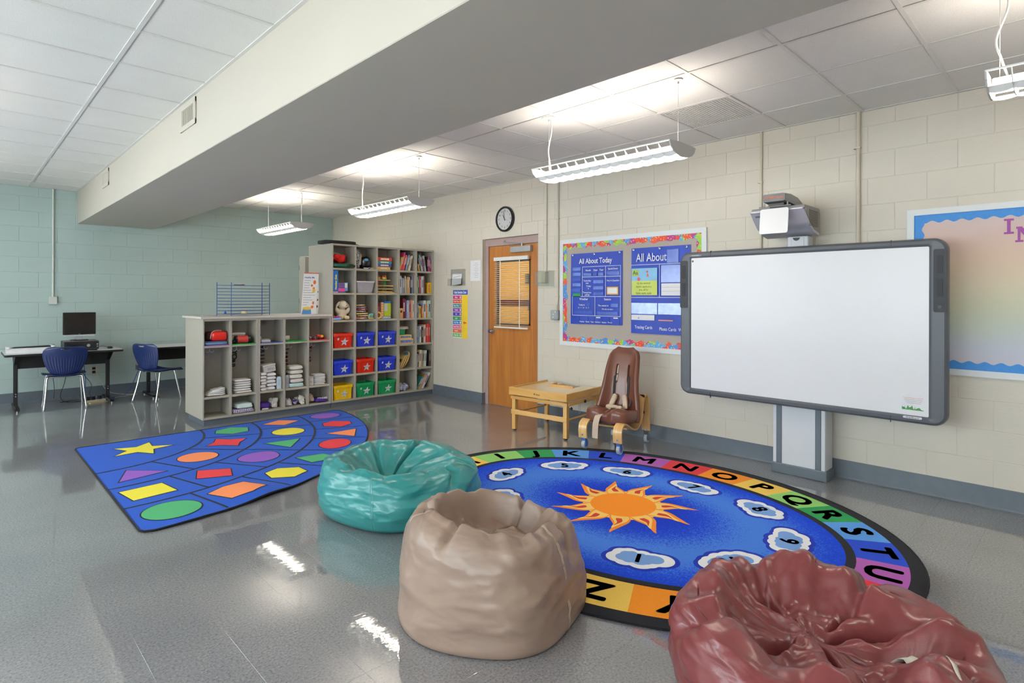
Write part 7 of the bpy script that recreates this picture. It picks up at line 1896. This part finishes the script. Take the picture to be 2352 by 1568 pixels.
t = thing('white_roll', 'white rolled cloth at the left of the emerald liner', 'cloth', (3.04, YF + .1, ZU)); bm = BM(); cyl(bm, (-.03, 0, .034), (.04, -.02, .034), .033, n=20); obj('roll', bm, M_cloth, t)
bm = BM(); cyl(bm, (.0405, -.0202, .034), (.043, -.021, .034), .02, n=14); obj('roll_end', bm, mat('roll_tan', (176, 156, 130), .8), t)
t = thing('toy_bracelets', 'maroon and white bead toys on the red liner', 'toy', (3.39, YF + .06, ZU))
for k in range(6):
    bm = BM(); ellipsoid(bm, (-.055 + .021 * k, .012 * math.sin(k * 2), .018 + .004 * (k % 2)), (.017, .017, .018)); obj('bead', bm, mat(['bead_maroon', 'bead_white', 'bead_dark'][k % 3], [(120, 30, 40), (210, 206, 206), (60, 40, 50)][k % 3], .4), t)
t = thing('toy_car', 'small red and yellow toy car on the red liner', 'toy car', (3.495, YF + .08, ZU)); bm = BM(); softbox(bm, (0, 0, .036), (.055, .03, .022), .6, M=Matrix.Rotation(.3, 4, 'Y')); obj('body', bm, mat('car_red', (206, 40, 30), .35, coat=.3), t)
bm = BM(); softbox(bm, (.015, -.02, .042), (.022, .014, .016), .7); obj('hood', bm, mat('car_yellow', (230, 180, 60), .35), t)
for x in (-.03, .03):
    bm = BM(); cyl(bm, (x, -.032, .013), (x, .032, .013), .013, n=12); obj('wheel', bm, M_black, t)
ZL = .3315
t = thing('folded_papers', 'crumpled white folded pads on the lower shelf of the first cubby', 'pads', (2.2, YF + .12, ZL))
for k in range(4):
    bm = BM(); softbox(bm, (.01 * (k - 1) + .01, -.01 * k, .013 + .019 * k), (.115 - .014 * k, .10 - .012 * k, .0125), .5, .012, 14, k * 2.3, M=Matrix.Rotation(.06 * (k - 1), 4, 'Z') @ Matrix.Rotation(-.05 * k, 4, 'Y')); obj('pad', bm, M_diaper, t)
def diaper_stack(label, x, y, z, w, d, n, h, m, seed=0):
    for k in range(n):
        t = thing('folded_cloth', label % (['lowest', 'second', 'third', 'fourth', 'fifth', 'sixth', 'seventh'][k] if k < n - 1 else 'topmost'), 'cloth', (x + .006 * math.sin(k * 2.3 + seed), y + .004 * math.cos(k * 1.7 + seed), z + h * (k + .5) + .0004 * k), .06 * math.sin(k * 3.1 + seed), 'folded cloths in the low cubbies')
        bm = BM(); softbox(bm, (0, 0, 0), (w, d, h / 2 * .96), .4, h * .10, 18, seed + k * 1.9, nu=24, nv=10); obj('cloth', bm, m, t)
        bm = BM(); softbox(bm, (0, -d * .9, 0), (w * .96, d * .08, h * .36), .5, 0, nu=16, nv=8); obj('fold', bm, m, t)
diaper_stack('%s white folded cloth in the second cubby stack', 2.5, YF + .125, ZL, .098, .095, 6, .027, M_diaper, 1)
diaper_stack('%s white folded cloth of the narrow left stack, third cubby', 2.732, YF + .08, ZL, .036, .075, 6, .037, M_cloth, 3)
diaper_stack('%s white folded cloth of the right stack, third cubby', 2.835, YF + .115, ZL, .058, .095, 5, .042, M_diaper, 5)
diaper_stack('%s rolled white towel in the fourth cubby stack', 3.155, YF + .115, ZL + .054, .085, .095, 4, .055, M_cloth, 8)
t = thing('mint_towel', 'folded mint towel under the rolled white towels', 'towel', (3.155, YF + .115, ZL)); bm = BM(); softbox(bm, (0, 0, .0265), (.095, .1, .026), .3, .006, 14, 2); obj('towel', bm, mat('mint_terry', (190, 216, 210), .85, bump=.3, bscale=120), t)
obj('hem', softbox(BM(), (0, -.094, .02), (.09, .006, .012), .5), MATS['mint_terry'], t)
t = thing('wipes_tub', 'white wipes box tilted on top of the cloth stacks', 'tub', (2.82, YF + .11, ZL + .212)); t.rotation_euler = (0, -.12, .12)
bm = BM(); box(bm, -.08, .08, -.06, .06, .008, .085, bev=.008, seg=2); obj('tub', bm, mat('wipes_grey', (206, 202, 198), .4), t, 0)
obj('lid', box(BM(), -.084, .084, -.064, .064, .085, .105, bev=.008, seg=2), mat('wipes_lid', (220, 216, 206), .4), t, 0)
text('handwriting', 'Wm', .05, mat('marker_grey', (130, 126, 130), .5), t, on_face_y(.01, -.0605, .045), shear=.4)
bottle('white lotion bottle with a dark cap at the right of the third cubby', 2.935, YF + .05, ZL, .03, .022, .155, (206, 222, 232), (30, 34, 44), 'bottle_pale')
bottle('grey lotion bottle with a black cap beside the rolled towels', 3.035, YF + .05, ZL, .026, .02, .165, (170, 176, 180), (20, 20, 24), 'bottle_grey')
t = thing('lime_packet', 'pale green packet behind the grey lotion bottle', 'packet', (3.02, YF + .15, ZL)); bm = BM(); softbox(bm, (0, 0, .10), (.016, .05, .10), .5, .008, 12, 1); obj('packet', bm, mat('packet_lime', (190, 206, 150), .4), t)
obj('packet_top', softbox(BM(), (0, 0, .203), (.006, .045, .012), .5), MATS['packet_lime'], t)
t = thing('wipes_tub', 'off-white wipes box on the lower shelf of the fifth cubby', 'tub', (3.352, YF + .1, ZL)); bm = BM(); box(bm, -.038, .038, -.06, .06, 0, .095, bev=.008, seg=2); obj('tub', bm, MATS['wipes_grey'], t, 0)
obj('lid', box(BM(), -.04, .04, -.062, .062, .095, .112, bev=.007, seg=2), MATS['wipes_lid'], t, 0)
text('handwriting', 'Ky', .035, MATS['marker_grey'], t, on_face_y(.0, -.0605, .045), shear=.4)
diaper_stack('%s white diaper of the curved stack in the fifth cubby', 3.48, YF + .115, ZL, .075, .085, 7, .019, M_diaper, 11)
ZB = .0955
M_purp = mat('purple_cloth', (70, 36, 140), .75, bump=.2, bscale=100)
def zigzag(name, c1, c2, sc=26):
    if name in MATS: return MATS[name]
    m = bpy.data.materials.new(name); m.use_nodes = True; N, L, b = nodes_of(m)
    tc = N.new('ShaderNodeTexCoord'); w = N.new('ShaderNodeTexWave'); w.inputs['Scale'].default_value = sc; w.inputs['Distortion'].default_value = 9; w.inputs['Detail'].default_value = 3
    L.new(tc.outputs['Object'], w.inputs['Vector']); r = N.new('ShaderNodeValToRGB'); r.color_ramp.elements[0].position = .46; r.color_ramp.elements[1].position = .54
    r.color_ramp.elements[0].color = lin(c1) + [1]; r.color_ramp.elements[1].color = lin(c2) + [1]; L.new(w.outputs['Color'], r.inputs['Fac']); L.new(r.outputs['Color'], b.inputs['Base Color']); b.inputs['Roughness'].default_value = .8
    MATS[name] = m; return m
M_zig = zigzag('purple_white_print', (60, 34, 116), (222, 216, 224))
t = thing('printed_blanket', 'folded purple and white printed cloth under the mint cloth', 'cloth', (2.5, YF + .12, ZB)); bm = BM(); softbox(bm, (0, 0, .026), (.125, .115, .025), .4, .008, 14, 3); obj('cloth', bm, M_zig, t)
obj('fold', softbox(BM(), (0, -.108, .02), (.118, .008, .014), .5), M_zig, t)
t = thing('mint_cloth', 'folded pale mint cloth at the bottom of the second cubby', 'cloth', (2.515, YF + .12, ZB + .052)); bm = BM(); softbox(bm, (0, 0, .03), (.1, .105, .03), .45, .01, 12, 7); obj('cloth', bm, mat('mint_fleece', (206, 224, 218), .85), t)
obj('fold', softbox(BM(), (0, -.1, .02), (.09, .008, .016), .5), MATS['mint_fleece'], t)
t = thing('purple_cloth', 'plain purple folded cloth at the bottom of the third cubby', 'cloth', (2.765, YF + .1, ZB)); bm = BM(); softbox(bm, (0, 0, .05), (.07, .075, .035), .5, .012, 14, 4); softbox(bm, (0, -.01, .011), (.045, .06, .011), .5); obj('cloth', bm, M_purp, t)
obj('white_edge', softbox(BM(), (-.005, -.068, .01), (.04, .012, .009), .5), M_cloth, t)
t = thing('white_shirt', 'crumpled white cloth standing beside the purple cloth', 'cloth', (2.895, YF + .13, ZB)); bm = BM(); softbox(bm, (0, 0, .062), (.055, .08, .062), .9, .05, 16, 8, M=Matrix.Rotation(.25, 4, 'Y')); obj('cloth', bm, M_cloth, t)
bm = BM(); softbox(bm, (-.01, -.06, .03), (.035, .02, .02), .7, .015, 20, 3); obj('cuff', bm, M_cloth, t)
t = thing('white_shirt', 'crumpled white cloth at the left of the fourth bottom cubby', 'cloth', (3.06, YF + .11, ZB)); bm = BM(); softbox(bm, (0, 0, .045), (.052, .08, .044), .8, .045, 16, 2); obj('cloth', bm, mat('shirt_grey', (206, 200, 200), .85), t)
bm = BM(); softbox(bm, (.02, -.06, .02), (.025, .02, .016), .7, .012, 22, 3); obj('cuff', bm, MATS['shirt_grey'], t)
t = thing('purple_shirt', 'small purple and white printed cloth between two white cloths', 'cloth', (3.152, YF + .12, ZB)); bm = BM(); softbox(bm, (0, 0, .035), (.034, .08, .034), .7, .03, 16, 6); obj('cloth', bm, M_zig, t)
obj('collar', softbox(BM(), (0, -.05, .055), (.025, .02, .012), .7), M_purp, t)
t = thing('white_shirt', 'crumpled white cloth at the right of the fourth bottom cubby', 'cloth', (3.243, YF + .12, ZB)); bm = BM(); softbox(bm, (0, 0, .055), (.04, .085, .054), .85, .05, 16, 9); obj('cloth', bm, M_cloth, t)
obj('cuff', softbox(BM(), (0, -.07, .02), (.025, .016, .016), .7, .01, 22, 2), M_cloth, t)
t = thing('tan_bundle', 'round tan cloth bundle in the fifth bottom cubby', 'cloth', (3.362, YF + .12, ZB)); bm = BM(); softbox(bm, (0, 0, .062), (.05, .075, .06), .9, .025, 12, 5); obj('bundle', bm, mat('tan_cloth', (190, 172, 150), .85, bump=.3, bscale=90), t)
obj('tuck', softbox(BM(), (.02, -.06, .05), (.02, .02, .025), .8, .01, 20, 4), MATS['tan_cloth'], t)
t = thing('team_shirt', 'purple shirt with white lettering lying in the fifth bottom cubby', 'shirt', (3.495, YF + .1, ZB)); bm = BM(); softbox(bm, (0, 0, .027), (.09, .095, .026), .5, .014, 12, 1, M=Matrix.Rotation(.06, 4, 'Y')); obj('shirt', bm, M_purp, t)
M_ = Matrix(((1, 0, 0, .01), (0, .45, -.89, -.072), (0, .89, .45, .052), (0, 0, 0, 1)))
text('shirt_print', 'COUGARS', .036, M_white, t, M_, bold=.0012, sx=.8)

# keep the soft goods inside their pigeonholes
ALLC = LCOL + TCOL
for o in list(C.objects):
    if o.type != 'EMPTY' or not (7.1 < o.location.y < 7.45 and 2.05 < o.location.x < 5.29 and o.location.z < 2.2) or abs(o.rotation_euler.x) + abs(o.rotation_euler.y) + abs(o.rotation_euler.z) > 1e-6: continue
    if o.get('category') in ('cabinet', 'bin', 'book', 'worktop', 'sticker', 'hook', 'liner', 'box', 'chart', 'rack', 'jar', 'pen', 'clip', 'puzzle'): continue
    cols = [c for c in ALLC if c[0] <= o.location.x <= c[1]]
    if not cols: continue
    lo, hi = cols[0][0] + .002 - o.location.x, cols[0][1] - .002 - o.location.x; ymax = YBK - .002 - o.location.y
    base = o.name.split('.')[0] not in ('folded_cloth', 'snack_packet', 'teal_packet', 'wooden_ring_toy', 'toy_tube')
    for ch in o.children:
        if ch.type != 'MESH' or ch.get('label'): continue
        for v in ch.data.vertices:
            v.co.x = min(max(v.co.x, lo), hi); v.co.y = min(v.co.y, ymax)
            if base: v.co.z = max(v.co.z, .0012)

# look-alikes share a group
_tops = {}
for o in C.objects:
    if o.parent is None and o.get('category'): _tops.setdefault(o.name.split('.')[0], []).append(o)
for n, l in _tops.items():
    if len(l) > 1:
        for o in l:
            if not o.get('group'): o['group'] = n.replace('_', ' ') + ('es' if n.endswith('x') else 's') + ' of the classroom'
